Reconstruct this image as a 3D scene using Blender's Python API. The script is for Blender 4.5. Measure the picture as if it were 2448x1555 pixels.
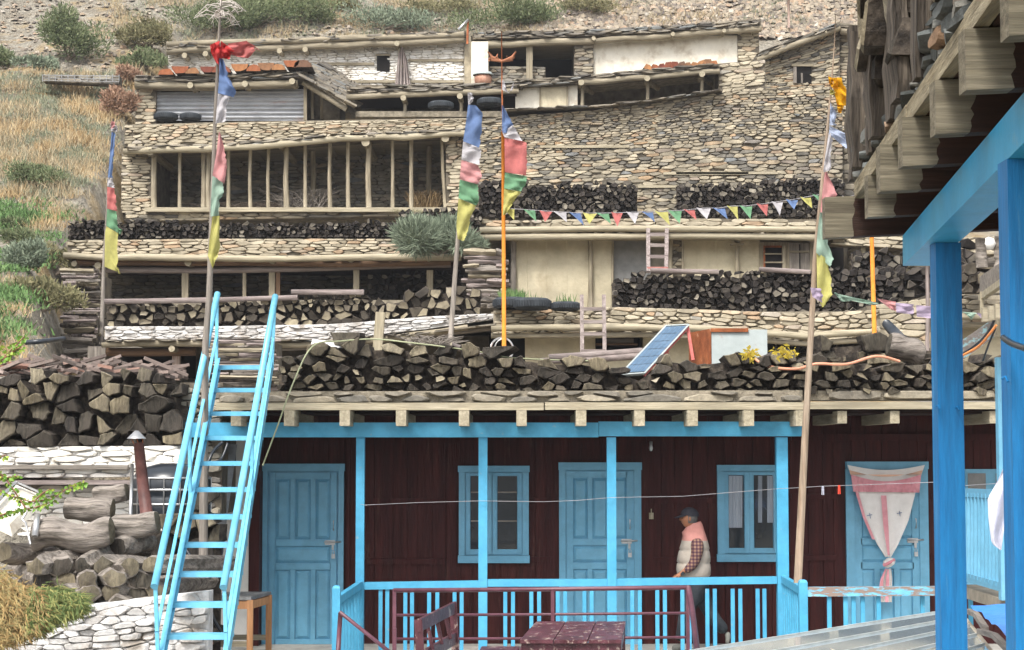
import bpy, math, random, bisect
from mathutils import Vector, Matrix, noise as mn
S = bpy.context.scene
for o in list(bpy.data.objects): bpy.data.objects.remove(o)
C = S.collection
# ------------------------------------------------------------------ camera
F, CX, CY, HZ, EYE = 4480.0, 1224.0, 777.5, 1082.0, 2.3
PITCH = math.atan((HZ-CY)/F)
cam = bpy.data.cameras.new("camera"); co = bpy.data.objects.new("camera", cam); C.objects.link(co)
co.location = (0, 0, EYE); co.rotation_euler = (math.pi/2+PITCH, 0, 0)
cam.sensor_width = 36; cam.lens = 36*F/2448; cam.clip_end = 2000; cam.clip_start = .1
S.camera = co
# ------------------------------------------------------------------ world, sun, exposure
SUN_EL, SUN_ROT = math.radians(52), math.radians(205)
w = bpy.data.worlds.new("World"); S.world = w; w.use_nodes = True
nt = w.node_tree; nt.nodes.clear()
sky = nt.nodes.new('ShaderNodeTexSky'); sky.sky_type = 'NISHITA'; sky.sun_disc = False
sky.sun_elevation = SUN_EL; sky.sun_rotation = SUN_ROT; sky.dust_density = 4; sky.air_density = 1.0; sky.ozone_density = 1
hs = nt.nodes.new('ShaderNodeHueSaturation'); hs.inputs['Saturation'].default_value = .22
bg = nt.nodes.new('ShaderNodeBackground'); bg.inputs[1].default_value = .15
wo = nt.nodes.new('ShaderNodeOutputWorld')
nt.links.new(sky.outputs[0], hs.inputs['Color']); nt.links.new(hs.outputs[0], bg.inputs[0]); nt.links.new(bg.outputs[0], wo.inputs[0])
sl = bpy.data.lights.new("sun", 'SUN'); sl.energy = 1.7; sl.angle = math.radians(14); sl.color = (1, .96, .89)
so = bpy.data.objects.new("sun", sl); C.objects.link(so)
# sun direction: above and behind the camera, a little to the left
sd = Vector((math.sin(SUN_ROT)*math.cos(SUN_EL), math.cos(SUN_ROT)*math.cos(SUN_EL), math.sin(SUN_EL)))
so.rotation_euler = sd.to_track_quat('Z', 'Y').to_euler(); so.location = (0, -20, 40)
S.view_settings.view_transform = 'Standard'; S.view_settings.look = 'None'
S.view_settings.exposure = 1.04; S.view_settings.gamma = 1; S.view_settings.use_curve_mapping = False
S.cycles.max_bounces = 6; S.cycles.use_denoising = True

# ------------------------------------------------------------------ helpers
def Q(x, y, d):            # photograph point (2448 wide) on the vertical plane d metres ahead
    X = (x-CX)/F; U = (CY-y)/F; c, s = math.cos(PITCH), math.sin(PITCH)
    Y = c-U*s; Z = s+U*c; t = d/Y
    return Vector((X*t, d, EYE+Z*t))
K = 2448/2408
def V(x, y, d): return Q(x*K, y*K, d)
def mpx(d): return d/F*K   # metres per view pixel
class MB:
    def __init__(s): s.v = []; s.f = []; s.m = []; s.sm = []
    def add(s, vs, fs, m=0, smooth=False):
        b = len(s.v); s.v += [tuple(p) for p in vs]
        for f in fs: s.f.append([b+i for i in f]); s.m.append(m); s.sm.append(smooth)
    def box(s, a, b, m=0, rot=None, piv=None):
        x0, y0, z0 = a; x1, y1, z1 = b
        vs = [Vector(p) for p in ((x0,y0,z0),(x1,y0,z0),(x1,y1,z0),(x0,y1,z0),(x0,y0,z1),(x1,y0,z1),(x1,y1,z1),(x0,y1,z1))]
        if rot is not None:
            p = Vector(piv) if piv is not None else sum(vs, Vector())/8
            vs = [p+rot@(q-p) for q in vs]
        s.add(vs, ((0,3,2,1),(4,5,6,7),(0,1,5,4),(1,2,6,5),(2,3,7,6),(3,0,4,7)), m)
    def beam(s, p, q, w, h, m=0, up=(0,0,1), jit=0):   # box bar from p to q
        p, q = Vector(p), Vector(q); d = (q-p).normalized(); r = d.cross(Vector(up))
        if r.length < 1e-4: r = d.cross(Vector((0,1,0)))
        r.normalize(); u = r.cross(d)
        vs = []
        for c in (p, q):
            for a, b in ((-1,-1),(1,-1),(1,1),(-1,1)):
                vs.append(c+r*a*w/2+u*b*h/2+Vector([random.uniform(-jit, jit) for _ in range(3)]))
        s.add(vs, ((0,1,2,3),(7,6,5,4),(0,4,5,1),(1,5,6,2),(2,6,7,3),(3,7,4,0)), m)
    def tube(s, pts, rad, n=8, m=0, cap=True, mcap=None, wob=0):
        pts = [Vector(p) for p in pts]; N = len(pts)
        rad = rad if isinstance(rad, (list, tuple)) else [rad]*N
        vs = []; ref = Vector((0,0,1))
        for i, p in enumerate(pts):
            d = (pts[min(i+1, N-1)]-pts[max(i-1, 0)]).normalized()
            if abs(d.dot(ref)) > .95: ref = Vector((1,0,0)) if abs(d.x) < .9 else Vector((0,1,0))
            r = d.cross(ref).normalized(); u = r.cross(d)
            for k in range(n):
                a = 2*math.pi*k/n; rr = rad[i]*(1+wob*random.uniform(-1, 1))
                vs.append(p+r*math.cos(a)*rr+u*math.sin(a)*rr)
        fs = [(i*n+k, i*n+(k+1)%n, (i+1)*n+(k+1)%n, (i+1)*n+k) for i in range(N-1) for k in range(n)]
        s.add(vs, fs, m, n > 5)
        if cap:
            b = len(s.v)-len(vs); mm = m if mcap is None else mcap
            s.f += [[b+k for k in range(n)], [b+(N-1)*n+k for k in reversed(range(n))]]; s.m += [mm, mm]; s.sm += [False, False]
    def lathe(s, prof, c=(0,0,0), n=20, m=0, ax='z', smooth=True):
        vs = []; c = Vector(c)
        for r, h in prof:
            for k in range(n):
                a = 2*math.pi*k/n; p = (r*math.cos(a), r*math.sin(a), h)
                if ax == 'y': p = (p[0], p[2], p[1])
                if ax == 'x': p = (p[2], p[0], p[1])
                vs.append(c+Vector(p))
        fs = [(i*n+k, i*n+(k+1)%n, (i+1)*n+(k+1)%n, (i+1)*n+k) for i in range(len(prof)-1) for k in range(n)]
        s.add(vs, fs, m, smooth)
    def ngon(s, pts, m=0): s.add(pts, [tuple(range(len(pts)))], m)
    def build(s, name, mats, parent=None, origin=None, smooth=None):
        me = bpy.data.meshes.new(name)
        o0 = Vector((0,0,0))
        if parent is None and s.v:
            if origin is None:
                xs = [p[0] for p in s.v]; ys = [p[1] for p in s.v]; zs = [p[2] for p in s.v]
                origin = ((min(xs)+max(xs))/2, (min(ys)+max(ys))/2, min(zs))
            o0 = Vector(origin)
        elif parent is not None: o0 = Vector(parent.get('base', (0,0,0)))
        vs = [(p[0]-o0.x, p[1]-o0.y, p[2]-o0.z) for p in s.v]
        me.from_pydata(vs, [], s.f)
        if not isinstance(mats, (list, tuple)): mats = [mats]
        for m in mats: me.materials.append(m)
        me.polygons.foreach_set('material_index', s.m)
        me.polygons.foreach_set('use_smooth', s.sm if smooth is None else [smooth]*len(s.f))
        me.update()
        o = bpy.data.objects.new(name, me); C.objects.link(o)
        if parent is not None:
            o.parent = parent; o['base'] = tuple(o0)
        else: o.location = o0; o['base'] = tuple(o0)
        return o
def thing(name, label, cat, loc, group=None):
    o = bpy.data.objects.new(name, None); C.objects.link(o); o.location = loc; o.empty_display_size = .2
    o['label'] = label; o['category'] = cat; o['base'] = tuple(loc)
    if group: o['group'] = group
    return o
def tag(o, label=None, cat=None, group=None, kind=None):
    if label: o['label'] = label
    if cat: o['category'] = cat
    if group: o['group'] = group
    if kind: o['kind'] = kind
    return o
# ------------------------------------------------------------------ materials
def lin(c): return tuple(((x/255)/12.92 if x/255 <= .04045 else ((x/255+.055)/1.055)**2.4) for x in c)
def mat(name, cols, src='noise', scale=3.0, var=.35, vscale=6.0, rough=.85, bump=.3, bscale=30, metal=0, stretch=None,
        mask=None, spec=.3, ramp_const=False, bdist=.02, alpha=None, coat=0):
    m = bpy.data.materials.new(name); m.use_nodes = True; n = m.node_tree.nodes; L = m.node_tree.links
    b = n['Principled BSDF']; b.inputs['Roughness'].default_value = rough; b.inputs['Metallic'].default_value = metal
    b.inputs['Specular IOR Level'].default_value = spec; b.inputs['Coat Weight'].default_value = coat
    tc = n.new('ShaderNodeTexCoord'); mp = n.new('ShaderNodeMapping'); L.new(tc.outputs['Object'], mp.inputs[0])
    if stretch: mp.inputs['Scale'].default_value = stretch
    def nz(sc, det=4, ro=.6):
        t = n.new('ShaderNodeTexNoise'); t.inputs['Scale'].default_value = sc; t.inputs['Detail'].default_value = det
        t.inputs['Roughness'].default_value = ro; L.new(mp.outputs[0], t.inputs['Vector']); return t
    if isinstance(cols[0], (int, float)): cols = [(0, cols), (1, cols)]
    elif not isinstance(cols[0][0], (int, float)) or len(cols[0]) == 3: cols = [(i/max(1, len(cols)-1), c) for i, c in enumerate(cols)]
    r = n.new('ShaderNodeValToRGB'); e = r.color_ramp.elements
    if ramp_const: r.color_ramp.interpolation = 'CONSTANT'
    e[0].position, e[0].color = cols[0][0], (*cols[0][1], 1); e[1].position, e[1].color = cols[-1][0], (*cols[-1][1], 1)
    for p, c in cols[1:-1]:
        k = e.new(p); k.color = (*c, 1)
    if src == 'island': g = n.new('ShaderNodeNewGeometry'); L.new(g.outputs['Random Per Island'], r.inputs[0])
    elif src == 'object': g = n.new('ShaderNodeObjectInfo'); L.new(g.outputs['Random'], r.inputs[0])
    else:
        t = nz(scale); mr = n.new('ShaderNodeMapRange'); mr.inputs[1].default_value = .3; mr.inputs[2].default_value = .7
        L.new(t.outputs[0], mr.inputs[0]); L.new(mr.outputs[0], r.inputs[0])
    col = r.outputs[0]
    if var:
        t2 = nz(vscale, 6, .7); mr = n.new('ShaderNodeMapRange'); mr.inputs[1].default_value = .3; mr.inputs[2].default_value = .7
        mr.inputs[3].default_value = 1-var; mr.inputs[4].default_value = 1+var*.6; L.new(t2.outputs[0], mr.inputs[0])
        mx = n.new('ShaderNodeMix'); mx.data_type = 'RGBA'; mx.blend_type = 'MULTIPLY'; mx.inputs[0].default_value = 1
        L.new(col, mx.inputs[6]); L.new(mr.outputs[0], mx.inputs[7]); col = mx.outputs[2]
    if mask:   # (colour, scale, lo, hi, strength): a second colour in patches
        mc, ms, lo, hi, st = mask
        t3 = nz(ms, 8, .65); mr = n.new('ShaderNodeMapRange'); mr.inputs[1].default_value = lo; mr.inputs[2].default_value = hi; mr.inputs[4].default_value = st
        L.new(t3.outputs[0], mr.inputs[0])
        mx = n.new('ShaderNodeMix'); mx.data_type = 'RGBA'; L.new(mr.outputs[0], mx.inputs[0]); L.new(col, mx.inputs[6]); mx.inputs[7].default_value = (*mc, 1)
        col = mx.outputs[2]
    L.new(col, b.inputs['Base Color'])
    if bump:
        t4 = nz(bscale, 6, .65); bp = n.new('ShaderNodeBump'); bp.inputs['Strength'].default_value = bump; bp.inputs['Distance'].default_value = bdist
        L.new(t4.outputs[0], bp.inputs['Height']); L.new(bp.outputs[0], b.inputs['Normal'])
    if alpha is not None: b.inputs['Alpha'].default_value = alpha
    return m
STONE = mat('stone', [(0,(.11,.105,.095)),(.14,(.21,.19,.155)),(.35,(.32,.28,.21)),(.6,(.40,.345,.25)),(.82,(.48,.42,.31)),(.93,(.40,.27,.16)),(1,(.22,.235,.24))], 'island', var=.5, vscale=3, bump=.7, bscale=14, mask=((.17,.15,.125), .35, .46, .62, .5))
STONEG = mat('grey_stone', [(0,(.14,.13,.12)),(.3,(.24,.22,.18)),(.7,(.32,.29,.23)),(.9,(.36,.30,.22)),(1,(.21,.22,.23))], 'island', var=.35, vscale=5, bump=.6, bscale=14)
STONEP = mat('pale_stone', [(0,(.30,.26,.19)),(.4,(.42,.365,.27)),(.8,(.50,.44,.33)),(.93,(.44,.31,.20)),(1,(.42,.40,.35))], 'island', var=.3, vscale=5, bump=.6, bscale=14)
SLATE = mat('slate', [(0,(.13,.12,.11)),(.3,(.22,.195,.16)),(.7,(.30,.26,.20)),(1,(.19,.20,.20))], 'island', var=.4, vscale=4, bump=.5, bscale=20)
WHITE = mat('whitewashed_stone', [(0,(.64,.60,.53)),(.3,(.78,.75,.69)),(1,(.84,.82,.78))], 'island', var=.12, vscale=4, bump=.6, bscale=14, mask=((.40,.33,.24), 2.2, .53, .70, .75))
WHITEB = mat('bright_whitewash', [(0,(.48,.46,.44)),(.5,(.62,.60,.58)),(1,(.72,.71,.70))], 'island', var=.18, vscale=5, bump=1, bscale=9, bdist=.04, mask=((.30,.25,.20), 3.0, .52, .66, .85))
MORTAR = mat('mortar', [(.07,.06,.045),(.19,.16,.12)], scale=4, var=.4, bump=.8, bscale=9)
MORTARW = mat('pale_mortar', [(.42,.38,.32),(.62,.59,.53)], scale=4, var=.4, bump=.8, bscale=9)
MUD = mat('mud', [(.20,.175,.13),(.29,.25,.19)], scale=6, var=.4, bump=.9, bscale=14, bdist=.04)
PLAST = mat('cream_plaster', [(.50,.44,.31),(.60,.535,.39)], scale=1.2, var=.18, vscale=2.5, bump=.7, bscale=5, bdist=.04, mask=((.30,.23,.14), 1.3, .54, .74, .6))
PLASTW = mat('white_plaster', [(.70,.65,.54),(.79,.75,.66)], scale=1.4, var=.1, vscale=4, bump=.5, bscale=6, mask=((.36,.28,.19), 1.7, .50, .68, .75))
WALLP = mat('smooth_white_paint', [(.66,.64,.60),(.76,.74,.70)], scale=1, var=.06, bump=.1)
def wood(name, c0, c1, ax='x', **k):
    st = {'x':(1,14,14),'y':(14,1,14),'z':(14,14,1)}[ax]
    a = dict(scale=1.2, var=.45, vscale=2.2, bump=.5, bscale=4, rough=.8, stretch=st); a.update(k)
    return mat(name, [c0, c1], **a)
TAN = {a: wood('weathered_timber_'+a, (.22,.185,.125), (.37,.32,.235), a) for a in 'xyz'}
PALE = {a: wood('pale_timber_'+a, (.30,.26,.18), (.44,.385,.28), a, var=.35) for a in 'xyz'}
GREY = {a: wood('grey_wood_'+a, (.15,.13,.11), (.30,.265,.23), a) for a in 'xyz'}
PURP = {a: wood('grey_purple_wood_'+a, (.19,.15,.14), (.33,.28,.26), a) for a in 'xyz'}
BROWN = {a: wood('brown_wood_'+a, (.10,.055,.03), (.20,.12,.07), a) for a in 'xyz'}
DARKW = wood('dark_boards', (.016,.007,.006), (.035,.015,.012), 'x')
BARK = mat('bark', [(0,(.018,.015,.013)),(.5,(.06,.048,.038)),(1,(.13,.105,.08))], 'noise', scale=5, var=.5, bump=.8, bscale=12, stretch=(3,1,3))
LEND = mat('split_log_end', [(0,(.035,.03,.025)),(.3,(.078,.067,.052)),(.6,(.14,.12,.085)),(.87,(.24,.20,.13)),(1,(.33,.285,.20))], 'object', var=.8, vscale=2.6, bump=1, bscale=5, bdist=.03, stretch=(7,1,2.2), mask=((.045,.036,.03), 1.3, .52, .64, .75))
LENDI = mat('small_log_end', [(0,(.03,.025,.02)),(.35,(.09,.075,.055)),(.65,(.19,.16,.11)),(.9,(.30,.26,.18)),(1,(.38,.33,.25))], 'island', var=.5, vscale=5, bump=.6, bscale=14)
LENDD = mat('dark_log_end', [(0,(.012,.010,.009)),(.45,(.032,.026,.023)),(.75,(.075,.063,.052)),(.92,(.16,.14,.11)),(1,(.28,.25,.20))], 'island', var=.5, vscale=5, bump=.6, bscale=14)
LRED = mat('reddish_log_end', [(0,(.16,.045,.03)),(.4,(.28,.09,.04)),(.75,(.36,.17,.07)),(1,(.12,.07,.05))], 'object', var=.5, vscale=8, bump=.4)
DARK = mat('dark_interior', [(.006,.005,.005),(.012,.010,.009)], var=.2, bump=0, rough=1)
BLUE = mat('sky_blue_paint', [(.055,.31,.50),(.085,.37,.57)], scale=2.5, var=.16, vscale=6, rough=.5, bump=.2, bscale=22, spec=.35, mask=((.30,.33,.33), 11, .64, .70, .6))
BLUED = mat('blue_door_paint', [(.125,.35,.51),(.165,.41,.58)], scale=1.5, var=.18, vscale=5, rough=.42, bump=.1, bscale=20, spec=.45)
BLUEF = mat('strong_blue_paint', [(.002,.14,.38),(.005,.19,.46)], scale=1.0, var=.28, vscale=2, rough=.5, bump=.5, bscale=5, spec=.45, stretch=(12,12,1.2), bdist=.008, mask=((.12,.30,.46), 1.6, .60, .68, .55))
BLUEW = mat('worn_blue_paint', [(.12,.42,.62),(.20,.50,.66)], scale=3, var=.2, vscale=6, rough=.6, bump=.3, bscale=20, mask=((.25,.17,.13), 7, .46, .52, .95), stretch=(1,4,4))
MAR = mat('maroon_paint', [(.034,.008,.009),(.066,.015,.013)], scale=.8, var=.45, vscale=2, rough=.55, bump=.35, bscale=5, stretch=(8,4,.8), spec=.15, mask=((.12,.06,.045), 1.7, .60, .72, .5))
MARF = mat('worn_maroon_paint', [(.06,.014,.02),(.13,.04,.055)], scale=3, var=.45, vscale=8, rough=.35, bump=.5, bscale=14, spec=.5, mask=((.42,.33,.28), 7, .57, .63, .85), stretch=(1.5,1,1))
MARP = mat('maroon_steel_paint', [(.08,.025,.04),(.14,.05,.07)], scale=4, var=.3, rough=.4, bump=.2, spec=.5)
STEEL = mat('steel', [(.45,.45,.45),(.6,.6,.6)], metal=.8, rough=.35, bump=.1, var=.2)
TIN = mat('corrugated_tin', [(.30,.31,.33),(.46,.47,.49)], scale=1.2, var=.2, metal=.25, rough=.5, bump=.1, stretch=(.6,1,3), mask=((.40,.27,.22), 1.4, .58, .68, .6))
RUST = mat('rusty_steel', [(.22,.06,.02),(.33,.11,.04)], scale=2.5, var=.5, bump=.4, mask=((.50,.42,.30), 3, .6, .66, .7))
ZINC = mat('galvanised_sheet', [(.36,.41,.41),(.46,.50,.49)], scale=2.0, var=.12, rough=.5, bump=.1, mask=((.36,.15,.06), 4.2, .60, .68, .9))
RUB = mat('rubber', [(.018,.022,.028),(.05,.058,.066)], scale=4, var=.3, rough=.7, bump=.2)
BLKP = mat('black_plastic', [(.012,.016,.022),(.03,.036,.045)], scale=2, var=.2, rough=.3, spec=.5, bump=.05)
CLAY = mat('orange_plastic', [(.50,.20,.09),(.58,.25,.12)], var=.15, rough=.5)
RED = mat('red_paint', [(.35,.03,.03),(.45,.06,.05)], var=.2)
ORG = mat('orange_pole_paint', [(.62,.20,.02),(.70,.26,.04)], scale=3, var=.2, bump=.2)
GLASS = mat('window_glass', [(.012,.018,.024),(.03,.04,.05)], scale=1, var=.1, rough=.06, spec=.8, bump=0)
CURT = mat('grey_curtain', [(.26,.30,.36),(.40,.44,.50)], stretch=(30,1,1), scale=1, var=.1, bump=.3, bscale=3)
PINE = wood('orange_pine', (.42,.20,.085), (.56,.29,.14), 'z', var=.3)
def cloth(name, c, var=.18):
    m = mat(name, [tuple(x*.85 for x in c), c], scale=5, var=var, vscale=8, rough=.9, bump=.4, bscale=9, bdist=.03)
    L = m.node_tree.links; n = m.node_tree.nodes; b = n['Principled BSDF']; tr = n.new('ShaderNodeBsdfTranslucent'); mx = n.new('ShaderNodeMixShader'); mx.inputs[0].default_value = .35
    L.new(b.inputs['Base Color'].links[0].from_socket, tr.inputs['Color']); L.new(b.outputs[0], mx.inputs[1]); L.new(tr.outputs[0], mx.inputs[2]); L.new(mx.outputs[0], n['Material Output'].inputs['Surface'])
    return m
CB, CW_, CR, CG, CYL = cloth('blue_cloth',(.15,.23,.43)), cloth('white_cloth',(.55,.53,.55)), cloth('red_cloth',(.54,.17,.16)), cloth('green_cloth',(.17,.35,.20)), cloth('yellow_cloth',(.54,.51,.17))
CPK, CMT, CPB, CLV = cloth('pink_cloth',(.62,.30,.30)), cloth('mint_cloth',(.34,.47,.38)), cloth('pale_blue_cloth',(.42,.48,.62)), cloth('lavender_cloth',(.47,.38,.50))
CSC, CGO, CWH = cloth('scarlet_cloth',(.62,.06,.06)), cloth('golden_cloth',(.80,.42,.01)), cloth('laundry_cloth',(.80,.80,.90))
# ------------------------------------------------------------------ cell packing for masonry and stacked wood
def clip(poly, nx, ny, c):
    out = []; L = len(poly)
    for i in range(L):
        a = poly[i]; b = poly[(i+1) % L]
        da = a[0]*nx+a[1]*ny-c; db = b[0]*nx+b[1]*ny-c
        if da <= 0: out.append(a)
        if (da < 0 < db) or (db < 0 < da):
            t = da/(da-db); out.append((a[0]+(b[0]-a[0])*t, a[1]+(b[1]-a[1])*t))
    return out
def cells(W, H, cw, ch, rng, size=None, jv=.34):
    """irregular courses of Voronoi cells filling W x H; size(v/H) scales the cell with height"""
    k = cw/ch; pts = []; v = ch*.3; row = 0
    while v < H+ch*.2:
        s = size(v/H) if size else 1
        u = -cw*rng.random()
        while u < W+cw:
            st = cw*s*(rng.uniform(.35, 1.1) if rng.random() < .6 else rng.uniform(1.1, 2.1))
            pts.append((u+st/2, (v+ch*s*rng.uniform(-jv, jv))*k, s)); u += st
        v += ch*s*rng.uniform(.85, 1.15); row += 1
    G = {}; g = cw*1.3
    for i, p in enumerate(pts): G.setdefault((int(p[0]//g), int(p[1]//g)), []).append(i)
    out = []
    for i, p in enumerate(pts):
        if p[0] < 0 or p[0] > W or p[1] < 0 or p[1] > H*k: continue
        poly = [(max(0, p[0]-2*g), max(0, p[1]-2*g)), (min(W, p[0]+2*g), max(0, p[1]-2*g)), (min(W, p[0]+2*g), min(H*k, p[1]+2*g)), (max(0, p[0]-2*g), min(H*k, p[1]+2*g))]
        gx, gy = int(p[0]//g), int(p[1]//g); nb = []
        for ax in range(gx-2, gx+3):
            for ay in range(gy-2, gy+3):
                for j in G.get((ax, ay), ()):
                    if j != i:
                        q = pts[j]; dx = q[0]-p[0]; dy = q[1]-p[1]; nb.append((dx*dx+dy*dy, dx, dy, q))
        nb.sort(key=lambda t: t[0])
        for d2, dx, dy, q in nb[:16]:
            poly = clip(poly, dx, dy, dx*(p[0]+q[0])/2+dy*(p[1]+q[1])/2)
            if len(poly) < 3: break
        if len(poly) >= 3: out.append([(a, b/k) for a, b in poly])
    return out
def centroid(poly):
    A = cx = cy = 0
    for i in range(len(poly)):
        x0, y0 = poly[i]; x1, y1 = poly[(i+1) % len(poly)]; c = x0*y1-x1*y0; A += c; cx += (x0+x1)*c; cy += (y0+y1)*c
    if abs(A) < 1e-9: return sum(p[0] for p in poly)/len(poly), sum(p[1] for p in poly)/len(poly), 0
    return cx/(3*A), cy/(3*A), abs(A)/2
def lerp_poly(pts):
    xs = [p[0] for p in pts]; ys = [p[1] for p in pts]
    def f(x):
        if x <= xs[0]: return ys[0]
        if x >= xs[-1]: return ys[-1]
        i = bisect.bisect_right(xs, x)-1; t = (x-xs[i])/(xs[i+1]-xs[i]); return ys[i]+(ys[i+1]-ys[i])*t
    return f
def stone_cell(mb, poly, mp, rng, gap=.012, proud=.06, deep=.1, m=0, rnd=True):
    cx, cy, A = centroid(poly)
    if A < 1e-5: return
    r = math.sqrt(A); s = max(.5, 1-gap*rng.uniform(.1, 1.9)/r*1.3)*(rng.uniform(.72, .9) if rng.random() < .12 else rng.uniform(.96, 1.06))
    P = [(cx+(x-cx)*s, cy+(y-cy)*s) for x, y in poly]
    if rnd:
        Q2 = []
        for i in range(len(P)):
            a, b = P[i], P[(i+1) % len(P)]
            if math.hypot(a[0]-b[0], a[1]-b[1]) < r*.18: Q2.append(((a[0]+b[0])/2, (a[1]+b[1])/2)); continue
            f = rng.uniform(.10, .30); g = rng.uniform(.10, .30); Q2.append((a[0]*(1-f)+b[0]*f, a[1]*(1-f)+b[1]*f)); Q2.append((a[0]*g+b[0]*(1-g), a[1]*g+b[1]*(1-g)))
        P = Q2
    n = len(P)
    if n < 3: return
    w1 = proud*rng.uniform(.35, 1.25); tx, ty = rng.uniform(-.35, .35)*proud/r, rng.uniform(-.35, .35)*proud/r
    vs = [mp(x, y, -deep) for x, y in P]+[mp(x, y, w1*.45) for x, y in P]
    ins = rng.uniform(.70, .86)
    vs += [mp(cx+(x-cx)*ins, cy+(y-cy)*ins, w1+(x-cx)*tx+(y-cy)*ty) for x, y in P]
    fs = [(i, (i+1) % n, n+(i+1) % n, n+i) for i in range(n)]+[(n+i, n+(i+1) % n, 2*n+(i+1) % n, 2*n+i) for i in range(n)]
    fs.append(tuple(range(2*n, 3*n))); mb.add(vs, fs, m)
def wall(parent, bot, top, d, cw, ch, m=None, name='wall', proud=.055, thick=.45, mortar=None, excl=(), seed=1, gap=.007, px='V', size=None, back=True, tilt=0):
    """a coursed rubble wall between two polylines of view points, on the plane d metres ahead"""
    rng = random.Random(seed); fb, ft = lerp_poly(bot), lerp_poly(top); P = V if px == 'V' else Q
    x0, x1 = bot[0][0], bot[-1][0]; a = P(x0, fb(x0), d).x; b = P(x1, fb(x1), d).x; W = b-a
    hs_ = [P(x0, ft(x0+(x1-x0)*t), d).z-P(x0, fb(x0+(x1-x0)*t), d).z for t in [i/10 for i in range(11)]]; H = max(max(hs_), .05)
    def mp(u, v, w):
        x = x0+(x1-x0)*u/W; zb = P(x, fb(x), d).z; zt = P(x, ft(x), d).z
        return Vector((a+u, d-w+tilt*(v/H), zb+(zt-zb)*v/H))
    mb = MB()
    drop = .02 if m is not WHITE and m is not WHITEB else 0
    for c in cells(W, H, cw*1.12, ch*.84, rng, size, .24):
        cx, cy, A = centroid(c)
        if excl:
            xx = x0+(x1-x0)*cx/W; yy = fb(xx)+(ft(xx)-fb(xx))*cy/H
            if any(e[0] <= xx <= e[2] and e[1] <= yy <= e[3] for e in excl): continue
        if rng.random() >= drop: stone_cell(mb, c, mp, rng, gap=gap, proud=proud, m=0)
    if back:
        N = 12; vs = []
        for i in range(N+1):
            u = W*i/N; vs += [mp(u, 0, -.02), mp(u, H, -.02), mp(u, H, -thick), mp(u, 0, -thick)]
        fs = []
        for i in range(N):
            k = i*4
            for j in range(4): fs.append((k+j, k+(j+1) % 4, k+4+(j+1) % 4, k+4+j))
        fs += [(3,2,1,0), tuple(N*4+j for j in range(4))]; mb.add(vs, fs, 1)
    return mb.build(name, [m or STONE, mortar or MORTAR], parent)
def slab(parent, x0, x1, y0, y1, d0, d1, m, name='slab', px='V'):   # box whose front face covers a view rectangle
    P = V if px == 'V' else Q
    a = P(x0, y1, d0); b = P(x1, y0, d0); mb = MB(); mb.box((a.x, d0, a.z), (b.x, d1, b.z)); return mb.build(name, m, parent)
def logline(parent, pts, d, rad, m=None, name='beam', n=8, ext=0, wob=.05):
    P = [V(x, y, d) for x, y in pts]; R = []
    # refine
    A = []
    for i in range(len(P)-1):
        for t in (0, .34, .67): A.append(P[i].lerp(P[i+1], t)+Vector((0, random.uniform(-.02, .02), random.uniform(-.3, .3)*rad)))
    A.append(P[-1]); mb = MB(); mb.tube(A, [rad*random.uniform(.88, 1.1) for _ in A], n, wob=wob); return mb.build(name, m or TAN['x'], parent)
def pole_part(parent, x, y0, y1, d, wpx, m=None, name='post', lean=0, rnd=True):
    a = V(x, y1, d); b = V(x+lean, y0, d); r = wpx*mpx(d)/2; mb = MB()
    if rnd:
        c = a.lerp(b, .5)+Vector((random.uniform(-.4, .4)*r, 0, 0)); mb.tube([a, a.lerp(c, .5), c, c.lerp(b, .5), b], [r*1.06, r*1.0, r*.96, r*.93, r*.98], 8, wob=.07)
    else: mb.beam(a, b, 2*r, 2*r, up=(0, 1, 0))
    return mb.build(name, m or TAN['z'], parent)
def stub(parent, x, y, d, wpx, ln=.5, name='beam_end', out=.35):   # round timber end poking out of an eave
    c = V(x, y, d); r = wpx*mpx(d)/2; mb = MB()
    mb.tube([c+Vector((0, -out, 0)), c+Vector((.02, ln, .0))], [r, r*.95], 10, wob=.06, mcap=1); return mb.build(name, [TAN['y'], PALE['y']], parent)
def slates(parent, pts, d, hpx, m=None, name='roof_edge', out=.35, seed=1, cw=.42, ch=.07, mat_=None):
    cw *= .8; ch *= .75
    """thin stacked slates along an eave line (bottom line given)"""
    bot = pts; top = [(x, y-hpx) for x, y in pts]
    return wall(parent, bot, top, d-out, cw, ch, m or SLATE, name, proud=.16, thick=out+.6, seed=seed, gap=.012, mortar=MORTAR)
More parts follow.
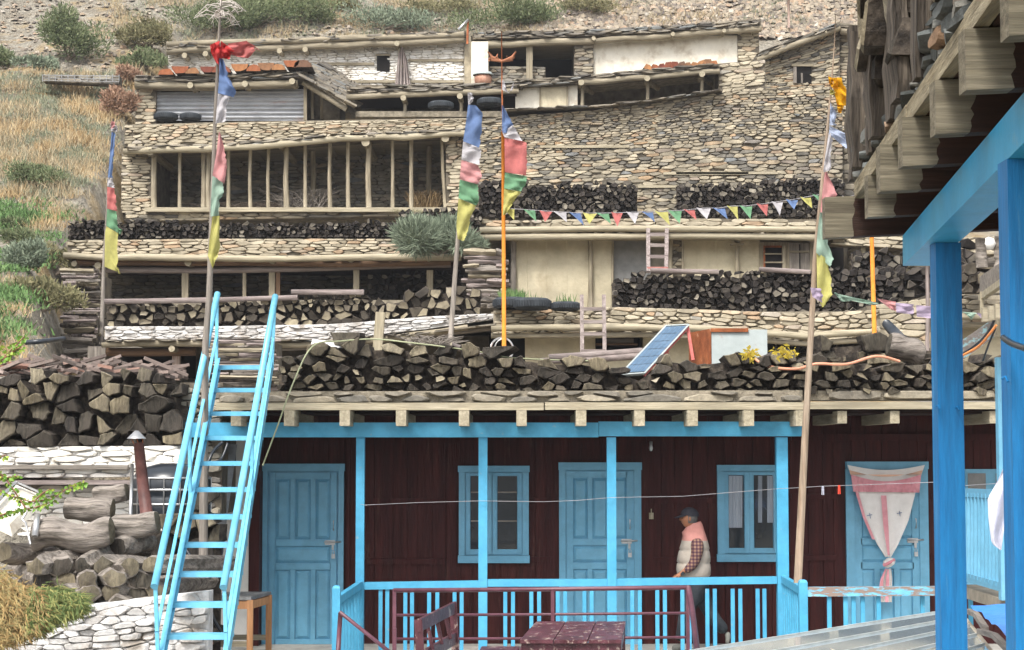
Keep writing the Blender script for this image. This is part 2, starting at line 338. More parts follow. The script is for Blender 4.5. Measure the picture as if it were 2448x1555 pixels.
# ---- firewood: near piles collect cells, the 300 largest become logs of their own, the rest one mass
REST = MB(); NEAR = []
def pile(bot, top, d, cw, ch, seed=1, size=None, near=None, px='V', ragged=.5, dark=0, depth=.45, pr=.07, frame=None, gap=.012):
    rng = random.Random(seed); P = V if px == 'V' else Q
    fb, ft = lerp_poly(bot), lerp_poly(top); x0, x1 = bot[0][0], bot[-1][0]
    if frame is None:
        a = P(x0, fb(x0), d).x; b = P(x1, fb(x1), d).x; W = b-a
        H = max(P(x0, ft(x0+(x1-x0)*t/20), d).z-P(x0, fb(x0+(x1-x0)*t/20), d).z for t in range(21))+ch*.6
        def top_v(u):
            x = x0+(x1-x0)*u/W; return P(x, ft(x), d).z-P(x, fb(x), d).z
        def mp(u, v, w):
            x = x0+(x1-x0)*u/W; return Vector((a+u, d-w, P(x, fb(x), d).z+v))
    else: W, H, top_v, mp = frame
    N_ = 24; vs = []     # dark bark-coloured sheet in place of deep shade between the log ends
    for i in range(N_+1):
        u = W*i/N_; tv = max(.04, top_v(u)*.9-.04); vs += [mp(u, 0, -depth*.42), mp(u, tv, -depth*.42), mp(u, tv*.96, -depth*1.1)]
    REST.add(vs, [(3*i, 3*i+3, 3*i+4, 3*i+1) for i in range(N_)]+[(3*i+1, 3*i+4, 3*i+5, 3*i+2) for i in range(N_)], 0)
    for c in cells(W, H, cw, ch, rng, size):
        cx, cy, A = centroid(c)
        if A < 1e-4: continue
        r = math.sqrt(A); tv = top_v(cx)
        if cy > tv+ragged*r*rng.uniform(-.6, .5): continue
        for _ in range(2 if rng.random() < .7 else 1):
            if rng.random() < .85:
                an = rng.random()*6.283; ex, ey = math.cos(an), math.sin(an); c2 = clip(c, ex, ey, ex*cx+ey*cy+r*rng.uniform(.08, .5))
                if len(c2) >= 3: c = c2
        cx, cy, A = centroid(c)
        if A < 1e-4: continue
        r = math.sqrt(A); s = max(.6, 1-gap/r)*rng.uniform(.95, 1.10); Pp = []
        n0 = len(c)
        for i in range(n0):
            p, q = c[i], c[(i+1) % n0]
            L = math.hypot(q[0]-p[0], q[1]-p[1])
            if L < r*.15: continue
            Pp.append(p)
            if L > r*.6 and near:
                for ff in (.33, .67): Pp.append((p[0]*(1-ff)+q[0]*ff+rng.uniform(-.06, .06)*r, p[1]*(1-ff)+q[1]*ff+rng.uniform(-.06, .06)*r))
        if len(Pp) < 3: continue
        Pp = [(cx+(x-cx)*s, cy+(y-cy)*s) for x, y in Pp]; n = len(Pp)
        w1 = pr*rng.uniform(-1, 1); tx, ty = rng.uniform(-.35, .35), rng.uniform(-.35, .35); dd = depth*rng.uniform(.8, 1.2)
        sx, sy = rng.uniform(-.05, .05), rng.uniform(-.03, .03)
        vs = [mp(x+sx, y+sy, -dd) for x, y in Pp]+[mp(x, y, w1+(x-cx)*tx+(y-cy)*ty) for x, y in Pp]
        vs += [mp(cx+(x-cx)*.86, cy+(y-cy)*.86, w1+.012+(x-cx)*tx+(y-cy)*ty) for x, y in Pp]
        vs.append(mp(cx+rng.uniform(-.2, .2)*r, cy+rng.uniform(-.2, .2)*r, w1+rng.uniform(-.0, .10)*r))
        fs = [(i, (i+1) % n, n+(i+1) % n, n+i) for i in range(n)]+[(n+i, n+(i+1) % n, 2*n+(i+1) % n, 2*n+i) for i in range(n)]
        cap = [(2*n+i, 2*n+(i+1) % n, 3*n) for i in range(n)]
        if near: NEAR.append((A/d/d, vs, fs, cap, n, near, (cx/W, cy/max(tv, .1))))
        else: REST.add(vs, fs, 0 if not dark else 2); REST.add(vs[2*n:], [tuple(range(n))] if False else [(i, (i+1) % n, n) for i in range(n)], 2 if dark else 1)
ORD = 'first second third fourth fifth sixth seventh eighth ninth tenth eleventh twelfth thirteenth fourteenth fifteenth sixteenth seventeenth eighteenth nineteenth'.split()
def flush_near():
    """the 292 largest logs become objects of their own, each told apart by pile, stretch, row and place in the row"""
    NEAR.sort(key=lambda t: -t[0]); rows = {}
    for it in NEAR[:292]:
        pl = it[5]; u, v = it[6]; zi = min(int(u*len(pl[2])), len(pl[2])-1); ri = min(2, int(v*3)); rows.setdefault((pl[0], zi, ri), []).append(it)
    for (nm, zi, ri), its in rows.items():
        its.sort(key=lambda t: t[6][0]); pl = its[0][5]
        for k, (A, vs, fs, cap, n, _, _) in enumerate(its):
            mb = MB(); mb.add(vs, fs[:n], 0)
            for f in fs[n:]+cap: mb.f.append(list(f)); mb.m.append(1); mb.sm.append(False)
            o = mb.build('firewood_log', [BARK, LEND]); tag(o, '%s %s log from left, %s %s, %s' % (ORD[min(k, 18)], pl[3], ('low', 'middle', 'top')[ri], nm, pl[2][zi]), 'firewood log', pl[1])
    for A, vs, fs, cap, n, _, _ in NEAR[292:]:
        REST.add(vs, fs, 0); b = len(REST.v)-len(vs)
        for f in cap: REST.f.append([b+i for i in f]); REST.m.append(1); REST.sm.append(False)
    o = REST.build('small_firewood', [BARK, LENDI, LENDD])
    tag(o, 'small dark split firewood stacked along the terraces and roof edges of the hillside houses', 'firewood', kind='stuff')
# ------------------------------------------------------------------ terrain
LK = [(-40,-.12),(21.6,-.12),(22.6,2.5),(26,3.35),(34,5.0),(45,8.2),(52,11.0),(57.5,13.3),(58.5,14.2),(75,20.6),(100,37),(150,64)]
RK = [(-40,-.12),(26.2,-.12),(26.6,2.9),(34.5,3.4),(34.9,3.6),(40.9,4.6),(47.5,7.2),(53.5,9.8),(60,12.6),(65,15.2),(67.5,17.3),(80,25.5),(150,66)]
fL, fR = lerp_poly(LK), lerp_poly(RK)
XB = lerp_poly([(14,-5.3),(22,-5.6),(26,-6.6),(34,-8.7),(41,-10.2),(48,-10.4),(54,-11.2),(60,-11.6),(66,-12),(90,-14)])
def gz(x, y):
    t = min(1, max(0, (x-XB(y)+.2)/1.0)); t = t*t*(3-2*t)
    z = fL(y)*(1-t)+fR(y)*t
    if y > 23:
        a = min(1, (y-23)/8)*(1-t if y < 62 else 1)
        z += a*(mn.noise(Vector((x*.18, y*.18, 0)))*.9+mn.noise(Vector((x*.7, y*.7, 3)))*.28+mn.noise(Vector((x*2.1, y*2.1, 5)))*.10)
        if y > 60 and x < -15: z += min(1, (y-60)/10)*(-15-x)*.12
    return z
def hit(px, py):   # where the sight line through a view pixel meets the hillside
    d = 22.0
    while d < 140:
        p = V(px, py, d)
        if gz(p.x, d) > p.z: return Vector((p.x, d, gz(p.x, d)))
        d += .15
    p = V(px, py, 100); return p
mb = MB(); ys = []; y = -6.0
while y < 96:
    ys.append(y); y += 2.0 if y < 20 else (.28 if y < 82 else 1.5)
xs = []; x = -45.0
while x < 45: xs.append(x); x += 2.5 if x < -24 or x > 24 else (.28 if x < -3 else .6)
vs = [(x, y, gz(x, y)) for y in ys for x in xs]; nx = len(xs)
mb.add(vs, [(j*nx+i, j*nx+i+1, (j+1)*nx+i+1, (j+1)*nx+i) for j in range(len(ys)-1) for i in range(nx-1)], 0, True)
HILL = mat('hill_earth', [(0,(.20,.17,.13)),(.35,(.27,.24,.19)),(.6,(.33,.30,.245)),(1,(.24,.22,.18))], scale=.8, var=.5, vscale=5, bump=1, bscale=3.5, bdist=.3, mask=((.33,.23,.10), .35, .5, .62, .8))
tag(mb.build('hillside', HILL, origin=(0,0,0)), kind='structure')
# dry grass, ground plants and loose stones: things nobody could count
GR = mat('dry_grass', [(0,(.24,.18,.10)),(.3,(.37,.28,.16)),(.6,(.44,.36,.235)),(.85,(.36,.31,.21)),(1,(.24,.22,.14))], 'island', var=.2, bump=0, rough=.9)
GRO = mat('orange_grass', [(0,(.25,.165,.08)),(.5,(.40,.28,.14)),(1,(.46,.36,.21))], 'island', var=.2, bump=0, rough=.9)
GRL = mat('olive_grass', [(0,(.11,.13,.08)),(.5,(.18,.20,.13)),(1,(.27,.27,.19))], 'island', var=.2, bump=0, rough=.9)
GRG = mat('green_ground_plants', [(0,(.06,.11,.04)),(.5,(.10,.19,.06)),(1,(.17,.25,.10))], 'island', var=.25, bump=0, rough=.9)
SH = {k: mat(k, [(0,a),(.5,b),(1,c)], 'island', var=.35, vscale=3, bump=0, rough=.95) for k, a, b, c in (
    ('shrub_green', (.07,.095,.045),(.12,.15,.07),(.20,.22,.12)), ('shrub_bluegreen', (.10,.13,.09),(.17,.21,.145),(.27,.31,.22)),
    ('shrub_rust', (.20,.11,.07),(.30,.18,.12),(.38,.25,.17)), ('shrub_olive', (.10,.10,.05),(.17,.16,.08),(.27,.24,.13)))}
TWIG = wood('twig', (.16,.12,.09), (.30,.25,.20), 'z')
def blade(mb, p, h, wd, lean, rng, m=0):
    a = rng.random()*6.283; q = p+Vector((math.cos(a)*lean*h, math.sin(a)*lean*h, h*math.sqrt(max(.05, 1-lean*lean)))); b = rng.random()*6.283
    s = Vector((math.cos(b)*wd, math.sin(b)*wd*.3, 0)); mid = p.lerp(q, .55)+Vector((0, 0, h*.06))
    mb.add([p-s, p+s, mid+s*.7, mid-s*.7, q], ((0,1,2,3),(3,2,4)), m)
rng = random.Random(5); gm = MB(); gg = MB()
def inside(x, y): return x > XB(y)-.3 and y < 66
def zone(px, py):   # 0 bare, 1 dry grass, 2 green
    if px < 330 and py < 175:
        v = mn.noise(Vector((px*.012, py*.02, 1))); return 1 if v > .12 and px > 190 else 0
    if py < 110 and px > 330:
        if px < 1330: return 1 if mn.noise(Vector((px*.009, py*.03, 2))) > -.12 else 0
        return 1 if mn.noise(Vector((px*.012, py*.03, 7))) > .08 and py < 62 else 0
    if px < 340 and 175 <= py < 900:
        if py > 470:
            v = mn.noise(Vector((px*.02, py*.02, 4)))
            if py < 660: return 2 if v > .05 else (1 if v > -.2 and px > 60 else 0)
            return 1 if (px-60)+(py-660)*.4 > 0 or v < -.05 else 2
        return 1
    return 0
for _ in range(19000):
    if rng.random() < .66: px, py = rng.uniform(-120, 330), rng.uniform(170, 860)
    else: px, py = rng.uniform(-100, 1900), rng.uniform(-40, 110)
    zn = zone(px, py)
    if zn == 0: continue
    p = hit(px, py)
    if inside(p.x, p.y) or p.y < 22.8: continue
    if zn == 1:
        k = p.y/50; hh = rng.uniform(.24, .62)*(1.1 if py < 110 else 1)
        q_ = mn.noise(Vector((px*.014, py*.028, 9)))+rng.uniform(-.12, .12); mi = 1 if q_ > .22 else (2 if q_ < -.02 else 0)
        if py < 110 and mi == 1: mi = 0
        for _ in range(13): blade(gm, p+Vector((rng.gauss(0, .17), rng.gauss(0, .17), -.04)), hh*rng.uniform(.25, .75)*(.6 if p.y < 40 else 1)*(.6 if mi == 2 else 1), .007*k+.003, rng.uniform(.1, .95), rng, mi)
    else:
        for _ in range(22): blade(gg, p+Vector((rng.gauss(0, .22), rng.gauss(0, .22), -.03)), rng.uniform(.05, .16), .018, rng.uniform(.2, .9), rng)
tag(gm.build('dry_grass', [GR, GRO, GRL]), 'straw coloured dry grass covering the hillside left of and above the houses', 'grass', kind='stuff')
tag(gg.build('ground_plants', GRG), 'low bright green plants on the bank left of the houses', 'ground cover', kind='stuff')
sc_ = MB()
for _ in range(8500):
    r = rng.random()
    if r < .10: px, py = rng.uniform(-60, 420), rng.uniform(-20, 180)
    elif r < .88: px, py = rng.uniform(1250, 2080), rng.uniform(-20, 95)
    else: px, py = rng.uniform(500, 1300), rng.uniform(20, 90)
    p = hit(px, py)
    if inside(p.x, p.y): continue
    s = rng.uniform(.05, .17)*(1.35 if px > 1250 else .8); R = Matrix.Rotation(rng.random()*6.28, 3, 'Z')@Matrix.Rotation(rng.uniform(-.5, .5), 3, 'X')
    base = [Vector((math.cos(k*1.047)*s*rng.uniform(.7, 1.2), math.sin(k*1.047)*s*rng.uniform(.5, .9), 0)) for k in range(6)]
    vs = [p+R@b for b in base]+[p+R@(b*.7+Vector((0, 0, s*rng.uniform(.35, .8)))) for b in base]
    sc_.add(vs, [(k, (k+1) % 6, 6+(k+1) % 6, 6+k) for k in range(6)]+[(6,7,8,9,10,11)])
tag(sc_.build('loose_stones', mat('scree', [(0,(.13,.11,.10)),(.3,(.25,.21,.165)),(.7,(.34,.29,.22)),(.9,(.36,.25,.17)),(1,(.46,.42,.36))], 'island', var=.3, bump=.4)), 'loose grey stones scattered over the slope above the upper roofs', 'scree', kind='stuff')
t = thing('thin_post', 'thin reddish post on the stony slope above the white plastered wall', 'post', V(1855,62,69))
mb = MB(); mb.tube([V(1855,66,69), V(1854,-8,69)], .05, 6); mb.build('shaft', wood('reddish_post', (.28,.19,.15), (.40,.30,.25), 'z'), t)
# shrubs: stems and a crown of many fine sprigs
def shrub(px, py, w, h, key, label, d=None, n=1500, up=.5, cat='shrub', group=None, blen=.2, lean=None):
    rng = random.Random(int(px*7+py)); base = V(px, py, d) if d else hit(px, py); k = mpx(base.y); W = w*k*1.25; H = h*k*1.2
    t = thing('shrub', label, cat, base-Vector((0,0,.05)), group)
    lobes = []
    for _ in range(12):
        ax_ = rng.uniform(-.40, .40); lobes.append((Vector((ax_*W, rng.uniform(-.25, .25)*W, H*rng.uniform(.25, .80-abs(ax_)*.9))), rng.uniform(.16, .30)))
    n = int(n*2.6); blen *= .62; thin = .03 if d else .13
    st = MB()
    for c, r in lobes: st.tube([base, base+c*.5+Vector((0, 0, -.02)), base+c*1.05], [.03*k*50*.6+.008, .015, .006], 5, cap=False)
    st.build('stem', TWIG, t)
    mb = MB()
    for i in range(n):
        c, r = rng.choice(lobes); dirv = Vector((rng.gauss(0, 1), rng.gauss(0, 1), rng.gauss(0, 1))).normalized()
        rr = rng.random()**.45; p = base+c+Vector((dirv.x*r*W*rr, dirv.y*r*W*rr, dirv.z*r*H*1.1*rr))
        if p.z < base.z-.1: p.z = base.z+rng.random()*.1
        g = (dirv*(1-up)+Vector((0, 0, up))+Vector((rng.gauss(0, .4), rng.gauss(0, .4), rng.gauss(0, .3)))); 
        if lean: g += Vector(lean)
        g = g.normalized()
        L = blen*rng.uniform(.5, 1.3); s = g.cross(Vector((0, 1, 0)))
        if s.length < .01: s = Vector((1, 0, 0))
        s = s.normalized()*L*thin; q = p+g*L
        mb.add([p-s*.5, p.lerp(q, .5)-s, q, p.lerp(q, .5)+s], ((0,1,2,3),))
    mb.build('foliage', SH[key], t)
    return t
SHR = [
 (1360,40,120,34,'shrub_olive','olive shrub at the right end of the widest green shrub',900,'shrubs on the slope'),
 (800,30,120,34,'shrub_olive','olive shrub at the top edge above the bluish green one',900,'shrubs on the slope'),
 (600,70,210,80,'shrub_green','wide dark shrub between the tallest flagpole and the grey green mass',2600,'shrubs on the slope'),
 (1050,40,150,40,'shrub_olive','olive shrub patch above the metal spout among the orange grass',1200,'shrubs on the slope'),


 (30,545,60,26,'shrub_green','lowest small green bush at the foot of the grass slope',500,None),

 (160,150,130,125,'shrub_green','big rounded dark green shrub on the bare slope at the far upper left',2600,'shrubs on the slope'),
 (345,118,110,62,'shrub_olive','slanting dark shrub between the big round shrub and the flagpole with dead twigs',1500,'shrubs on the slope'),
 (335,168,85,40,'shrub_green','low green shrub just above the reddish bush beside the upper stone wall',900,'shrubs on the slope'),
 (510,92,175,100,'shrub_green','large dark green shrub behind the twiggy top of the tall flagpole',3000,'shrubs on the slope'),
 (700,55,170,60,'shrub_green','grey green shrub mass above the left end of the long upper roof',2000,'shrubs on the slope'),
 (900,72,190,52,'shrub_bluegreen','bluish green shrub above the metal spout on the upper roof',1800,'shrubs on the slope'),
 (1210,72,230,70,'shrub_green','widest green shrub, right above the dark open rooms of the upper house',2800,'shrubs on the slope'),
 (65,158,42,22,'shrub_bluegreen','small pale bluish shrub left of and below the big round one',400,None),
 (112,170,60,36,'shrub_bluegreen','pale bluish shrub above the wire caged stone wall',600,None),
 (300,205,45,40,'shrub_rust','reddish brown bush at the right end of the caged stone wall',600,None),
 (285,275,70,62,'shrub_rust','rust coloured feathery bush beside the stone pillar of the tin fronted shed',1200,None),
 (0,170,50,60,'shrub_green','dark shrub cut by the left edge of the photo beneath the bare slope',800,None),


 (70,440,120,50,'shrub_green','dark green shrub low on the grass slope near the left edge',1200,None),
 (62,640,80,75,'shrub_bluegreen','pale blue green bush beside the two fallen logs',1500,None),
 (130,650,110,75,'shrub_olive','grey green bush against the end of the dark woodpile terrace',1500,None),
 (100,735,130,80,'shrub_olive','olive and yellow bush below the two fallen logs',1500,None),
 (35,590,60,50,'shrub_green','small bright green bush above the fallen logs',600,None)]
for px, py, w_, h_, key, lab, n, grp in SHR:
    shrub(px, py, w_, h_, key, lab, n=n, blen=.22 if py < 400 else .16, group=grp)
for (x0, y0, x1, y1, d, lab) in ((-20,668,52,660,38,'upper one of two grey logs lying on the bank at the left edge'),(-20,690,58,680,38,'lower one of two grey logs lying on the bank at the left edge')):
    mb = MB(); mb.tube([V(x0, y0, d), V((x0+x1)/2, (y0+y1)/2-1, d), V(x1, y1, d)], .062, 8, wob=.1, mcap=1); tag(mb.build('fallen_log', [GREY['x'], PALE['x']]), lab, 'log', 'fallen logs on the bank')
t = thing('gabion_wall', 'low dark stone wall in a wire cage on the grassy slope', 'retaining wall', V(190, 200, 57.4))
wall(t, [(100,192),(280,200)], [(100,176),(280,178)], 57.2, .42, .2, STONEG, 'stone_fill', seed=91, mortar=MORTAR)
mb = MB()
for i in range(13):
    x = 100+15*i; mb.tube([V(x, 192, 57.05), V(x, 176, 57.05)], .012, 4)
for yy in (177, 184, 190): mb.tube([V(100, yy, 57.05), V(280, yy+3, 57.05)], .012, 4)
mb.build('wire_mesh', STEEL, t)
# ------------------------------------------------------------------ hillside houses, top to bottom
def house(name, label, x, y, d, cat='house', group='stone houses up the hillside'): return thing(name, label, cat, V(x, y, d), group)
def roofdeck(t, pts, d0, d1, drop=2, m=None, name='roof'):
    """flat mud roof running back from an eave line"""
    d0 += .38
    mb = MB(); vs = []
    for x, y in pts:
        a = V(x, y+drop, d0); vs += [a, Vector((a.x*d1/d0 if False else a.x, d1, a.z+.05)), a-Vector((0,0,.12)), Vector((a.x, d1, a.z-.12))]
    fs = []
    for i in range(len(pts)-1):
        k = i*4; fs += [(k, k+4, k+5, k+1), (k+2, k+3, k+7, k+6), (k, k+2, k+6, k+4), (k+1, k+5, k+7, k+3)]
    k = (len(pts)-1)*4; fs += [(0,1,3,2), (k, k+2, k+3, k+1)]; mb.add(vs, fs); return mb.build(name, m or MUD, t)
# --- H7: long upper house -------------------------------------------------
D = 60
t = house('upper_house', 'long whitewashed stone house along the top of the village', 1000, 215, D)
wall(t, [(395,205),(1092,213)], [(395,112),(700,102),(1092,84)], D, .25, .095, WHITE, 'whitewashed_wall', gap=.007, seed=11, excl=[(886,129,915,169)], mortar=MORTARW, thick=5)
slab(t, 886, 916, 131, 169, D-.06, D+.3, DARK, 'window_opening'); slab(t, 883, 918, 127, 131, D-.12, D+.1, TAN['x'], 'window_lintel')
for y, x0, x1 in ((151,720,880),(143,960,1090),(193,730,1090)): slab(t, x0, x1, y-4, y+2, D-.1, D, TAN['x'], 'wall_timber')
logline(t, [(392,122),(560,114),(760,108),(930,102),(1092,92)], D-.35, .12); logline(t, [(392,104),(700,96),(1092,82)], D-.42, .10)
slates(t, [(390,118),(700,104),(1095,86)], D, 13, seed=12, cw=.5, ch=.09)
roofdeck(t, [(390,104),(700,92),(1110,74)], D-.4, 67)
for x, y in ((438,136),(487,132),(660,125),(720,122),(935,108)): stub(t, x, y, D-.3, 13)
for i in range(9): pole_part(t, 930+i*4.2, 108+abs(i-3)*6, 205-(i%3)*3, D-.25-(i%2)*.1, 4, PURP['z'], 'leaning_stick', lean=(4-i)*2.2)
pole_part(t, 943, 105, 160, D-.2, 14)
a = V(1108,205,D-.6); b = V(1148,98,D-.6); mb = MB(); mb.box((a.x,D-.6,a.z),(b.x,D+1.6,b.z)); mb.build('plastered_pillar', PLASTW, t)
slab(t, 1092, 1108, 86, 205, D-.1, D+5, STONE, 'wall_end')
# open rooms
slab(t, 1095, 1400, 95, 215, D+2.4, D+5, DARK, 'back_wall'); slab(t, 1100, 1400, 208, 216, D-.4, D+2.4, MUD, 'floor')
wall(t, [(1148,205),(1283,205)], [(1148,156),(1283,158)], D+.1, .3, .12, STONEG, 'parapet', seed=14)
pole_part(t, 1245, 103, 200, D-.1, 15, rnd=False); 
wall(t, [(1350,190),(1396,190)], [(1350,100),(1396,96)], D-.15, .3, .12, STONE, 'stone_pillar', seed=15, thick=2.5)
logline(t, [(1115,108),(1250,103),(1400,96)], D-.3, .12)
slab(t, 1112, 1400, 88, 101, D-.2, D+2.4, TAN['x'], 'ceiling')
slab(t, 1396, 1745, 84, 215, D, D+5, PLASTW, 'plastered_wall')
wall(t, [(1735,200),(1786,200)], [(1735,74),(1786,72)], D-.05, .32, .12, STONEP, 'wall_corner', seed=16, thick=5)
logline(t, [(1396,98),(1600,84),(1790,68)], D-.35, .11)
slates(t, [(1112,94),(1250,90),(1400,86),(1600,76),(1790,62)], D, 17, seed=17, cw=.5, ch=.09)
roofdeck(t, [(1112,80),(1250,76),(1400,70),(1790,48)], D-.4, 68)
for x, y in ((1395,96),(1580,86),(1700,78)): stub(t, x, y, D-.3, 10)
for i in range(9):   # dry stones on the step below the eave
    pass
# metal spout
t = thing('roof_pole', 'thin bent metal pole sticking up from the long upper roof', 'pole', V(1100,100,D-.7))
mb = MB(); mb.tube([V(1099,104,D-.7), V(1100,55,D-.7), V(1101,50,D-.7)], .04, 6); mb.build('post', RUST, t)
mb = MB(); mb.tube([V(1102,46,D-.75), V(1078,70,D-.75)], .045, 6); mb.build('bar', STEEL, t)
# copper cauldron
D2 = 59.2; c = V(1136,204,D2); mb = MB()
mb.lathe([(0,.0),(.2,.02),(.27,.14),(.28,.28),(.25,.36),(.22,.38)], c, 20, 0)
t = thing('cauldron', 'copper cauldron with an upturned grey basin on its rim, on the upper open terrace', 'cauldron', c)
mb.build('pot', mat('copper', [(.42,.20,.13),(.58,.34,.25)], var=.3, metal=.3, rough=.5), t)
mb = MB(); mb.lathe([(.33,.36),(.34,.38),(.27,.45),(.12,.50),(0,.51)], c, 20); mb.build('basin', ZINC, t)
# --- H7b: gabled house at the right ---------------------------------------
D = 56
t = house('gabled_stone_house', 'stone house with a sloping roof and one dark window, upper right', 1900, 215, D)
wall(t, [(1792,212),(1976,205)], [(1792,136),(1976,66)], D, .3, .10, STONE, 'gable_wall', seed=21, excl=[(1868,152,1908,196)], thick=4)
wall(t, [(1976,330),(2060,330)], [(1976,74),(2060,74)], D+.3, .36, .11, STONEP, 'side_wall', seed=22, thick=4)
slab(t, 1868, 1908, 156, 196, D-.05, D+.2, DARK, 'window_opening'); slab(t, 1862, 1912, 150, 156, D-.12, D+.1, TAN['x'], 'window_lintel')
slab(t, 1866, 1873, 156, 196, D-.1, D, GREY['z'], 'window_frame'); slab(t, 1884, 1888, 172, 196, D-.1, D, GREY['z'], 'shutter')
slates(t, [(1780,138),(1976,62)], D, 12, seed=23, cw=.6, ch=.08); logline(t, [(1780,142),(1976,66)], D-.4, .09)
slates(t, [(1976,70),(2060,74)], D+.2, 12, seed=24, cw=.6, ch=.08); logline(t, [(1976,76),(2060,80)], D-.2, .09)
roofdeck(t, [(1780,128),(1976,52),(2060,62)], D-.4, 62)
for i in range(8): stub(t, 1830+i*20, 124-i*7.6, D-.15, 8, out=.2, name='rafter_end')
# --- H6a: tin fronted shed -------------------------------------------------
D = 54
t = house('tin_fronted_shed', 'stone shed closed with corrugated tin sheets and red wood on its roof', 540, 290, D)
wall(t, [(318,293),(366,293)], [(318,204),(366,204)], D-.1, .32, .11, STONEP, 'stone_pillar', seed=31, thick=2)
for k, (x0, x1, yt) in enumerate(((364,470,218),(470,575,214),(575,716,210))):
    mb = MB(); a = V(x0, 284, D+.05+.012*k); b = V(x1, yt, D+.05+.012*k); n = int((b.z-a.z)/.025); vs = []
    for i in range(n+1):
        z = a.z+(b.z-a.z)*i/n; o = .042*math.sin(2*math.pi*i*.025/.125)
        vs += [(a.x, D+.05+.012*k+o, z), (b.x+.03, D+.05+.012*k+o, z), (b.x+.03, D+.07+.012*k+o, z), (a.x, D+.07+.012*k+o, z)]
    mb.add(vs, [(4*i, 4*i+1, 4*i+5, 4*i+4) for i in range(n)]+[(4*i+2, 4*i+3, 4*i+7, 4*i+6) for i in range(n)], 0, True); mb.build('tin_sheet', TIN, t)
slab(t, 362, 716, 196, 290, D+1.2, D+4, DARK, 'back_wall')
pole_part(t, 718, 205, 284, D, 8, TAN['z'], rnd=False); pole_part(t, 735, 215, 280, D+.6, 7); pole_part(t, 756, 222, 280, D+1.0, 7)
slab(t, 720, 800, 205, 285, D+2.2, D+4, MORTAR, 'side_recess')
logline(t, [(318,202),(500,203),(700,196)], D-.35, .11); slates(t, [(316,196),(500,194),(715,184)], D, 17, seed=32, cw=.6, ch=.08)
logline(t, [(362,210),(700,203)], D-.1, .08)
for x, y in ((452,206),(580,203),(690,197)): stub(t, x, y, D-.35, 15)
roofdeck(t, [(316,180),(500,177),(722,166)], D-.4, 60)
for i in range(8):   # rafters and slates of the side lean-to
    mb = MB(); a = V(712+i*6, 195-i*0, D-.3+i*.45); b = V(815-i*1.5, 258-i*3, D-.3+i*.45)
    mb.tube([a, b], .075, 7, wob=.08, mcap=0); mb.build('rafter', TAN['x'], t)
mb = MB()
a0, a1, b0, b1 = V(705,178,D-.5), V(770,150,D+4), V(832,250,D-.5), V(850,205,D+4)
rg = random.Random(3)
for i in range(26):
    for j in range(9):
        u, v = (i+rg.random()*.6)/26, (j+rg.random()*.5)/9; p = a0.lerp(b0, u).lerp(a1.lerp(b1, u), v); s = rg.uniform(.10, .24)
        mb.box(p-Vector((s, s*.7, .02)), p+Vector((s, s*.7, .03)), 0, Matrix.Rotation(rg.uniform(-.4, .4), 3, 'Z')@Matrix.Rotation(.42, 3, 'Y'))
mb.build('side_roof', SLATE, t)
rg = random.Random(8)
for i, x in enumerate((390,423,452,487,520,563,596,625,655,685,712)):   # reddish split logs on that roof
    y = 176-i*1.4-(4 if i > 8 else 0); c = V(x, y, D-.65); r = rg.uniform(.15, .21); n = 7; mb = MB()
    P = [(math.cos(k/6*math.pi)*r*1.35, abs(math.sin(k/6*math.pi))*r*rg.uniform(1.0, 1.35)) for k in range(7)]
    if i % 2: P = [(p[0], r*1.2-p[1]) for p in P][::-1]
    vs = [c+Vector((p[0], 1.0, p[1])) for p in P]+[c+Vector((p[0], 0, p[1])) for p in P]
    mb.add(vs, [(k, (k+1) % 7, 7+(k+1) % 7, 7+k) for k in range(7)]); mb.add([vs[7+k] for k in range(7)], [tuple(range(7))], 1)
    tag(mb.build('red_log', [BARK, LRED]), '%s reddish log from left on the roof of the tin fronted shed' % ORD[i], 'firewood log', 'red logs on the shed roof')
# --- H6b: low sheds in the middle and right --------------------------------
t = house('low_open_shed', 'low open stone shed with slate roof and two tyres inside, on the upper terrace', 1000, 262, D)
slab(t, 836, 1215, 200, 275, D+1.8, D+4, MORTAR, 'back_wall'); slab(t, 836, 1215, 262, 275, D-.3, D+1.8, MUD, 'floor')
slates(t, [(815,222),(960,218),(1180,212),(1230,208)], D, 17, seed=34, cw=.6, ch=.09, m=SLATE); logline(t, [(815,228),(960,222),(1220,214)], D-.4, .09)
roofdeck(t, [(815,206),(960,202),(1210,195)], D-.4, 60)
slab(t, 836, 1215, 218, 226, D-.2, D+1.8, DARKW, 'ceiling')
for x, y in ((950,236),(1082,232)):
    pole_part(t, x+2, y-2, 270, D-.1, 9); stub(t, x, y, D-.3, 14)
t = house('plastered_shed', 'small pale plastered shed with a boarded hatch on the upper terrace', 1290, 250, D)
slab(t, 1212, 1358, 200, 262, D-.1, D+3, PLASTW, 'wall'); slab(t, 1270, 1336, 206, 258, D-.16, D-.1, PLAST, 'hatch')
for x in (1270, 1334): slab(t, x-2, x+2, 203, 258, D-.2, D-.16, TAN['z'], 'hatch_frame')
slates(t, [(1205,206),(1370,196)], D, 17, seed=35, cw=.5, ch=.09, m=SLATE); roofdeck(t, [(1205,190),(1370,180)], D-.4, 60)
t = house('open_lean_to', 'open lean to with slate roof beside the plastered shed on the upper terrace', 1530, 240, D)
slab(t, 1360, 1692, 190, 262, D+1.8, D+4, MORTAR, 'back_wall'); logline(t, [(1360,196),(1530,182),(1692,168)], D-.4, .09)
slates(t, [(1358,192),(1530,176),(1692,162)], D, 12, seed=36, cw=.6, ch=.08); roofdeck(t, [(1358,182),(1530,168),(1692,152)], D-.4, 60)
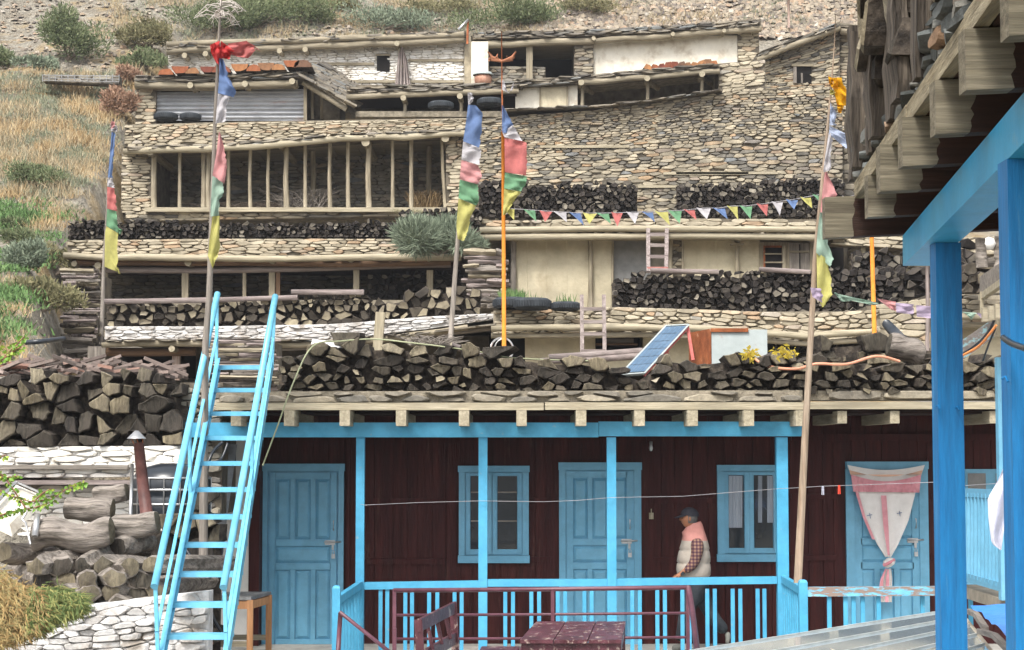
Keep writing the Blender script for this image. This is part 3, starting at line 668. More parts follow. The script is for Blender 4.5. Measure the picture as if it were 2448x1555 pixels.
for x, y in ((1366,200),(1520,190),(1648,180)):
    pole_part(t, x+3, y-4, 255, D-.1, 9); stub(t, x, y, D-.3, 14); 
    mb = MB(); mb.tube([V(x, y, D), V(x+26, y+18, D+1.7)], .09, 7); mb.build('roof_timber', TAN['y'], t)
slab(t, 1692, 1800, 165, 260, D-.1, D+4, STONE, 'end_wall')
wall(t, [(1690,250),(1800,235)], [(1690,150),(1800,140)], D-.15, .3, .11, STONEP, 'end_masonry', seed=37, thick=1)
rg = random.Random(4)
for i in range(11):
    x = 1525+i*15.5; c = V(x, 160-i*.9, D-.3); r = rg.uniform(.10, .16); mb = MB(); mb.tube([c, c+Vector((rg.uniform(-.1, .1), .7, 0))], [r, r*.9], 6, mcap=1, wob=.25)
    tag(mb.build('red_log', [BARK, LRED]), '%s reddish log from left on the open lean to roof' % ORD[i], 'firewood log', 'red logs on the lean to roof')
# tyres up there
def tyre(px, py, d, R, label, flat=True, rot=None, plant=None, w=.2):
    c = V(px, py, d); t = thing('tyre', label, 'tyre', c, 'old tyres on the terraces'); mb = MB(); r = R*.62
    prof = [(r, .02), (r+.03, 0), (R-.06, 0), (R-.01, .03), (R, w*.3), (R, w*.7), (R-.01, w-.03), (R-.06, w), (r+.03, w), (r, w-.02), (r-.0, w*.5), (r, .02)]
    mb.lathe(prof, c, 28); mb.build('tread', RUB, t); mb = MB()
    for k in range(40):
        a = k/40*6.283; p = c+Vector((math.cos(a)*R, math.sin(a)*R, w*.5)); mb.box(p-Vector((.012, .012, w*.28)), p+Vector((.012, .012, w*.28)), 0, Matrix.Rotation(a, 3, 'Z'))
    mb.build('tread_block', RUB, t)
    mb = MB(); mb.lathe([(r-.002, w*.55), (0, w*.6)], c, 20); mb.build('soil', MUD, t)
    if plant:
        rg = random.Random(int(px)); mb = MB()
        for _ in range(plant):
            a = rg.random()*6.28; q = r*math.sqrt(rg.random())*1.1; blade(mb, c+Vector((math.cos(a)*q, math.sin(a)*q, w*.6)), rg.uniform(.12, .28), .012, rg.uniform(0, .5), rg)
        o = mb.build('grass', GRG, None); tag(o, 'tuft of green grass growing in the tyre '+('behind the orange pole' if px < 1215 else 'right of the orange pole' if px < 1300 else 'nearest the wooden ladder'), 'grass', 'grass growing in tyres')
    return t
tyre(390,283,D-.75,.34,'dark tyre lying in front of the left end of the tin sheets'); tyre(448,284,D-.7,.3,'half hidden tyre beside the one at the left end of the tin sheets')
tyre(1037,257,D-1.0,.36,'pale grey tyre lying under the low open shed'); tyre(1152,249,D-1.0,.36,'black tyre with white marks lying under the low open shed')
# --- H5: gallery house and the tall wall ------------------------------------
D = 48
t = house('gallery_house', 'stone house with a long open gallery behind many wooden posts', 700, 500, D)
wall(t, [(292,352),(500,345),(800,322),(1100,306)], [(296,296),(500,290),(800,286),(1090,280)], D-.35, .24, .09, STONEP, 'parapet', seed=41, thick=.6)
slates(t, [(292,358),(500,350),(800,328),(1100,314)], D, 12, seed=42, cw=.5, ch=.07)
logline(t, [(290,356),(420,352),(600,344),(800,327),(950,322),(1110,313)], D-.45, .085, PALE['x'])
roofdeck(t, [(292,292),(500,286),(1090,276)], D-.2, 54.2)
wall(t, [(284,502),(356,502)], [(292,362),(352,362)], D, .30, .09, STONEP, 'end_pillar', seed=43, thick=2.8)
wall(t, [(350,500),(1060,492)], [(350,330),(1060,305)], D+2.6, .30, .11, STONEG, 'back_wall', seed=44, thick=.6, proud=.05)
mb = MB()
for i in range(12):
    a = V(350+i*60, 352-i*3.4, D+.02); b = V(412+i*60, 348-i*3.4, D+.02); mb.box((a.x, D-.1, a.z-.02), (b.x, D+2.7, a.z+.05))
mb.build('ceiling_boards', TAN['x'], t)
slab(t, 284, 1075, 497, 520, D+.2, D+2.6, MUD, 'gallery_floor')
for x, w_, y0, ln in ((362,14,360,0),(384+38,9,352,1),(478,11,352,0),(490,12,356,2),(537,9,350,0),(589,9,349,0),(631,9,348,1),(674,13,348,0),(718,9,343,0),(776,10,338,0),(819,10,335,0),(868,14,335,0),(923,9,332,0),(967,10,330,0),(1047,8,326,-8)):
    pole_part(t, x, y0, 497, D-.05, w_, lean=ln)
for x, y, w_ in ((359,362,19),(483,357,17),(664,346,18),(862,340,20),(1048,331,18)): stub(t, x, y, D-.1, w_, ln=2.4)
slab(t, 340, 1075, 488, 498, D-.5, D+.1, PALE['x'], 'sill_beam')
for x, ln in ((735,.3),(1010,.2)): pole_part(t, x, 345, 490, D+1.6, 14, TAN['z'])
wall(t, [(295,522),(1130,505)], [(295,500),(1130,490)], D-.3, .36, .11, STONE, 'base_course', seed=45, thick=.6)
wall(t, [(1048,500),(1200,500)], [(1060,318),(1200,300)], D-.05, .26, .11, STONEP, 'right_pier', seed=46, thick=3)
# hay and brush on the gallery floor
def brush(px, py, d, w, h, n, label, mt, cat='brushwood', name='brushwood', fan=1.0, r=.012):
    rg = random.Random(int(px+py)); c = V(px, py, d); k = mpx(d); mb = MB()
    for _ in range(n):
        p = c+Vector((rg.uniform(-.4, .4)*w*k, rg.uniform(-.3, .3), 0)); dx = rg.uniform(-.5, .5)*w*k*fan; hh = h*k*rng.uniform(.3, 1)
        mb.tube([p, p+Vector((dx*.5, rg.uniform(-.15, .15), hh*.75)), p+Vector((dx, rg.uniform(-.2, .2), hh))], [r, r*.8, r*.4], 4, cap=False)
    return tag(mb.build(name, mt), label, cat)
brush(712,492,D+.5,120,52,110,'fan of pale dry branches on the gallery floor beside the crooked post',GREY['x'],fan=1.3)
brush(1000,494,D+.8,80,48,420,'heap of brown hay at the right end of the open gallery',mat('hay',[(.22,.15,.08),(.36,.26,.14)],'island',bump=0),'hay','hay_heap',fan=.6)
brush(590,492,D+.9,260,16,260,'thin litter of dry straw along the gallery floor',TWIG,'straw','straw_litter',fan=.7)
t = house('tall_stone_wall', 'tall bare rubble stone wall of the big house, centre right', 1500, 520, D, 'house')
wall(t, [(1085,520),(1500,520),(1984,520)], [(1085,284),(1300,266),(1420,256),(1560,238),(1700,218),(1984,202)], D-.15, .25, .105, STONE, 'front_wall', seed=47, thick=5, size=lambda v: .78 if v > .62 else 1.08)
for x0, x1, y in ((1270,1480,346),(1560,1760,409),(1590,1830,408),(1500,1700,440)): slab(t, x0, x1, y-4, y+2, D-.23, D-.1, PALE['x'], 'wall_timber')
slates(t, [(1180,262),(1420,252),(1560,236),(1700,214)], D, 5, seed=49, cw=.5, ch=.05)
# --- terrace at the right of it ----------------------------------------------
wall(t, [(1984,470),(2120,470)], [(1984,330),(2120,330)], D+.4, .38, .16, STONE, 'set_back_wall', seed=50, thick=4)
# --- H4 left -------------------------------------------------------------------
D = 41
t = house('left_storage_house', 'low stone house with a dark open wood store, left of the leafy shrub', 600, 720, D)
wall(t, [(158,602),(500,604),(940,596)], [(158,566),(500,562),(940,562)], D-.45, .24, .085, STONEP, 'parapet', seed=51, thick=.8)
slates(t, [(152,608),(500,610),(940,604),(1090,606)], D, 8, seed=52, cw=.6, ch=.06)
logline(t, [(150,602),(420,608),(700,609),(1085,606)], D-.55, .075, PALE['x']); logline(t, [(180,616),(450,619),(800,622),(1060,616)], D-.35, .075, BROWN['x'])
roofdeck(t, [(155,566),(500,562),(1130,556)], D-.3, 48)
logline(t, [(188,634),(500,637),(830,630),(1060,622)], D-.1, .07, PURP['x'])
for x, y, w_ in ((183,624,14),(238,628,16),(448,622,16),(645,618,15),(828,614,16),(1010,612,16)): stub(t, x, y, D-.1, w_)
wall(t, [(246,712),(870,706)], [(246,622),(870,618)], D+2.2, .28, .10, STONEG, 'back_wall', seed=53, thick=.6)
slab(t, 860, 1100, 615, 720, D+2.4, D+3, MORTAR, 'back_wall_right')
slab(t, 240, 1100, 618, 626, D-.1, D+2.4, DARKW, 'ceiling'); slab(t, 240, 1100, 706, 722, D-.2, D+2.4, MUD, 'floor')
for x, w_ in ((248,12),(436,15),(575,8),(640,14),(654,10),(838,14),(1011,15)): pole_part(t, x, 636, 712, D-.05, w_, BROWN['z'] if w_ == 10 else TAN['z'], rnd=False)
# --- H4 right -------------------------------------------------------------------
t = house('cream_plastered_house', 'cream plastered house behind the string of pennants', 1500, 720, D)
wall(t, [(1130,548),(1500,545),(1920,548)], [(1130,520),(1500,514),(1920,516)], D-.55, .26, .095, STONEP, 'parapet', seed=55, thick=.8)
slates(t, [(1130,556),(1920,556)], D, 8, seed=56, cw=.3, ch=.06, m=STONEP)
logline(t, [(1128,541),(1400,539),(1920,540)], D-1.05, .07, PALE['x']); logline(t, [(1128,557),(1500,557),(1920,559)], D-1.0, .075, PALE['x'])
roofdeck(t, [(1130,520),(1500,514),(1960,516)], D-.4, 48)
slab(t, 1202, 1440, 556, 740, D, D+4, PLAST, 'cream_wall'); slab(t, 1604, 1786, 556, 660, D, D+4, PLAST, 'cream_wall')
for x in (1240, 1285, 1332, 1640, 1685): pole_part(t, x, 562, 735 if x < 1400 else 658, D+.015, 5, PLAST, 'wall_ridge')
for x, w_ in ((1208,14),(1388,12),(1441,6)): pole_part(t, x, 562, 735 if x != 1388 else 725, D-.08, w_, GREY['z'] if x < 1300 else TAN['z'])
for x, w_ in ((1578,10),(1606,6),(1735,11)): pole_part(t, x, 562, 660, D-.12, w_)
for x in (1210, 1388, 1735): stub(t, x, 562, D-.3, 14)
slab(t, 1720, 1750, 572, 576, D-.3, D-.1, TAN['x'], 'capital')
slab(t, 1196, 1990, 552, 560, D-.5, D+2, TAN['x'], 'soffit')
mesh = mat('wire_screen', [(.20,.20,.20),(.26,.26,.25)], var=.1, bump=.3, bscale=60); slab(t, 1442, 1530, 566, 735, D+.1, D+2, mesh, 'screen_panel')
slab(t, 1530, 1604, 562, 700, D+.2, D+2, STONEG, 'recess_wall')
wall(t, [(1575,650),(1605,650)], [(1575,565),(1605,565)], D-.02, .25, .1, STONE, 'masonry_strip', seed=57)
wn = slab(t, 1786, 1856, 570, 642, D-.06, D+.2, TAN['z'], 'window'); slab(wn, 1796, 1848, 578, 640, D-.09, D-.06, RUST, 'frame'); slab(wn, 1800, 1838, 583, 640, D-.11, D-.09, DARK, 'opening')
for y in (596, 616): slab(wn, 1798, 1842, y, y+3, D-.14, D-.11, TAN['x'], 'bar')
slab(wn, 1840, 1848, 578, 640, D-.13, D-.09, TAN['z'], 'jamb')
dr = slab(t, 1856, 1906, 572, 650, D-.05, D+.2, GREY['z'], 'door'); slab(dr, 1858, 1904, 590, 594, D-.09, D-.05, TAN['x'], 'batten'); slab(dr, 1880, 1882, 575, 650, D-.06, D-.05, DARK, 'gap')
slab(t, 1906, 1920, 560, 660, D-.1, D+2, TAN['z'], 'corner_post'); slab(t, 1950, 2000, 560, 700, D+1, D+3, DARK, 'doorway')
wall(t, [(1996,660),(2140,660)], [(1996,575),(2140,575)], D+.4, .3, .12, STONE, 'end_wall', seed=58, thick=3)
pole_part(t, 2030, 575, 650, D, 12, PALE['z'])
wall(t, [(1955,575),(2345,600)], [(1955,546),(2345,560)], D-.2, .34, .13, STONEP, 'upper_course', seed=59, thick=.5)
wall(t, [(2130,760),(2420,760)], [(2130,560),(2420,560)], D+.8, .34, .15, STONE, 'right_wall', seed=60, thick=2)
# --- H3 left ---------------------------------------------------------------------
D = 34
t = house('white_banded_house', 'low house with a whitewashed stone band under its stacked wood, left', 640, 830, D)
wall(t, [(246,806),(500,800),(800,798),(1000,775),(1160,752)], [(246,768),(500,768),(800,762),(1000,745),(1150,738)], D-.4, .24, .07, WHITEB, 'white_parapet', seed=61, thick=.9, mortar=WHITEB, gap=.005)
logline(t, [(240,812),(460,808),(700,812),(900,800),(1100,770)], D-.45, .055, TAN['x']); logline(t, [(240,828),(460,826)], D-.2, .075, BROWN['x'])
logline(t, [(560,820),(800,816),(960,792),(1180,770)], D-.3, .05, GREY['x'])
slates(t, [(246,806),(500,803),(800,804),(1000,786),(1170,766)], D-.1, 6, seed=62, cw=.4, ch=.05, m=SLATE)
roofdeck(t, [(244,775),(500,772),(800,768),(1170,745)], D-.2, 40.6)
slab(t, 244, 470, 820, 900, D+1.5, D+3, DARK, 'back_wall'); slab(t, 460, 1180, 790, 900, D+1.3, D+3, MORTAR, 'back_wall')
pole_part(t, 415, 832, 895, D-.1, 17, wood('mottled_post', (.22,.12,.08), (.45,.38,.33), 'z', scale=3), rnd=False); stub(t, 412, 823, D-.25, 15)
stub(t, 965, 806, D-.3, 18); pole_part(t, 885, 735, 860, D-.9, 22, PALE['z'], 'leaning_board', lean=10, rnd=False)
slab(t, 205, 248, 815, 900, D-.3, D+1, GREY['z'], 'door_board')
# --- H3 right --------------------------------------------------------------------
t = house('lower_cream_house', 'low cream walled house whose stone edged roof carries the tyres', 1500, 850, D)
wall(t, [(1160,776),(1500,776),(1660,778),(1900,796),(2070,786)], [(1160,730),(1440,722),(1700,730),(1900,738),(2070,728)], D-.5, .22, .09, STONEP, 'parapet', seed=65, thick=1, gap=.012, mortar=MUD)
logline(t, [(1155,772),(1500,770),(1700,776),(1900,790),(2070,780)], D-1.0, .06, PALE['x']); slates(t, [(1155,786),(1500,782),(1700,788),(1900,806),(2070,796)], D-.2, 8, seed=66, cw=.3, ch=.05, m=STONEP)
logline(t, [(1155,790),(1500,788),(1700,794),(1900,810),(2070,800)], D-.9, .045, TAN['x'])
roofdeck(t, [(1155,732),(1440,724),(1700,732),(2120,730)], D-.4, 41)
slab(t, 1235, 1400, 786, 870, D, D+3, PLAST, 'cream_wall'); slab(t, 1512, 1640, 786, 870, D, D+3, PLAST, 'cream_wall'); slab(t, 1400, 1512, 828, 870, D, D+3, PLAST, 'cream_wall')
slab(t, 1398, 1514, 784, 830, D+.8, D+2, DARK, 'opening'); slab(t, 1402, 1500, 808, 812, D-.1, D+.4, BROWN['x'], 'shelf_board'); slab(t, 1420, 1490, 797, 807, D-.0, D+.5, GREY['x'], 'shelf_board'); slab(t, 1398, 1516, 824, 830, D-.1, D+.2, BROWN['x'], 'sill')
slab(t, 1150, 1238, 786, 850, D+.6, D+2, DARK, 'recess'); slab(t, 1640, 2110, 796, 860, D+1.2, D+3, MORTAR, 'back_wall')
for x in (1395, 1180, 1640): stub(t, x, 788, D-.3, 13)
wall(t, [(2040,830),(2200,850)], [(2040,720),(2200,700)], D-.2, .34, .14, STONEP, 'right_masonry', seed=67, thick=2)
wall(t, [(2190,760),(2420,760)], [(2190,690),(2420,690)], D+.4, .34, .10, STONE, 'right_band', seed=68, thick=2); logline(t, [(2120,742),(2420,744)], D-.1, .07, PALE['x']); logline(t, [(2120,764),(2420,766)], D+.1, .06, TAN['x'])
pole_part(t, 2180, 610, 860, D-.8, 10, PURP['z'], 'post'); pole_part(t, 2196, 745, 860, D-.6, 14, PALE['z']); slab(t, 2200, 2420, 750, 900, D+.8, D+2, PLAST, 'plaster_bay')
# --- far woodpiles (one mass) ------------------------------------------------------
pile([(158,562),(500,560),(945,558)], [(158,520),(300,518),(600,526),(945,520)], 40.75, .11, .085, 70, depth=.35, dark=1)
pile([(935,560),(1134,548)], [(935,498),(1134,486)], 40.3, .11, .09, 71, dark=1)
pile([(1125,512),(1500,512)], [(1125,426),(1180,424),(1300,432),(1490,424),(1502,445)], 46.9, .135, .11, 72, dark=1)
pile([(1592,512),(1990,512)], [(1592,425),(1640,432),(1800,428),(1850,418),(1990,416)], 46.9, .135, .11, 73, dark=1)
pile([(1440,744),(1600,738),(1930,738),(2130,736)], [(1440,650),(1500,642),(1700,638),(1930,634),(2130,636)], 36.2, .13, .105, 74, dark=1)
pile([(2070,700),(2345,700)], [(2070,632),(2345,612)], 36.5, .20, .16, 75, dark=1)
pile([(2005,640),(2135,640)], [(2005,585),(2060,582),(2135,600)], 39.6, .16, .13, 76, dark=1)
pile([(246,770),(500,768),(870,768)], [(246,708),(500,712),(660,700),(870,690)], 33.85, .15, .12, 77, size=lambda v: 1.45-.8*v, dark=0, ragged=.3)
pile([(872,762),(1010,742),(1130,742)], [(872,712),(935,700),(1060,674),(1130,688)], 33.95, .20, .165, 78, ragged=.6)
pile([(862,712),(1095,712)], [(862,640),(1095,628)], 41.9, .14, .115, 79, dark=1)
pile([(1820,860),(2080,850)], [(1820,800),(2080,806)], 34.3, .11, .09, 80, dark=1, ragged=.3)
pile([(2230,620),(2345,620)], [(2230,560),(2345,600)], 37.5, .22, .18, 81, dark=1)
pile([(2262,690),(2345,690)], [(2262,620),(2345,625)], 33.5, .24, .20, 82)
# poles laid along the edges of the piles
for x0, y0, x1, y1, d, lab in ((246,710,500,706,33.75,'long grey pole lying on the stacked wood left of the tallest flagpole'),(500,706,700,700,33.75,'grey pole on the stacked wood under the middle of the dark wood store'),(685,688,856,688,33.8,'short grey pole on the stacked wood at the right of the wood store'),
   (1530,637,1690,640,36.1,'grey slab of bark on top of the woodpile below the narrow ladder'),(1785,634,1905,640,36.1,'grey board on top of the woodpile below the grey door')):
    mb = MB(); mb.tube([V(x0, y0, d), V((x0+x1)/2, (y0+y1)/2, d), V(x1, y1, d)], .05, 7, wob=.15); tag(mb.build('edge_pole', PURP['x']), lab, 'pole', 'poles lying on the woodpiles')
# timber crib wall at the left ends: horizontal split beams seen along their length
def crib(x0, x1, y0, y1, d, label, n, m='x', seed=1, dd=1.4, rr=(.55, 1.0)):
    rg = random.Random(seed); t = thing('stacked_beams', label, 'stacked timber', V((x0+x1)/2, y1, d)); y = y1; k = mpx(d); h = (y1-y0)/(n*1.35)
    while y > y0:
        hh = h*rg.uniform(.6, 1.5); x = x0+(x1-x0)*rg.uniform(-.12, .06); end = x1+(x1-x0)*rg.uniform(-.08, .12)
        while x < end-8:
            L = (x1-x0)*(rg.uniform(.8, 1.1) if rg.random() < .55 else rg.uniform(.25, .6)); xe = min(x+L, end); dz = d+rg.uniform(-.12, .10)
            a = V(x, y-hh/2, dz); b = V(xe, y-hh/2+rg.uniform(-.3, .3)*hh, dz+rg.uniform(-.15, .15)); r = hh*k*.62; N = 7; s0 = rg.random()*60; nn = 6; vs = []
            prof = [(rg.uniform(.7, 1.2), q/nn*6.283+rg.uniform(-.25, .25)) for q in range(nn)]
            for q in range(N+1):
                c = a.lerp(b, q/N); f = rg.uniform(.85, 1.1) if 0 < q < N else rg.uniform(.6, .95)
                for pr_, an in prof: g = pr_*f*(1+.5*mn.noise(Vector((q*.5, an, s0)))); vs.append(c+Vector((rg.uniform(-.1, .1)*r, math.cos(an)*r*g, math.sin(an)*r*g*.85)))
            mb = MB(); mb.add(vs, [(q*nn+i, q*nn+(i+1) % nn, (q+1)*nn+(i+1) % nn, (q+1)*nn+i) for q in range(N) for i in range(nn)]); mb.add(vs[:nn], [tuple(range(nn))], 1); mb.add(vs[-nn:], [tuple(range(nn))], 1)
            mb.build('split_beam', [(PURP['x'], GREY['x'], TAN['x'], BARK)[rg.choice((0,0,1,1,2,3))], PALE['x']], t); x = xe+rg.uniform(0, 6)
        y -= hh*.92
    mb = MB(); a = V(x0+6, y1, d+.15); b = V(x1-6, y0+4, d+.15); mb.box((a.x, d+.15, a.z), (b.x, d+dd, b.z)); mb.build('core', MORTAR, t)
    return t
crib(150, 236, 640, 742, 36, 'rough stack of grey split beams forming the left end of the wood store terrace', 9, seed=3)
crib(150, 232, 740, 862, 34.5, 'lower stack of thick grey beams just left of the dark doorway', 8, seed=4)
crib(1095, 1190, 600, 728, 37.5, 'stack of pale twisted trunks between the wood store and the orange pole', 8, seed=5)
crib(488, 645, 798, 860, 27.5, 'stack of weathered grey planks seen through the top of the blue stairs', 6, seed=6)
crib(500, 660, 862, 930, 26.6, 'lower stack of pale split beams behind the top treads of the blue stairs', 6, seed=9)
# tyres and grass by the orange pole
D = 34
tyre(1203,727,D-.6,.33,'pale tyre full of bright grass behind the orange pole',plant=380,w=.2); tyre(1252,729,D-.95,.33,'large grey tyre in the middle of the three by the orange pole',plant=14,w=.2); tyre(1330,731,D-.95,.28,'smaller black tyre nearest the wooden ladder',plant=30,w=.15)
shrub(1030,602,125,84,'shrub_bluegreen','large feathery grey green shrub on the terrace behind the flagpole',d=39.6,n=6000,up=.5,blen=.42)
shrub(1115,592,44,30,'shrub_bluegreen','small feathery shrub at the right foot of the large one',d=39.8,n=700,up=.6,blen=.22)
shrub(960,505,60,10,'shrub_olive','small tuft of moss and herbs on the dark woodpile top',d=46,n=200,blen=.12)
# wooden ladders
def ladder(x0, x1, yt, yb, d0, d1, ys, label, lean=0, redrung=None):
    t = thing('wooden_ladder', label, 'ladder', V((x0+x1)/2, yb, d0), 'wooden ladders between the terraces')
    wp = 9*mpx(d0)
    for x in (x0, x1):
        mb = MB(); mb.beam(V(x+random.uniform(-2, 2), yb, d0), V(x+lean, yt, d1), wp, wp*.7, up=(0, 1, 0)); mb.build('rail', PURP['z'], t)
    for y in ys:
        s = (yb-y)/(yb-yt); d = d0+(d1-d0)*s-.03; mb = MB(); h = 8*mpx(d)
        mb.beam(V(x0-2+lean*s, y, d), V(x1+3+lean*s, y+random.uniform(-1, 1), d), h*.8, h, up=(0, 0, 1)); mb.build('rung', PURP['x'] if y != redrung else mat('pinkish_board', [(.45,.18,.16),(.52,.25,.2)]), t)
    return t
ladder(1368,1420,695,830,32.0,32.7,(727,757,786,826),'grey wooden ladder leaning beside the black tyre')
ladder(1524,1568,532,640,38.5,40.0,(552,577,604,632),'narrow wooden ladder up to the pennant roof, with one pink rung',redrung=632)
# ------------------------------------------------------------------ ground structures in front
FZ = -.10
mb = MB(); mb.box((-5.6, 13, -.5), (16, 26, -.105)); tag(mb.build('courtyard', mat('courtyard_stone', [(.28,.27,.25),(.42,.40,.37)], scale=3, var=.3, bump=.5, bscale=8)), kind='structure')
# ------------------------------------------------------------------ the blue and maroon veranda house
D, DW = 22.2, 23.8
t = vh = thing('veranda_house', 'wooden house with maroon boards and a sky blue veranda', 'house', (1.5, DW, FZ))
mb = MB(); a = Q(595,1560,DW); b = Q(2385,960,DW); mb.box((a.x, DW, FZ-.3), (b.x+1.5, DW+.12, Q(1200, 983, 21.8).z))
rg = random.Random(2); x = a.x
while x < b.x+1.4:      # vertical boards with narrow gaps
    w_ = rg.uniform(.13, .24); mb.box((x+.004, DW-.018-rg.random()*.008, FZ), (x+w_-.004, DW-.0005, Q(1200, 983, 21.8).z)); x += w_
mb.build('board_wall', MAR, t)
def qb(p, x0, x1, y0, y1, d, th, m, name, fwd=True):   # panel facing the camera, standing th proud of depth d
    a = Q(x0, y1, d); b = Q(x1, y0, d); mb = MB(); mb.box((a.x, d-th, a.z), (b.x, d-.001, b.z)); return mb.build(name, m, p)
for x0, x1, y in ((840,1065,1341),(840,1065,1196),(1270,1325,1336),(1270,1325,1196),(1560,1712,1337),(1560,1712,1196),(1890,1998,1332),(1890,1998,1186),(2225,2385,1330),(2225,2385,1186)):
    qb(t, x0, x1, y-5, y+8, DW, .06, MAR, 'wall_batten')
for x0, x1 in ((1068,1092),(1308,1336),(1535,1560),(1996,2022),(2222,2236),(826,838)): qb(t, x0, x1, 1060, 1560, DW, .045, MAR, 'wall_stud')
qb(t, 1890, 2400, 1038, 1054, DW, .08, MAR, 'wall_plate')
mb = MB(); mb.box((a.x-2.0, D-.1, FZ-.4), (b.x+1.5, DW, FZ)); mb.build('veranda_floor', mat('veranda_concrete', [(.34,.33,.30),(.45,.43,.39)], scale=4, var=.3, bump=.3), t)
# roof: deck, fascia plank, rafters
RZ = Q(1200, 981, 21.8).z
mb = MB(); l = Q(437,1000,21.75).x; r = Q(2400,1000,21.75).x; mb.box((l+.35, 22.0, RZ+.02), (r+1.2, 26.2, RZ+.10)); mb.build('roof', MUD, t)
mb = MB(); mb.box((Q(515,981,21.75).x, 21.75, RZ-.0), (Q(1300,981,21.75).x, 21.85, RZ+.085)); mb.box((Q(1303,981,21.75).x, 21.745, RZ+.004), (Q(1925,981,21.75).x, 21.85, RZ+.09)); mb.build('fascia', PALE['x'], t)
mb = MB(); mb.box((Q(1928,973,21.9).x, 21.9, RZ+.015), (r+1.2, 21.97, RZ+.095)); mb.build('fascia', PALE['x'], t)
for x in (568,694,824,961,1108,1246,1389,1530,1656,1790,1913):
    w_ = 12*22/F; c = Q(x, 990, 21.7).x+random.uniform(-.01, .01); mb = MB(); mb.box((c-w_, 21.62, RZ-.185), (c+w_, DW+.1, RZ-.006), 0); mb.build('rafter', PALE['y'], t)
for x in (2008,2133,2369):
    w_ = 11*22/F; c = Q(x, 985, 22.1).x; mb = MB(); mb.box((c-w_, 21.95, RZ-.15), (c+w_, DW+.1, RZ-.006)); mb.build('rafter', PALE['y'], t)
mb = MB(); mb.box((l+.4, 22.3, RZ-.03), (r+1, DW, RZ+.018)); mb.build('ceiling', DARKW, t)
# blue plate beam and posts
mb = MB(); zt = Q(1200, 1011, D).z; zb = Q(1200, 1046, D).z
xa, xm, xe = Q(437,1020,D).x, Q(1430,1020,D).x, Q(1914,1020,D).x
mb.box((xa, D-.09, zb), (xm, D+.07, zt)); mb.box((xm+.004, D-.086, zb+.012), (xe, D+.07, zt+.012)); mb.build('plate_beam', BLUE, t)
def post(x0, x1, y0, d, name='post', zt=None, zb=FZ, m=None, th=None):
    a = Q(x0, 1300, d); b = Q(x1, 1300, d); mb = MB(); mb.box((a.x, d-.05, zb), (b.x, d-.05+(th or (b.x-a.x)), zt if zt is not None else Q(x0, y0, d).z)); return mb.build(name, m or BLUE, t)
for x0, x1 in ((851,871),(1144,1165),(1451,1473),(1857,1884)): post(x0, x1, 1047, D, zt=zb)
# balustrade
def rail(p, q, h, w_, m=None, name='rail', parent=None): mb = MB(); mb.beam(p, q, w_, h); return mb.build(name, m or BLUE, parent or t)
for (x0, y0, x1, y1) in ((871,1401,1144,1397),(1165,1394,1451,1393),(1473,1392,1857,1387)): rail(Q(x0, y0, D), Q(x1, y1, D), .085, .07)
for x in (909,927,969,986,1027,1045,1086,1103,1208,1226,1271,1288,1333,1351,1396,1414,1512,1530,1572,1590,1631,1647,1691,1709,1751,1769,1811,1828):
    a = Q(x+rg.uniform(-1, 1), 1408, D); b = Q(x+rg.uniform(-1, 1), 1408, D); mb = MB(); mb.beam(Vector((a.x, D, FZ+.06)), a, .045, .03, up=(0,1,0)); mb.build('baluster', BLUE, t)
rail(Vector((Q(871,1500,D).x, D, FZ+.04)), Vector((Q(1857,1500,D).x, D, FZ+.04)), .05, .05, name='bottom_rail')
DN = 20.3
def newel(x0, x1, y0, d, rnd=.02):
    a = Q(x0, y0, d); b = Q(x1, y0, d); w_ = b.x-a.x; mb = MB(); mb.box((a.x, d-w_/2, FZ), (b.x, d+w_/2, a.z-.03))
    c = Vector(((a.x+b.x)/2, d, a.z-.03)); mb.add([c+Vector((i*w_/2*s, j*w_/2*s, h)) for s, h in ((1,0),(.8,.022),(.4,.03)) for i, j in ((-1,-1),(1,-1),(1,1),(-1,1))], [(k*4+i, k*4+(i+1) % 4, k*4+4+(i+1) % 4, k*4+4+i) for k in range(2) for i in range(4)]+[(8,9,10,11)])
    mb.build('newel_post', BLUE, t)
newel(795,814,1400,DN); newel(1909,1929,1386,DN)
for (p, q, nb) in ((Q(862,1398,D), Q(805,1436,DN), 7), (Q(1872,1385,D), Q(1918,1412,DN), 8)):
    rail(p, q, .085, .06)
    for i in range(nb):
        c = p.lerp(q, (i+.8)/(nb+.6)); mb = MB(); mb.beam(Vector((c.x, c.y, FZ)), c, .042, .028, up=(0,1,0)); mb.build('baluster', BLUE, t)
p, q = Q(1929,1415,DN), Q(2420,1412,DN-.1); rail(p, q, .10, .07, BLUEW)
for x in (1982,2040,2100,2240+10,1690*0+2205,2320): 
    for dx in (0,):
        a = Q(x, 1425, DN); mb = MB(); mb.beam(Vector((a.x, DN, FZ)), a, .045, .03, up=(0,1,0)); mb.build('baluster', BLUE, t)
for x in (2001-0+20, 2062,): 
    a = Q(x, 1425, DN); mb = MB(); mb.beam(Vector((a.x, DN, FZ)), a, .045, .03, up=(0,1,0)); mb.build('baluster', BLUE, t)
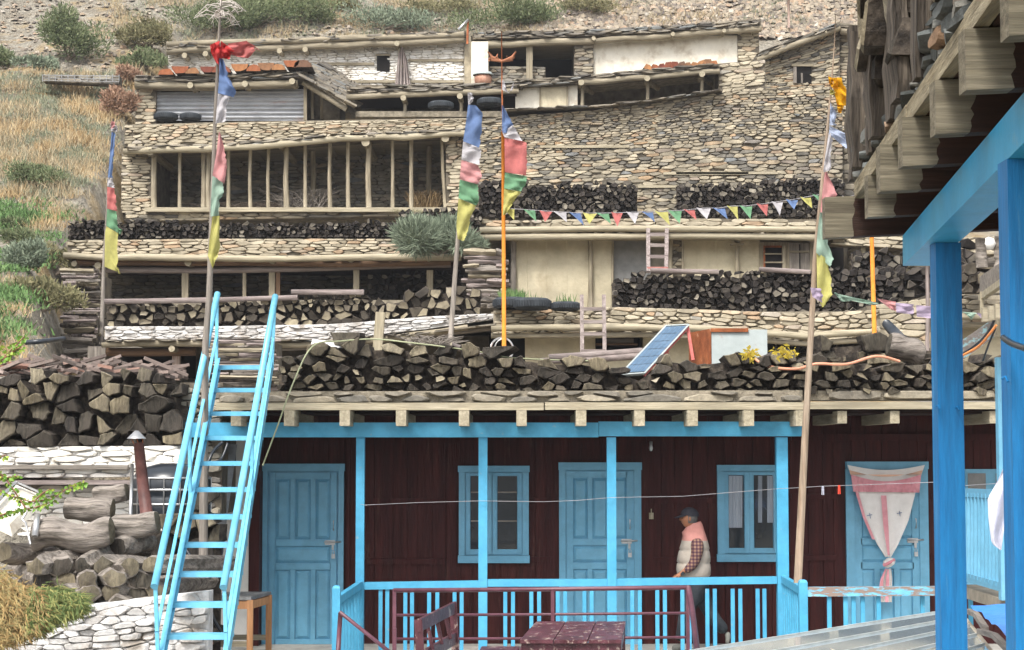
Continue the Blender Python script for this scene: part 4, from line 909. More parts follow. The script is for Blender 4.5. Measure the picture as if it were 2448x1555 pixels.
# doors
def door(x0, x1, y0, y1, hand):
    dr = qb(t, x0, x1, y0, y1, DW-.02, .03, BLUED, 'door'); P = dr
    base = DW-.05; fw = 15
    for nm, (a, b, c, e) in (('door_frame', (x0, x0+fw, y0+fw+3, y1)), ('door_frame', (x1-fw, x1, y0+fw+3, y1)), ('door_frame', (x0-2, x1+2, y0, y0+fw+3))): qb(P, a, b, c, e, base, .05, BLUED, nm)
    ix0, ix1, iy0, iy1 = x0+fw+2, x1-fw-2, y0+fw+6, y1-2; W = ix1-ix0; H = iy1-iy0
    def rpanel(u0, u1, v0, v1):   # raised panel sunk in the leaf, with bevelled margin
        a = Q(ix0+W*u0, iy0+H*v1, base); b = Q(ix0+W*u1, iy0+H*v0, base); e = .035; mb = MB(); z0, z1, X0, X1 = a.z, b.z, a.x, b.x
        R = [[(X0, base-.002, z0), (X1, base-.002, z0), (X1, base-.002, z1), (X0, base-.002, z1)], [(X0+e, base-.024, z0+e), (X1-e, base-.024, z0+e), (X1-e, base-.024, z1-e), (X0+e, base-.024, z1-e)]]
        mb.add(R[0]+R[1], [(i, (i+1) % 4, 4+(i+1) % 4, 4+i) for i in range(4)]+[(4,5,6,7)]); mb.build('door_panel', BLUED, P)
        # moulding round it
    mb = MB()
    def st(u0, u1, v0, v1):
        a = Q(ix0+W*u0, iy0+H*v1, base); b = Q(ix0+W*u1, iy0+H*v0, base); mb.box((a.x, base-.03, a.z), (b.x, base-.0015, b.z))
    for u0, u1 in ((0,.10),(.90,1)): st(u0, u1, 0, 1)
    for v0, v1 in ((0,.035),(.385,.42),(.52,.555),(.955,1)): st(.1005, .8995, v0, v1)
    for u0, u1 in ((.315,.385),(.615,.685)): st(u0, u1, .0355, .3845); st(u0, u1, .5555, .9545)
    mb.build('stile_and_rail', BLUED, P)
    for v0, v1 in ((.04,.38),(.56,.95)):
        for u0, u1 in ((.105,.31),(.39,.61),(.69,.895)): rpanel(u0, u1, v0, v1)
    rpanel(.105, .895, .425, .515)
    # bolt, hasp, padlock, handle
    bx, by = x1-30, y0+188
    mb = MB(); mb.tube([Q(bx-18, by, base-.06), Q(bx+22, by-1, base-.06)], .010, 8); mb.box(Q(bx-16, by+6, base-.045), Q(bx+8, by-5, base-.03)); mb.build('bolt', STEEL, P)
    mb = MB(); mb.box(Q(bx, by+18, base-.055), Q(bx+5, by, base-.045)); mb.build('hasp', STEEL, P)
    mb = MB(); c = Q(bx+4, by+28, base-.08); mb.box(c+Vector((-.022, -.012, -.055)), c+Vector((.022, .012, 0))); mb.tube([c+Vector((-.015, 0, 0)), c+Vector((-.014, 0, .03)), c+Vector((0, 0, .042)), c+Vector((.014, 0, .03)), c+Vector((.015, 0, 0))], .004, 6); mb.build('padlock', STEEL, P)
    mb = MB(); c = Q(x1-26, by-40, base-.06); mb.tube([c+Vector((0, .03, .06)), c+Vector((0, -.01, .05)), c+Vector((0, -.01, -.05)), c+Vector((0, .03, -.06))], .007, 6); mb.build('handle', STEEL, P)
door(626, 823, 1109, 1550, 1); door(1337, 1532, 1106, 1550, 1); door(2025, 2216, 1104, 1550, 1)
def window(x0, x1, y0, y1, panes, sill=18, curtains=()):
    wn = qb(t, x0, x1, y0, y1, DW-.02, .02, BLUED, 'window'); base = DW-.04
    for a, b, c, e in ((x0-2, x1+2, y0, y0+15), (x0-2, x1+2, y1-sill, y1), (x0, x0+15, y0+15.5, y1-sill-.5), (x1-15, x1, y0+15.5, y1-sill-.5)): qb(wn, a, b, c, e, base, .06, BLUED, 'window_frame')
    mid = (x0+x1)/2-4
    for a, b in ((x0+16, mid-1), (mid+1, x1-16)):
        mb = MB(); pa = Q(a, y1-sill-2, base); pb = Q(b, y0+17, base); e = .055
        for bx in (((pa.x, base-.035, pa.z), (pa.x+e, base-.001, pb.z)), ((pb.x-e, base-.035, pa.z), (pb.x, base-.001, pb.z)), ((pa.x+e+.001, base-.035, pa.z), (pb.x-e-.001, base-.001, pa.z+e*1.2)), ((pa.x+e+.001, base-.035, pb.z-e*.7), (pb.x-e-.001, base-.001, pb.z))): mb.box(*bx)
        mb.build('sash', BLUED, wn)
        g = qb(wn, a+12, b-12, y0+24, y1-sill-14, base, .008, GLASS, 'pane')
        for k, (yy) in enumerate((.22, .62)):
            if not curtains: qb(wn, a+12, b-12, y0+24+(y1-y0-60)*yy, y0+27+(y1-y0-60)*yy, base-.009, .006, GREY['x'], 'glazing_bar')
    for cx0, cx1, cy1 in curtains:
        mb = MB(); n = 14; vs = []
        for i in range(n+1):
            x = cx0+(cx1-cx0)*i/n; o = .006*math.sin(i*2.2)
            vs += [Q(x, y0+26, base-.014)+Vector((0, o, 0)), Q(x*.98+cx0*.02, cy1, base-.014)+Vector((0, o, 0))]
        mb.add(vs, [(2*i, 2*i+1, 2*i+3, 2*i+2) for i in range(n)], 0, True); mb.build('curtain', CURT, wn)
    return wn
window(1097,1264,1114,1346,2)
window(1715,1874,1112,1343,2,curtains=((1742,1775,1262),(1812,1822,1250),(1834,1853,1250)))
wn = qb(t, 2310, 2400, 1122, 1400, DW-.02, .04, BLUED, 'window'); qb(wn, 2314, 2356, 1132, 1172, DW-.06, .01, mesh, 'pane'); qb(wn, 2381, 2400, 1132, 1172, DW-.06, .01, mesh, 'pane')
# plaster end of the house at the left
mb = MB(); vs = [Q(512,1560,DW-.3), Q(596,1560,DW-.3), Q(596,1040,DW-.3), Q(545,1040,DW-.3)]; mb.add(vs+[v+Vector((0, 2.5, 0)) for v in vs], ((0,1,2,3),(7,6,5,4),(0,4,5,1),(1,5,6,2),(2,6,7,3),(3,7,4,0))); mb.build('plastered_end_wall', WALLP, t)
mb = MB(); mb.box((Q(595,1300,DW-.3).x, DW-.31, FZ), (Q(628,1300,DW).x, DW, zb+.2)); mb.build('corner_board', MAR, t)
# stones laid on the roof edge
EST = mat('edge_stone', [(0,(.15,.14,.12)),(.5,(.23,.205,.165)),(1,(.32,.28,.21))], 'island', var=.4, vscale=9, bump=.8, bscale=16)
wall(t, [(515,949),(1888,945)], [(515,921),(1888,918)], 21.9, .34, .12, EST, 'roof_edge_stones', seed=90, thick=.4, mortar=MUD, gap=.028, proud=.07)
wall(t, [(1896,941),(2360,941)], [(1896,919),(2360,919)], 22.05, .34, .12, EST, 'roof_edge_stones', seed=92, thick=.4, mortar=MUD, gap=.028, proud=.07)
mb = MB(); N = 160   # lumpy mud bed along the edge
for k, (xx0, xx1, d0) in enumerate(((515,1925,21.80),(1928,2400,21.94))):
    vs = []
    for i in range(N+1):
        X = Q(xx0+(xx1-xx0)*i/N, 960, d0).x
        for j, (yy, zz) in enumerate(((.16, .06), (.17, .08), (.24, .085), (.5, .09))):
            nn = mn.noise(Vector((X*7, j*3.1, k)))*.025; vs.append((X, d0+yy+nn, RZ+zz+nn*(j > 0)))
    mb.add(vs, [(i*4+j, i*4+j+1, i*4+j+5, i*4+j+4) for i in range(N) for j in range(3)], 0, True)
mb.build('mud_bed', MUD, t)
# log piles on that roof
NL = ('row of veranda roof logs', 'logs stacked along the veranda roof edge', ('beside the stairs', 'above the left door', 'right of first blue post', 'above the small window', 'above the middle door', 'below the solar panel', 'left of the leaning pole', 'right of the leaning pole', 'beside near blue post'), 'split')
tp = [(x, y-(14 if x < 1500 or x > 1850 else 2)) for x, y in [(650,878),(668,850),(700,842),(745,830),(770,812),(800,806),(850,818),(900,808),(960,814),(1000,825),(1075,835),(1115,824),(1150,820),(1200,842),(1260,838),(1300,856),(1380,850),(1435,866),(1462,886),(1528,888),(1545,850),(1565,826),(1592,842),(1620,850),(1700,835),(1760,826),(1850,830),(1880,845),(1930,852),(2000,845),(2080,868),(2200,855),(2360,850)]]
pile([(650,932),(1100,936),(1600,932),(1885,928),(2360,932)], tp, 22.05, .20, .105, 101, size=lambda v: .72+.95*v, near=NL, ragged=.2, pr=.09, depth=.55, gap=.022)
NL2 = ('part of the heap', 'dark logs heaped on the right part of the veranda roof', ('under the right orange pole', 'below the black pipe elbow'), 'dark')
pile([(1925,860),(2200,855)], [(1925,806),(2000,800),(2080,792),(2140,782),(2190,812)], 23.3, .26, .19, 102, near=NL2, ragged=.8, pr=.12)
# ------------------------------------------------------------------ left: white house with the big log stack
D = 22
t = thing('white_stone_house', 'low whitewashed stone house under the big stack of split logs, lower left', 'house', Q(200, 1250, D))
wall(t, [(-70,1125),(432,1122)], [(-70,1052),(432,1048)], D, .26, .075, WHITE, 'white_wall', seed=110, thick=3, mortar=WHITEB, gap=.006)
wall(t, [(-70,1260),(400,1260)], [(-70,1142),(400,1140)], D+.25, .26, .08, WHITE, 'lower_wall', seed=111, thick=3, mortar=WHITEB, gap=.006)
for y, m_ in ((1100,GREY['x']),(1136,PURP['x'])): slab(t, -70, 330 if y > 1110 else 300, y-6, y+4, D-.12, D+.2, m_, 'wall_beam')
roofdeck(t, [(-70,1046),(432,1042)], D+.1, 26)
NL3 = ('row on the white stone house', 'logs stacked on the white stone house', ('at left edge', 'left of stove pipe', 'near stairs'), 'pale')
pile([(-70,1052),(432,1048)], [(-70,884),(0,880),(120,872),(200,868),(300,878),(370,884),(400,905),(428,925)], 22.0, .215, .185, 112, near=NL3, size=lambda v: 1.12-.25*v, ragged=.3, pr=.08, depth=.7, gap=.02)
rg = random.Random(77); mb = MB()   # loose bark and splinters on top
for i in range(150):
    x = rg.uniform(-20, 420); c = V(x, rg.uniform(850, 880)+(x > 300)*12, rg.uniform(22.2, 24.5)); s = rg.uniform(.08, .28)
    mb.box(c-Vector((s, .05, .018)), c+Vector((s, .05, .018)), 0, Matrix.Rotation(rg.uniform(-.45, .45), 3, 'Y')@Matrix.Rotation(rg.uniform(-.6, .6), 3, 'Z'))
tag(mb.build('bark_litter', mat('bark_chips', [(0,(.10,.08,.07)),(.5,(.22,.17,.15)),(.85,(.30,.24,.21)),(1,(.33,.15,.10))], 'island', var=.3)), 'loose bark slabs and splinters strewn behind the tall stack of pale logs', 'bark', kind='stuff')
# stone end between the stack and the stairs
t = thing('stone_buttress', 'narrow rough stone buttress between the log stack and the blue stairs', 'wall', V(450, 1060, 22.3))
wall(t, [(420,1210),(520,1210)], [(420,900),(520,900)], 22.35, .20, .09, STONEG, 'masonry', seed=113, thick=2)
# lower white wall and trunks on it
t = thing('garden_wall', 'whitewashed rough stone garden wall at the very bottom left', 'wall', Q(200, 1555, 18.8))
wall(t, [(-60,1600),(250,1600),(488,1600)], [(-60,1445),(0,1440),(110,1432),(250,1418),(488,1392)], 18.8, .20, .09, WHITEB, 'masonry', seed=114, thick=.3, mortar=WHITEB, proud=.07, gap=.004)
mb = MB(); mb.box((Q(-60,1425,18.8).x, 18.85, 0), (-3.8, 20.4, .78)); mb.build('fill', MUD, t)
TR = MB(); rg = random.Random(31)
def trunk(x0, y0, x1, y1, d, r, label, d1=None, knots=True):
    a, b = V(x0, y0, d), V(x1, y1, d1 or d); mb = MB(); N = 14; n = 18; vs = []; sd_ = rg.random()*50
    dirv = (b-a).normalized(); s = dirv.cross(Vector((0,0,1))).normalized(); u = s.cross(dirv)
    for i in range(N+1):
        tt = i/N; c = a.lerp(b, tt)+u*mn.noise(Vector((tt*2.2, sd_, 0)))*r*.5
        for k in range(n):
            an = k/n*6.283; rr = r*(1+.30*mn.noise(Vector((math.cos(an)*1.1+sd_, math.sin(an)*1.1, tt*1.6)))+.10*mn.noise(Vector((math.cos(an)*4, math.sin(an)*4+sd_, tt*3))))*(1.0 if 0 < i < N else .9)
            vs.append(c+s*math.cos(an)*rr*1.05+u*math.sin(an)*rr*.85)
    mb.add(vs, [(i*n+k, i*n+(k+1) % n, (i+1)*n+(k+1) % n, (i+1)*n+k) for i in range(N) for k in range(n)], 0, True)
    for j, cc in ((0, a), (N, b)): mb.add([cc+dirv*(.01 if j else -.01)]+vs[j*n:(j+1)*n], [(0, k+1, (k+1) % n+1) for k in range(n)], 1)
    return tag(mb.build('old_trunk', [TRW, LEND]), label, 'log', 'old trunks piled against the white house')
TRW = mat('weathered_trunk', [(0,(.07,.06,.05)),(.35,(.19,.165,.14)),(.7,(.32,.28,.245)),(1,(.12,.10,.085))], scale=2.2, var=.5, vscale=3, bump=.9, bscale=5, stretch=(.8,7,7), bdist=.03)
trunk(78,1262,263,1252,19.4,.175,'biggest grey twisted trunk, lying across the heap below the thin metal chimney')
trunk(270,1252,372,1232,19.7,.16,'grained trunk lying right of the biggest one, next to the blue stairs')
trunk(272,1290,345,1278,19.5,.13,'trunk under the grained one beside the blue stairs',20)
trunk(10,1300,130,1310,19.3,.13,'long low trunk under the left half of the biggest one',19.8)
trunk(155,1195,265,1200,20.6,.15,'dark hollow looking trunk behind the biggest one')
trunk(225,1175,300,1160,20.9,.13,'angular block of wood at the foot of the metal chimney')
k_ = 0
for row, (yy, r_) in enumerate(((1330,.15),(1362,.16),(1396,.15),(1425,.13))):
    x = 60+row*8+(60 if row > 1 else 0); ct = -1
    while x < 352:
        w_ = rg.uniform(48, 66); c = V(x+w_/2, yy+rg.uniform(-5, 5), 19.0+rg.uniform(-.12, .1)); r = w_*mpx(19)/2*.98; ct += 1
        s = Vector((rg.uniform(-.95, .95), 1.0, rg.uniform(-.2, .2))); n = 11; a0 = rg.random()*6; P = [(math.cos(a0+q/n*6.283)*r*rg.uniform(.72, 1.2), math.sin(a0+q/n*6.283)*r*rg.uniform(.55, 1.05)) for q in range(n)]
        mb = MB(); vs = [c+s*f+Vector((p[0]*g, 0, p[1]*g)) for f, g in ((1.0, .9), (.35, 1.06), (.0, 1.0), (-.03, .85)) for p in P]
        mb.add(vs, [(q*n+i, q*n+(i+1) % n, (q+1)*n+(i+1) % n, (q+1)*n+i) for q in range(3) for i in range(n)]); mb.add([c-s*.03+Vector((rg.uniform(-.03, .03), -.02, 0))]+vs[3*n:], [(0, i+1, (i+1) % n+1) for i in range(n)], 1)
        tag(mb.build('old_trunk', [TRW, LEND]), '%s short trunk piece from left in the %s row above the garden wall' % (ORD[ct], ('highest', 'second highest', 'third', 'lowest')[row]), 'log', 'short trunk pieces on the garden wall'); x += w_*.97
NL4 = ('part of the heap', 'logs stacked behind the blue stairs', ('behind the blue stair treads',), 'round')
pile([(345,1575),(512,1575)], [(345,1215),(400,1200),(480,1180),(512,1190)], 20.7, .24, .19, 115, near=NL4, ragged=.4)
# water tank, chimney
c = V(402,1212,21.3); mb = MB(); mb.lathe([(0,0),(.43,0),(.44,.03),(.44,.20),(.425,.22),(.44,.24),(.44,.42),(.36,.52),(.16,.58),(0,.59)], c, 32)
t = thing('water_tank', 'black plastic water tank half hidden behind the blue stairs', 'water tank', c); mb.build('tank', BLKP, t)
mb = MB(); 
for z in (.12,.28,.41): mb.lathe([(.445, z), (.455, z+.012), (.445, z+.024)], c, 32)
for k in range(16): a = k/16*6.283; mb.tube([c+Vector((math.cos(a)*.45, math.sin(a)*.45, 0)), c+Vector((math.cos(a)*.45, math.sin(a)*.45, .42))], .008, 4)
mb.build('cage', STEEL, t)
t = thing('metal_chimney', 'rusty brown stove pipe with a conical cap, in front of the white house', 'chimney', V(338,1215,20.2))
mb = MB(); mb.tube([V(345,1212,20.2), V(335,1130,20.2), V(326,1042,20.2)], [.068, .062, .055], 14); mb.build('pipe', mat('rusty_pipe', [(.09,.035,.03),(.16,.07,.06)], scale=3, var=.4, rough=.5, bump=.2, mask=((.45,.28,.16), 6, .62, .7, .8)), t)
mb = MB(); c = V(321,1032,20.2); mb.lathe([(.105,0),(.10,.006),(.02,.085),(0,.087)], c, 16); mb.lathe([(.10,.001),(0,.03)], c, 16); mb.build('cap', STEEL, t)
mb = MB()
for dx in (-.05, 0, .05): mb.tube([V(326,1043,20.2)+Vector((dx, -.02, 0)), c+Vector((dx*1.2, 0, .01))], .007, 4)
mb.build('cap_bracket', RUST, t)
mb = MB(); mb.tube([V(311,1092,20.6), V(306,1242,20.4)], .02, 8); tag(mb.build('steel_rod', STEEL), 'thin pale steel rod standing left of the stove pipe', 'rod')
# tilted white panel at the far left
t = thing('tilted_panel', 'pale tilted metal box on a stand at the left edge, behind the leafy twigs', 'solar cooker', V(30,1262,19.5))
mb = MB(); P = [V(-30,1235,19), V(28,1262,19), V(95,1190,20), V(38,1165,20)]; o_ = Vector((-.05, .1, .12)); mb.add(P+[p+o_ for p in P], ((0,1,2,3),(7,6,5,4),(0,4,5,1),(1,5,6,2),(2,6,7,3),(3,7,4,0))); mb.build('box', PLASTW, t)
mb = MB(); mb.tube([V(82,1262,19.2), V(88,1210,19.3)], .035, 8); mb.tube([V(72,1280,19.2), V(60,1230,19.2), V(52,1222,19.2), V(62,1205,19.3)], .012, 6); mb.build('stand', STEEL, t)
mb = MB(); mb.beam(P[3]+Vector((0,0,.14)), P[2]+Vector((0,0,.14)), .04, .02); mb.beam(P[3]+Vector((0,0,.14)), P[0]+Vector((0,0,.14)), .04, .02); mb.build('rim', STEEL, t)
# bits behind the stairs: leaning pipes, black hose, sink table, tub
mb = MB(); mb.beam(V(496,1400,22.6), V(545,1045,22.9), .13, .03, up=(0,1,0)); tag(mb.build('grey_wall_side', mat('wall_side_grey', [(.26,.28,.30),(.36,.38,.40)], var=.3, rough=.5, bump=.2)), 'grey strip standing for the side of the white plastered wall end behind the blue stairs', 'board')  # separate strip put in for the grey side of the plastered wall
def hose(pts, r, m, label, cat='hose', name='hose', P=None):
    f = P or V; pts = [f(*p) if len(p) == 3 and not isinstance(p, Vector) else p for p in pts]; out = []; n = len(pts)
    for i in range(n-1):
        p0, p1, p2, p3 = pts[max(i-1, 0)], pts[i], pts[i+1], pts[min(i+2, n-1)]
        for k in range(6):
            u = k/6; out.append(.5*((2*p1)+(p2-p0)*u+(2*p0-5*p1+4*p2-p3)*u*u+(3*p1-p0-3*p2+p3)*u*u*u))
    out.append(pts[-1]); mb = MB(); mb.tube(out, r, 7); return tag(mb.build(name, m), label, cat)
hose([(522,1042,21.5),(495,1075,21.3),(482,1160,21.2),(500,1230,21.1),(522,1290,21.0),(505,1345,20.9)], .018, BLKP, 'black hose looping down behind the upper stair treads')
hose([(436,1290,20.4),(470,1350,20.3),(500,1450,20.2),(530,1500,20.1)], .02, BLKP, 'black hose running diagonally behind the lower stair treads')
hose([(536,1042,21.5),(520,1080,21.4),(495,1090,21.3)], .016, BLKP, 'short black cable end under the blue beam by the stairs','cable','cable')
hose([(60,806,25),(100,803,25),(150,797,25.5)], .035, BLKP, 'black plastic pipe end sticking out over the grassy bank','pipe','pipe')
t = thing('sink_table', 'orange pine table holding a steel sink, behind the foot of the blue stairs', 'table', Q(560,1555,21))
zs = .70; xs0, xs1 = Q(494,1432,21).x, Q(602,1432,21).x; xb0, xb1 = xs0+.12, xs1+.12
mb = MB()
top = [Vector((xs0,20.95,zs)), Vector((xs1,20.95,zs)), Vector((xb1,21.75,zs)), Vector((xb0,21.75,zs))]; c = sum(top, Vector())/4
inn = [c+(p-c)*.68+Vector((.02,0,0)) for p in top]; low = [p+Vector((0,0,-.14)) for p in inn]; mb.add(top+inn+low, [(i, (i+1) % 4, 4+(i+1) % 4, 4+i) for i in range(4)]+[(4+i, 4+(i+1) % 4, 8+(i+1) % 4, 8+i) for i in range(4)]+[(8,9,10,11)])
mb.add(top+[p+Vector((0,0,-.035)) for p in top], [(i, (i+1) % 4, 4+(i+1) % 4, 4+i) for i in range(4)]); mb.build('sink', STEEL, t)
for i, p in enumerate(top):
    q = p+(c-p)*.07+Vector((0,0,-.036)); q2 = Vector((q.x, q.y, FZ)); mb = MB(); mb.beam(q2, q, .065, .05, up=(0,1,0)); mb.build('leg', PINE, t)
for i, j in ((0,1),(1,2),(3,2),(0,3)):
    p, q = top[i]+(c-top[i])*.07, top[j]+(c-top[j])*.07
    for zz, h in ((-.09,.09),(-.52,.06)):
        if zz == -.52 and i == 1: continue
        mb = MB(); mb.beam(p+Vector((0,0,zz)), q+Vector((0,0,zz)), .028, h); mb.build('apron', PINE if zz > -.2 else PALE['x'], t)
mb = MB(); c = Q(463,1600,19.8); mb.lathe([(.12,0),(.16,.22),(.185,.27),(.2,.275),(.2,.29),(.175,.285),(.15,.05),(0,.03)], Vector((c.x, 19.8, Q(463,1540,19.8).z-.28)), 24); tag(mb.build('tub', CLAY), 'orange plastic tub on the ground at the foot of the blue stairs', 'tub')
mb = MB(); c = Q(596,1548,21.2); mb.lathe([(.05,-.05),(.12,-.03),(.155,.02),(.16,.02),(.12,-.045),(0,-.06)], Vector((c.x, 21.2, .02)), 22); tag(mb.build('metal_basin', STEEL), 'dull metal basin under the sink table', 'basin')
# ------------------------------------------------------------------ blue steel stairs
t = thing('steel_stairs', 'steep sky blue steel stairs with tube handrails, leaning on the roof edge', 'stairs', Q(460,1600,17.5))
ST = mat('pale_blue_steel_paint', [(.12,.44,.63),(.18,.51,.70)], scale=3, var=.16, rough=.35, bump=.05, spec=.5)
D0, D1 = 17.9, 21.3
LB, LT = Q(392,1518,D0), Q(517,874,D1); RB, RT = Q(553,1520,D0), Q(650,880,D1)
def ext(a, b, s): return a+(b-a)*s
for a, b, sgn in ((LB, LT, -1), (RB, RT, 1)):
    mb = MB(); p, q = ext(a, b, -.12), ext(a, b, 1.012); mb.beam(p, q, .012, .13, up=(0,-.6,.8)); n_ = Vector((0,-.58,.81))
    for s in (-1, 1): mb.beam(p+n_*.06*s-Vector((sgn*.02,0,0)), q+n_*.06*s-Vector((sgn*.02,0,0)), .05, .012, up=(0,-.6,.8))
    mb.build('stringer', ST, t)
for i in range(11):
    s = i/10; p, q = LB.lerp(LT, s), RB.lerp(RT, s); mb = MB()
    mb.box((p.x+.01, p.y-.02, p.z-.045), (q.x-.01, p.y+.01, p.z-.0))
    for k in range(4): mb.box((p.x+.012, p.y+.03+k*.05, p.z-.012), (q.x-.012, p.y+.05+k*.05, p.z+.004))
    mb.box((p.x+.01, p.y+.235, p.z-.04), (q.x-.01, p.y+.25, p.z-.001)); mb.build('tread', ST, t)
HL = (Q(369,1403,D0-.35), Q(520,703,D1+.05)); HR = (Q(534,1405,D0-.35), Q(658,709,D1+.05))
for (a, b), (sb, stt) in ((HL, (LB, LT)), (HR, (RB, RT))):
    mb = MB(); mb.tube([a, b], .036, 12); mb.build('handrail', ST, t)
    off = Vector((0,0,0)); lo = ext(sb, stt, -.09); ml = lo.lerp(a, .42); mu = stt.lerp(b, .42); mb = MB(); mm = ml.lerp(mu, .5)
    mb.beam(ml, mu, .03, .022); mb.build('mid_rail', ST, t)
    for s in (0.0, .5, 1.0):
        mb = MB(); mb.beam(ext(sb, stt, -.09+1.09*s), a.lerp(b, .012+.985*s), .035, .03, up=(0,1,0)); mb.build('upright', ST, t)
# ------------------------------------------------------------------ items on the veranda roof
t = thing('solar_panel', 'tilted solar panel with a red frame edge on the veranda roof', 'solar panel', Q(1560,895,23.2))
BL, TL, TR_, BR = Q(1482,896,22.7), Q(1592,779,23.9), Q(1659,777,24.1), Q(1541,892,22.9)
nrm = (TL-BL).cross(BR-BL).normalized(); nrm = nrm if nrm.dot(Vector((0,0,EYE))-BL) > 0 else -nrm
TR_ = TL+BR-BL; P = [BL, BR, TR_, TL]; mb = MB(); mb.add([p-nrm*.02 for p in P]+[p-nrm*.04 for p in P], ((0,1,2,3),(7,6,5,4),(0,4,5,1),(1,5,6,2),(2,6,7,3),(3,7,4,0)))
for a_, b_ in ((BL,BR),(BR,TR_),(TR_,TL),(TL,BL)): mb.beam(a_-nrm*.01, b_-nrm*.01, .018, .03, up=tuple(nrm))
mb.build('frame', ZINC, t)
CELL = mat('solar_cell', [(.09,.15,.23),(.12,.19,.28)], var=.1, rough=.4, spec=.2, bump=0)
mb = MB(); g_ = lambda u, v: BL+(BR-BL)*u+(TL-BL)*v+nrm*.004
for i in range(4):
    for j in range(6): u0, v0, u1, v1 = .05+i*.228, .03+j*.158, .05+i*.228+.214, .03+j*.158+.150; mb.add([g_(u0, v0), g_(u1, v0), g_(u1, v1), g_(u0, v1)], ((0,1,2,3),))
mb.build('cells', CELL, t)
mb = MB(); mb.beam(BR-nrm*.03, TR_-nrm*.03, .03, .045); mb.beam(TR_-nrm*.05, Q(1657,862,23.9), .04, .03, up=(0,1,0)); mb.beam(TL-nrm*.05, Vector((TL.x, 23.1, 3.1)), .03, .03, up=(0,1,0)); mb.build('stand', mat('pinkish_red_paint', [(.42,.11,.10),(.52,.16,.14)], var=.2), t)
t = thing('metal_box', 'pale metal box with rusty red side and lid edge on the veranda roof', 'box', Q(1765,867,23.6))
a, b = Q(1700,870,23.5), Q(1834,786,23.5); mb = MB(); mb.box((a.x+.008, 23.5, a.z), (b.x, 24.3, b.z-.012)); mb.build('front', ZINC, t)
c = Q(1655,868,23.9); vs = [Vector((a.x, 23.49, a.z)), Vector((a.x, 23.49, b.z)), Vector((c.x, 24.35, b.z)), Vector((c.x, 24.35, a.z))]; mb = MB(); mb.add(vs+[v+Vector((.01, .02, 0)) for v in vs], ((0,1,2,3),(7,6,5,4),(0,4,5,1),(1,5,6,2),(2,6,7,3),(3,7,4,0))); mb.build('rusty_side', RUST, t)
mb = MB(); mb.box((a.x, 23.47, b.z-.045), (a.x+(b.x-a.x)*.66, 23.495, b.z+.003)); mb.build('rusty_lid_edge', RUST, t)
mb = MB(); c = V(1180,822,26.5); R_ = 28*mpx(26.5); mb.tube([c+Vector((math.cos(k/20*6.283)*R_*.95, .05*math.sin(k/20*6.283), math.sin(k/20*6.283)*R_)) for k in range(21)], .014, 5, cap=False); mb.tube([c+Vector((math.cos(k/20*6.283)*R_*.8+.03, .1, math.sin(k/20*6.283)*R_*.95)) for k in range(21)], .010, 5, cap=False)
tag(mb.build('wire_coil', STEEL), 'loose coil of pale wire at the foot of the orange pole', 'wire')
for i, (x0, y0, x1, y1, lab) in enumerate(((1290,842,1510,826,'upper one of the bare poles lying behind the log stack, left of the solar panel'),(1270,850,1530,836,'lower one of the bare poles lying behind the log stack, left of the solar panel'),(1060,812,1180,850,'grey plank sloping down from the flagpole foot behind the logs'))):
    mb = MB(); mb.tube([V(x0, y0, 24), V((x0+x1)/2, (y0+y1)/2+1, 24.1), V(x1, y1, 24.3)], .045, 8, wob=.1, mcap=1); tag(mb.build('bare_pole', [PURP['x'], PALE['x']]), lab, 'pole', 'poles lying on the roof')
brush(1010,812,27,120,26,90,'heap of thin dead twigs around the foot of the flagpole',GREY['x'],r=.008)
t = thing('plastic_sheet', 'torn white plastic sheet under the first logs right of the stairs', 'plastic sheet', V(760,812,22.8))
mb = MB(); P = [V(735,797,22.9), V(800,806,22.4), V(822,828,22.3), V(770,835,22.4), V(728,822,22.9)]; mb.add([sum(P, Vector())/5+Vector((0,0,.06))]+P, [(0, i+1, (i+1) % 5+1) for i in range(5)], 0, True); mb.build('sheet', mat('white_plastic', [(.75,.73,.70),(.82,.8,.77)], var=.05, rough=.4), t)
hose([(618,1095,21.6),(650,1010,21.5),(690,900,21.5),(735,815,21.6),(800,803,21.9),(880,798,22),(960,806,22),(1060,818,22.1),(1150,832,22.2),(1205,842,22.3),(1330,848,22.6),(1425,850,22.7)], .009, mat('green_hose_plastic', [(.30,.32,.19),(.38,.40,.25)], var=.1, rough=.4), 'pale green hose running over the logs and down across the blue beam')
hose([(1760,830,22.2),(1800,860,22.1),(1870,868,21.9),(1920,856,21.8),(1990,857,21.8),(2060,838,21.8),(2115,850,21.9)], .017, mat('orange_hose_plastic', [(.62,.27,.17),(.70,.33,.21)], var=.1, rough=.4), 'salmon orange hose snaking over the dark logs on the right')
hose([(1740,832,22.3),(1715,845,22.3),(1760,838,22.3)], .014, mat('orange_cord', [(.62,.27,.17),(.66,.3,.2)], var=.1), 'short orange cord end beside the metal box', 'cord', 'cord')
YRAG = cloth('bright_yellow_rag', (.78,.62,.10))
for (px, py, w_, lab) in ((1765,835,40,'yellow knotted rag on the logs in front of the pale metal box'),(1845,830,70,'yellow torn rag draped over a log left of the leaning bare pole')):
    rg = random.Random(px); c = V(px, py, 21.75); mb = MB(); k = mpx(21.8)
    for i in range(60):
        p = c+Vector((rg.gauss(0, .2)*w_*k, rg.uniform(-.06, .05), rg.gauss(0, .035))); q = p+Vector((rg.uniform(-.06, .06), rg.uniform(-.03, .03), rg.uniform(-.05, .03))); r = q+Vector((rg.uniform(-.04, .04), 0, rg.uniform(-.04, .04)))
        mb.add([p, q, r, p+(r-p)*.5+Vector((0,-.02,.02))], ((0,1,2),(0,2,3)), 0, True)
    tag(mb.build('yellow_rag', YRAG), lab, 'rag', 'yellow rags on the logs')
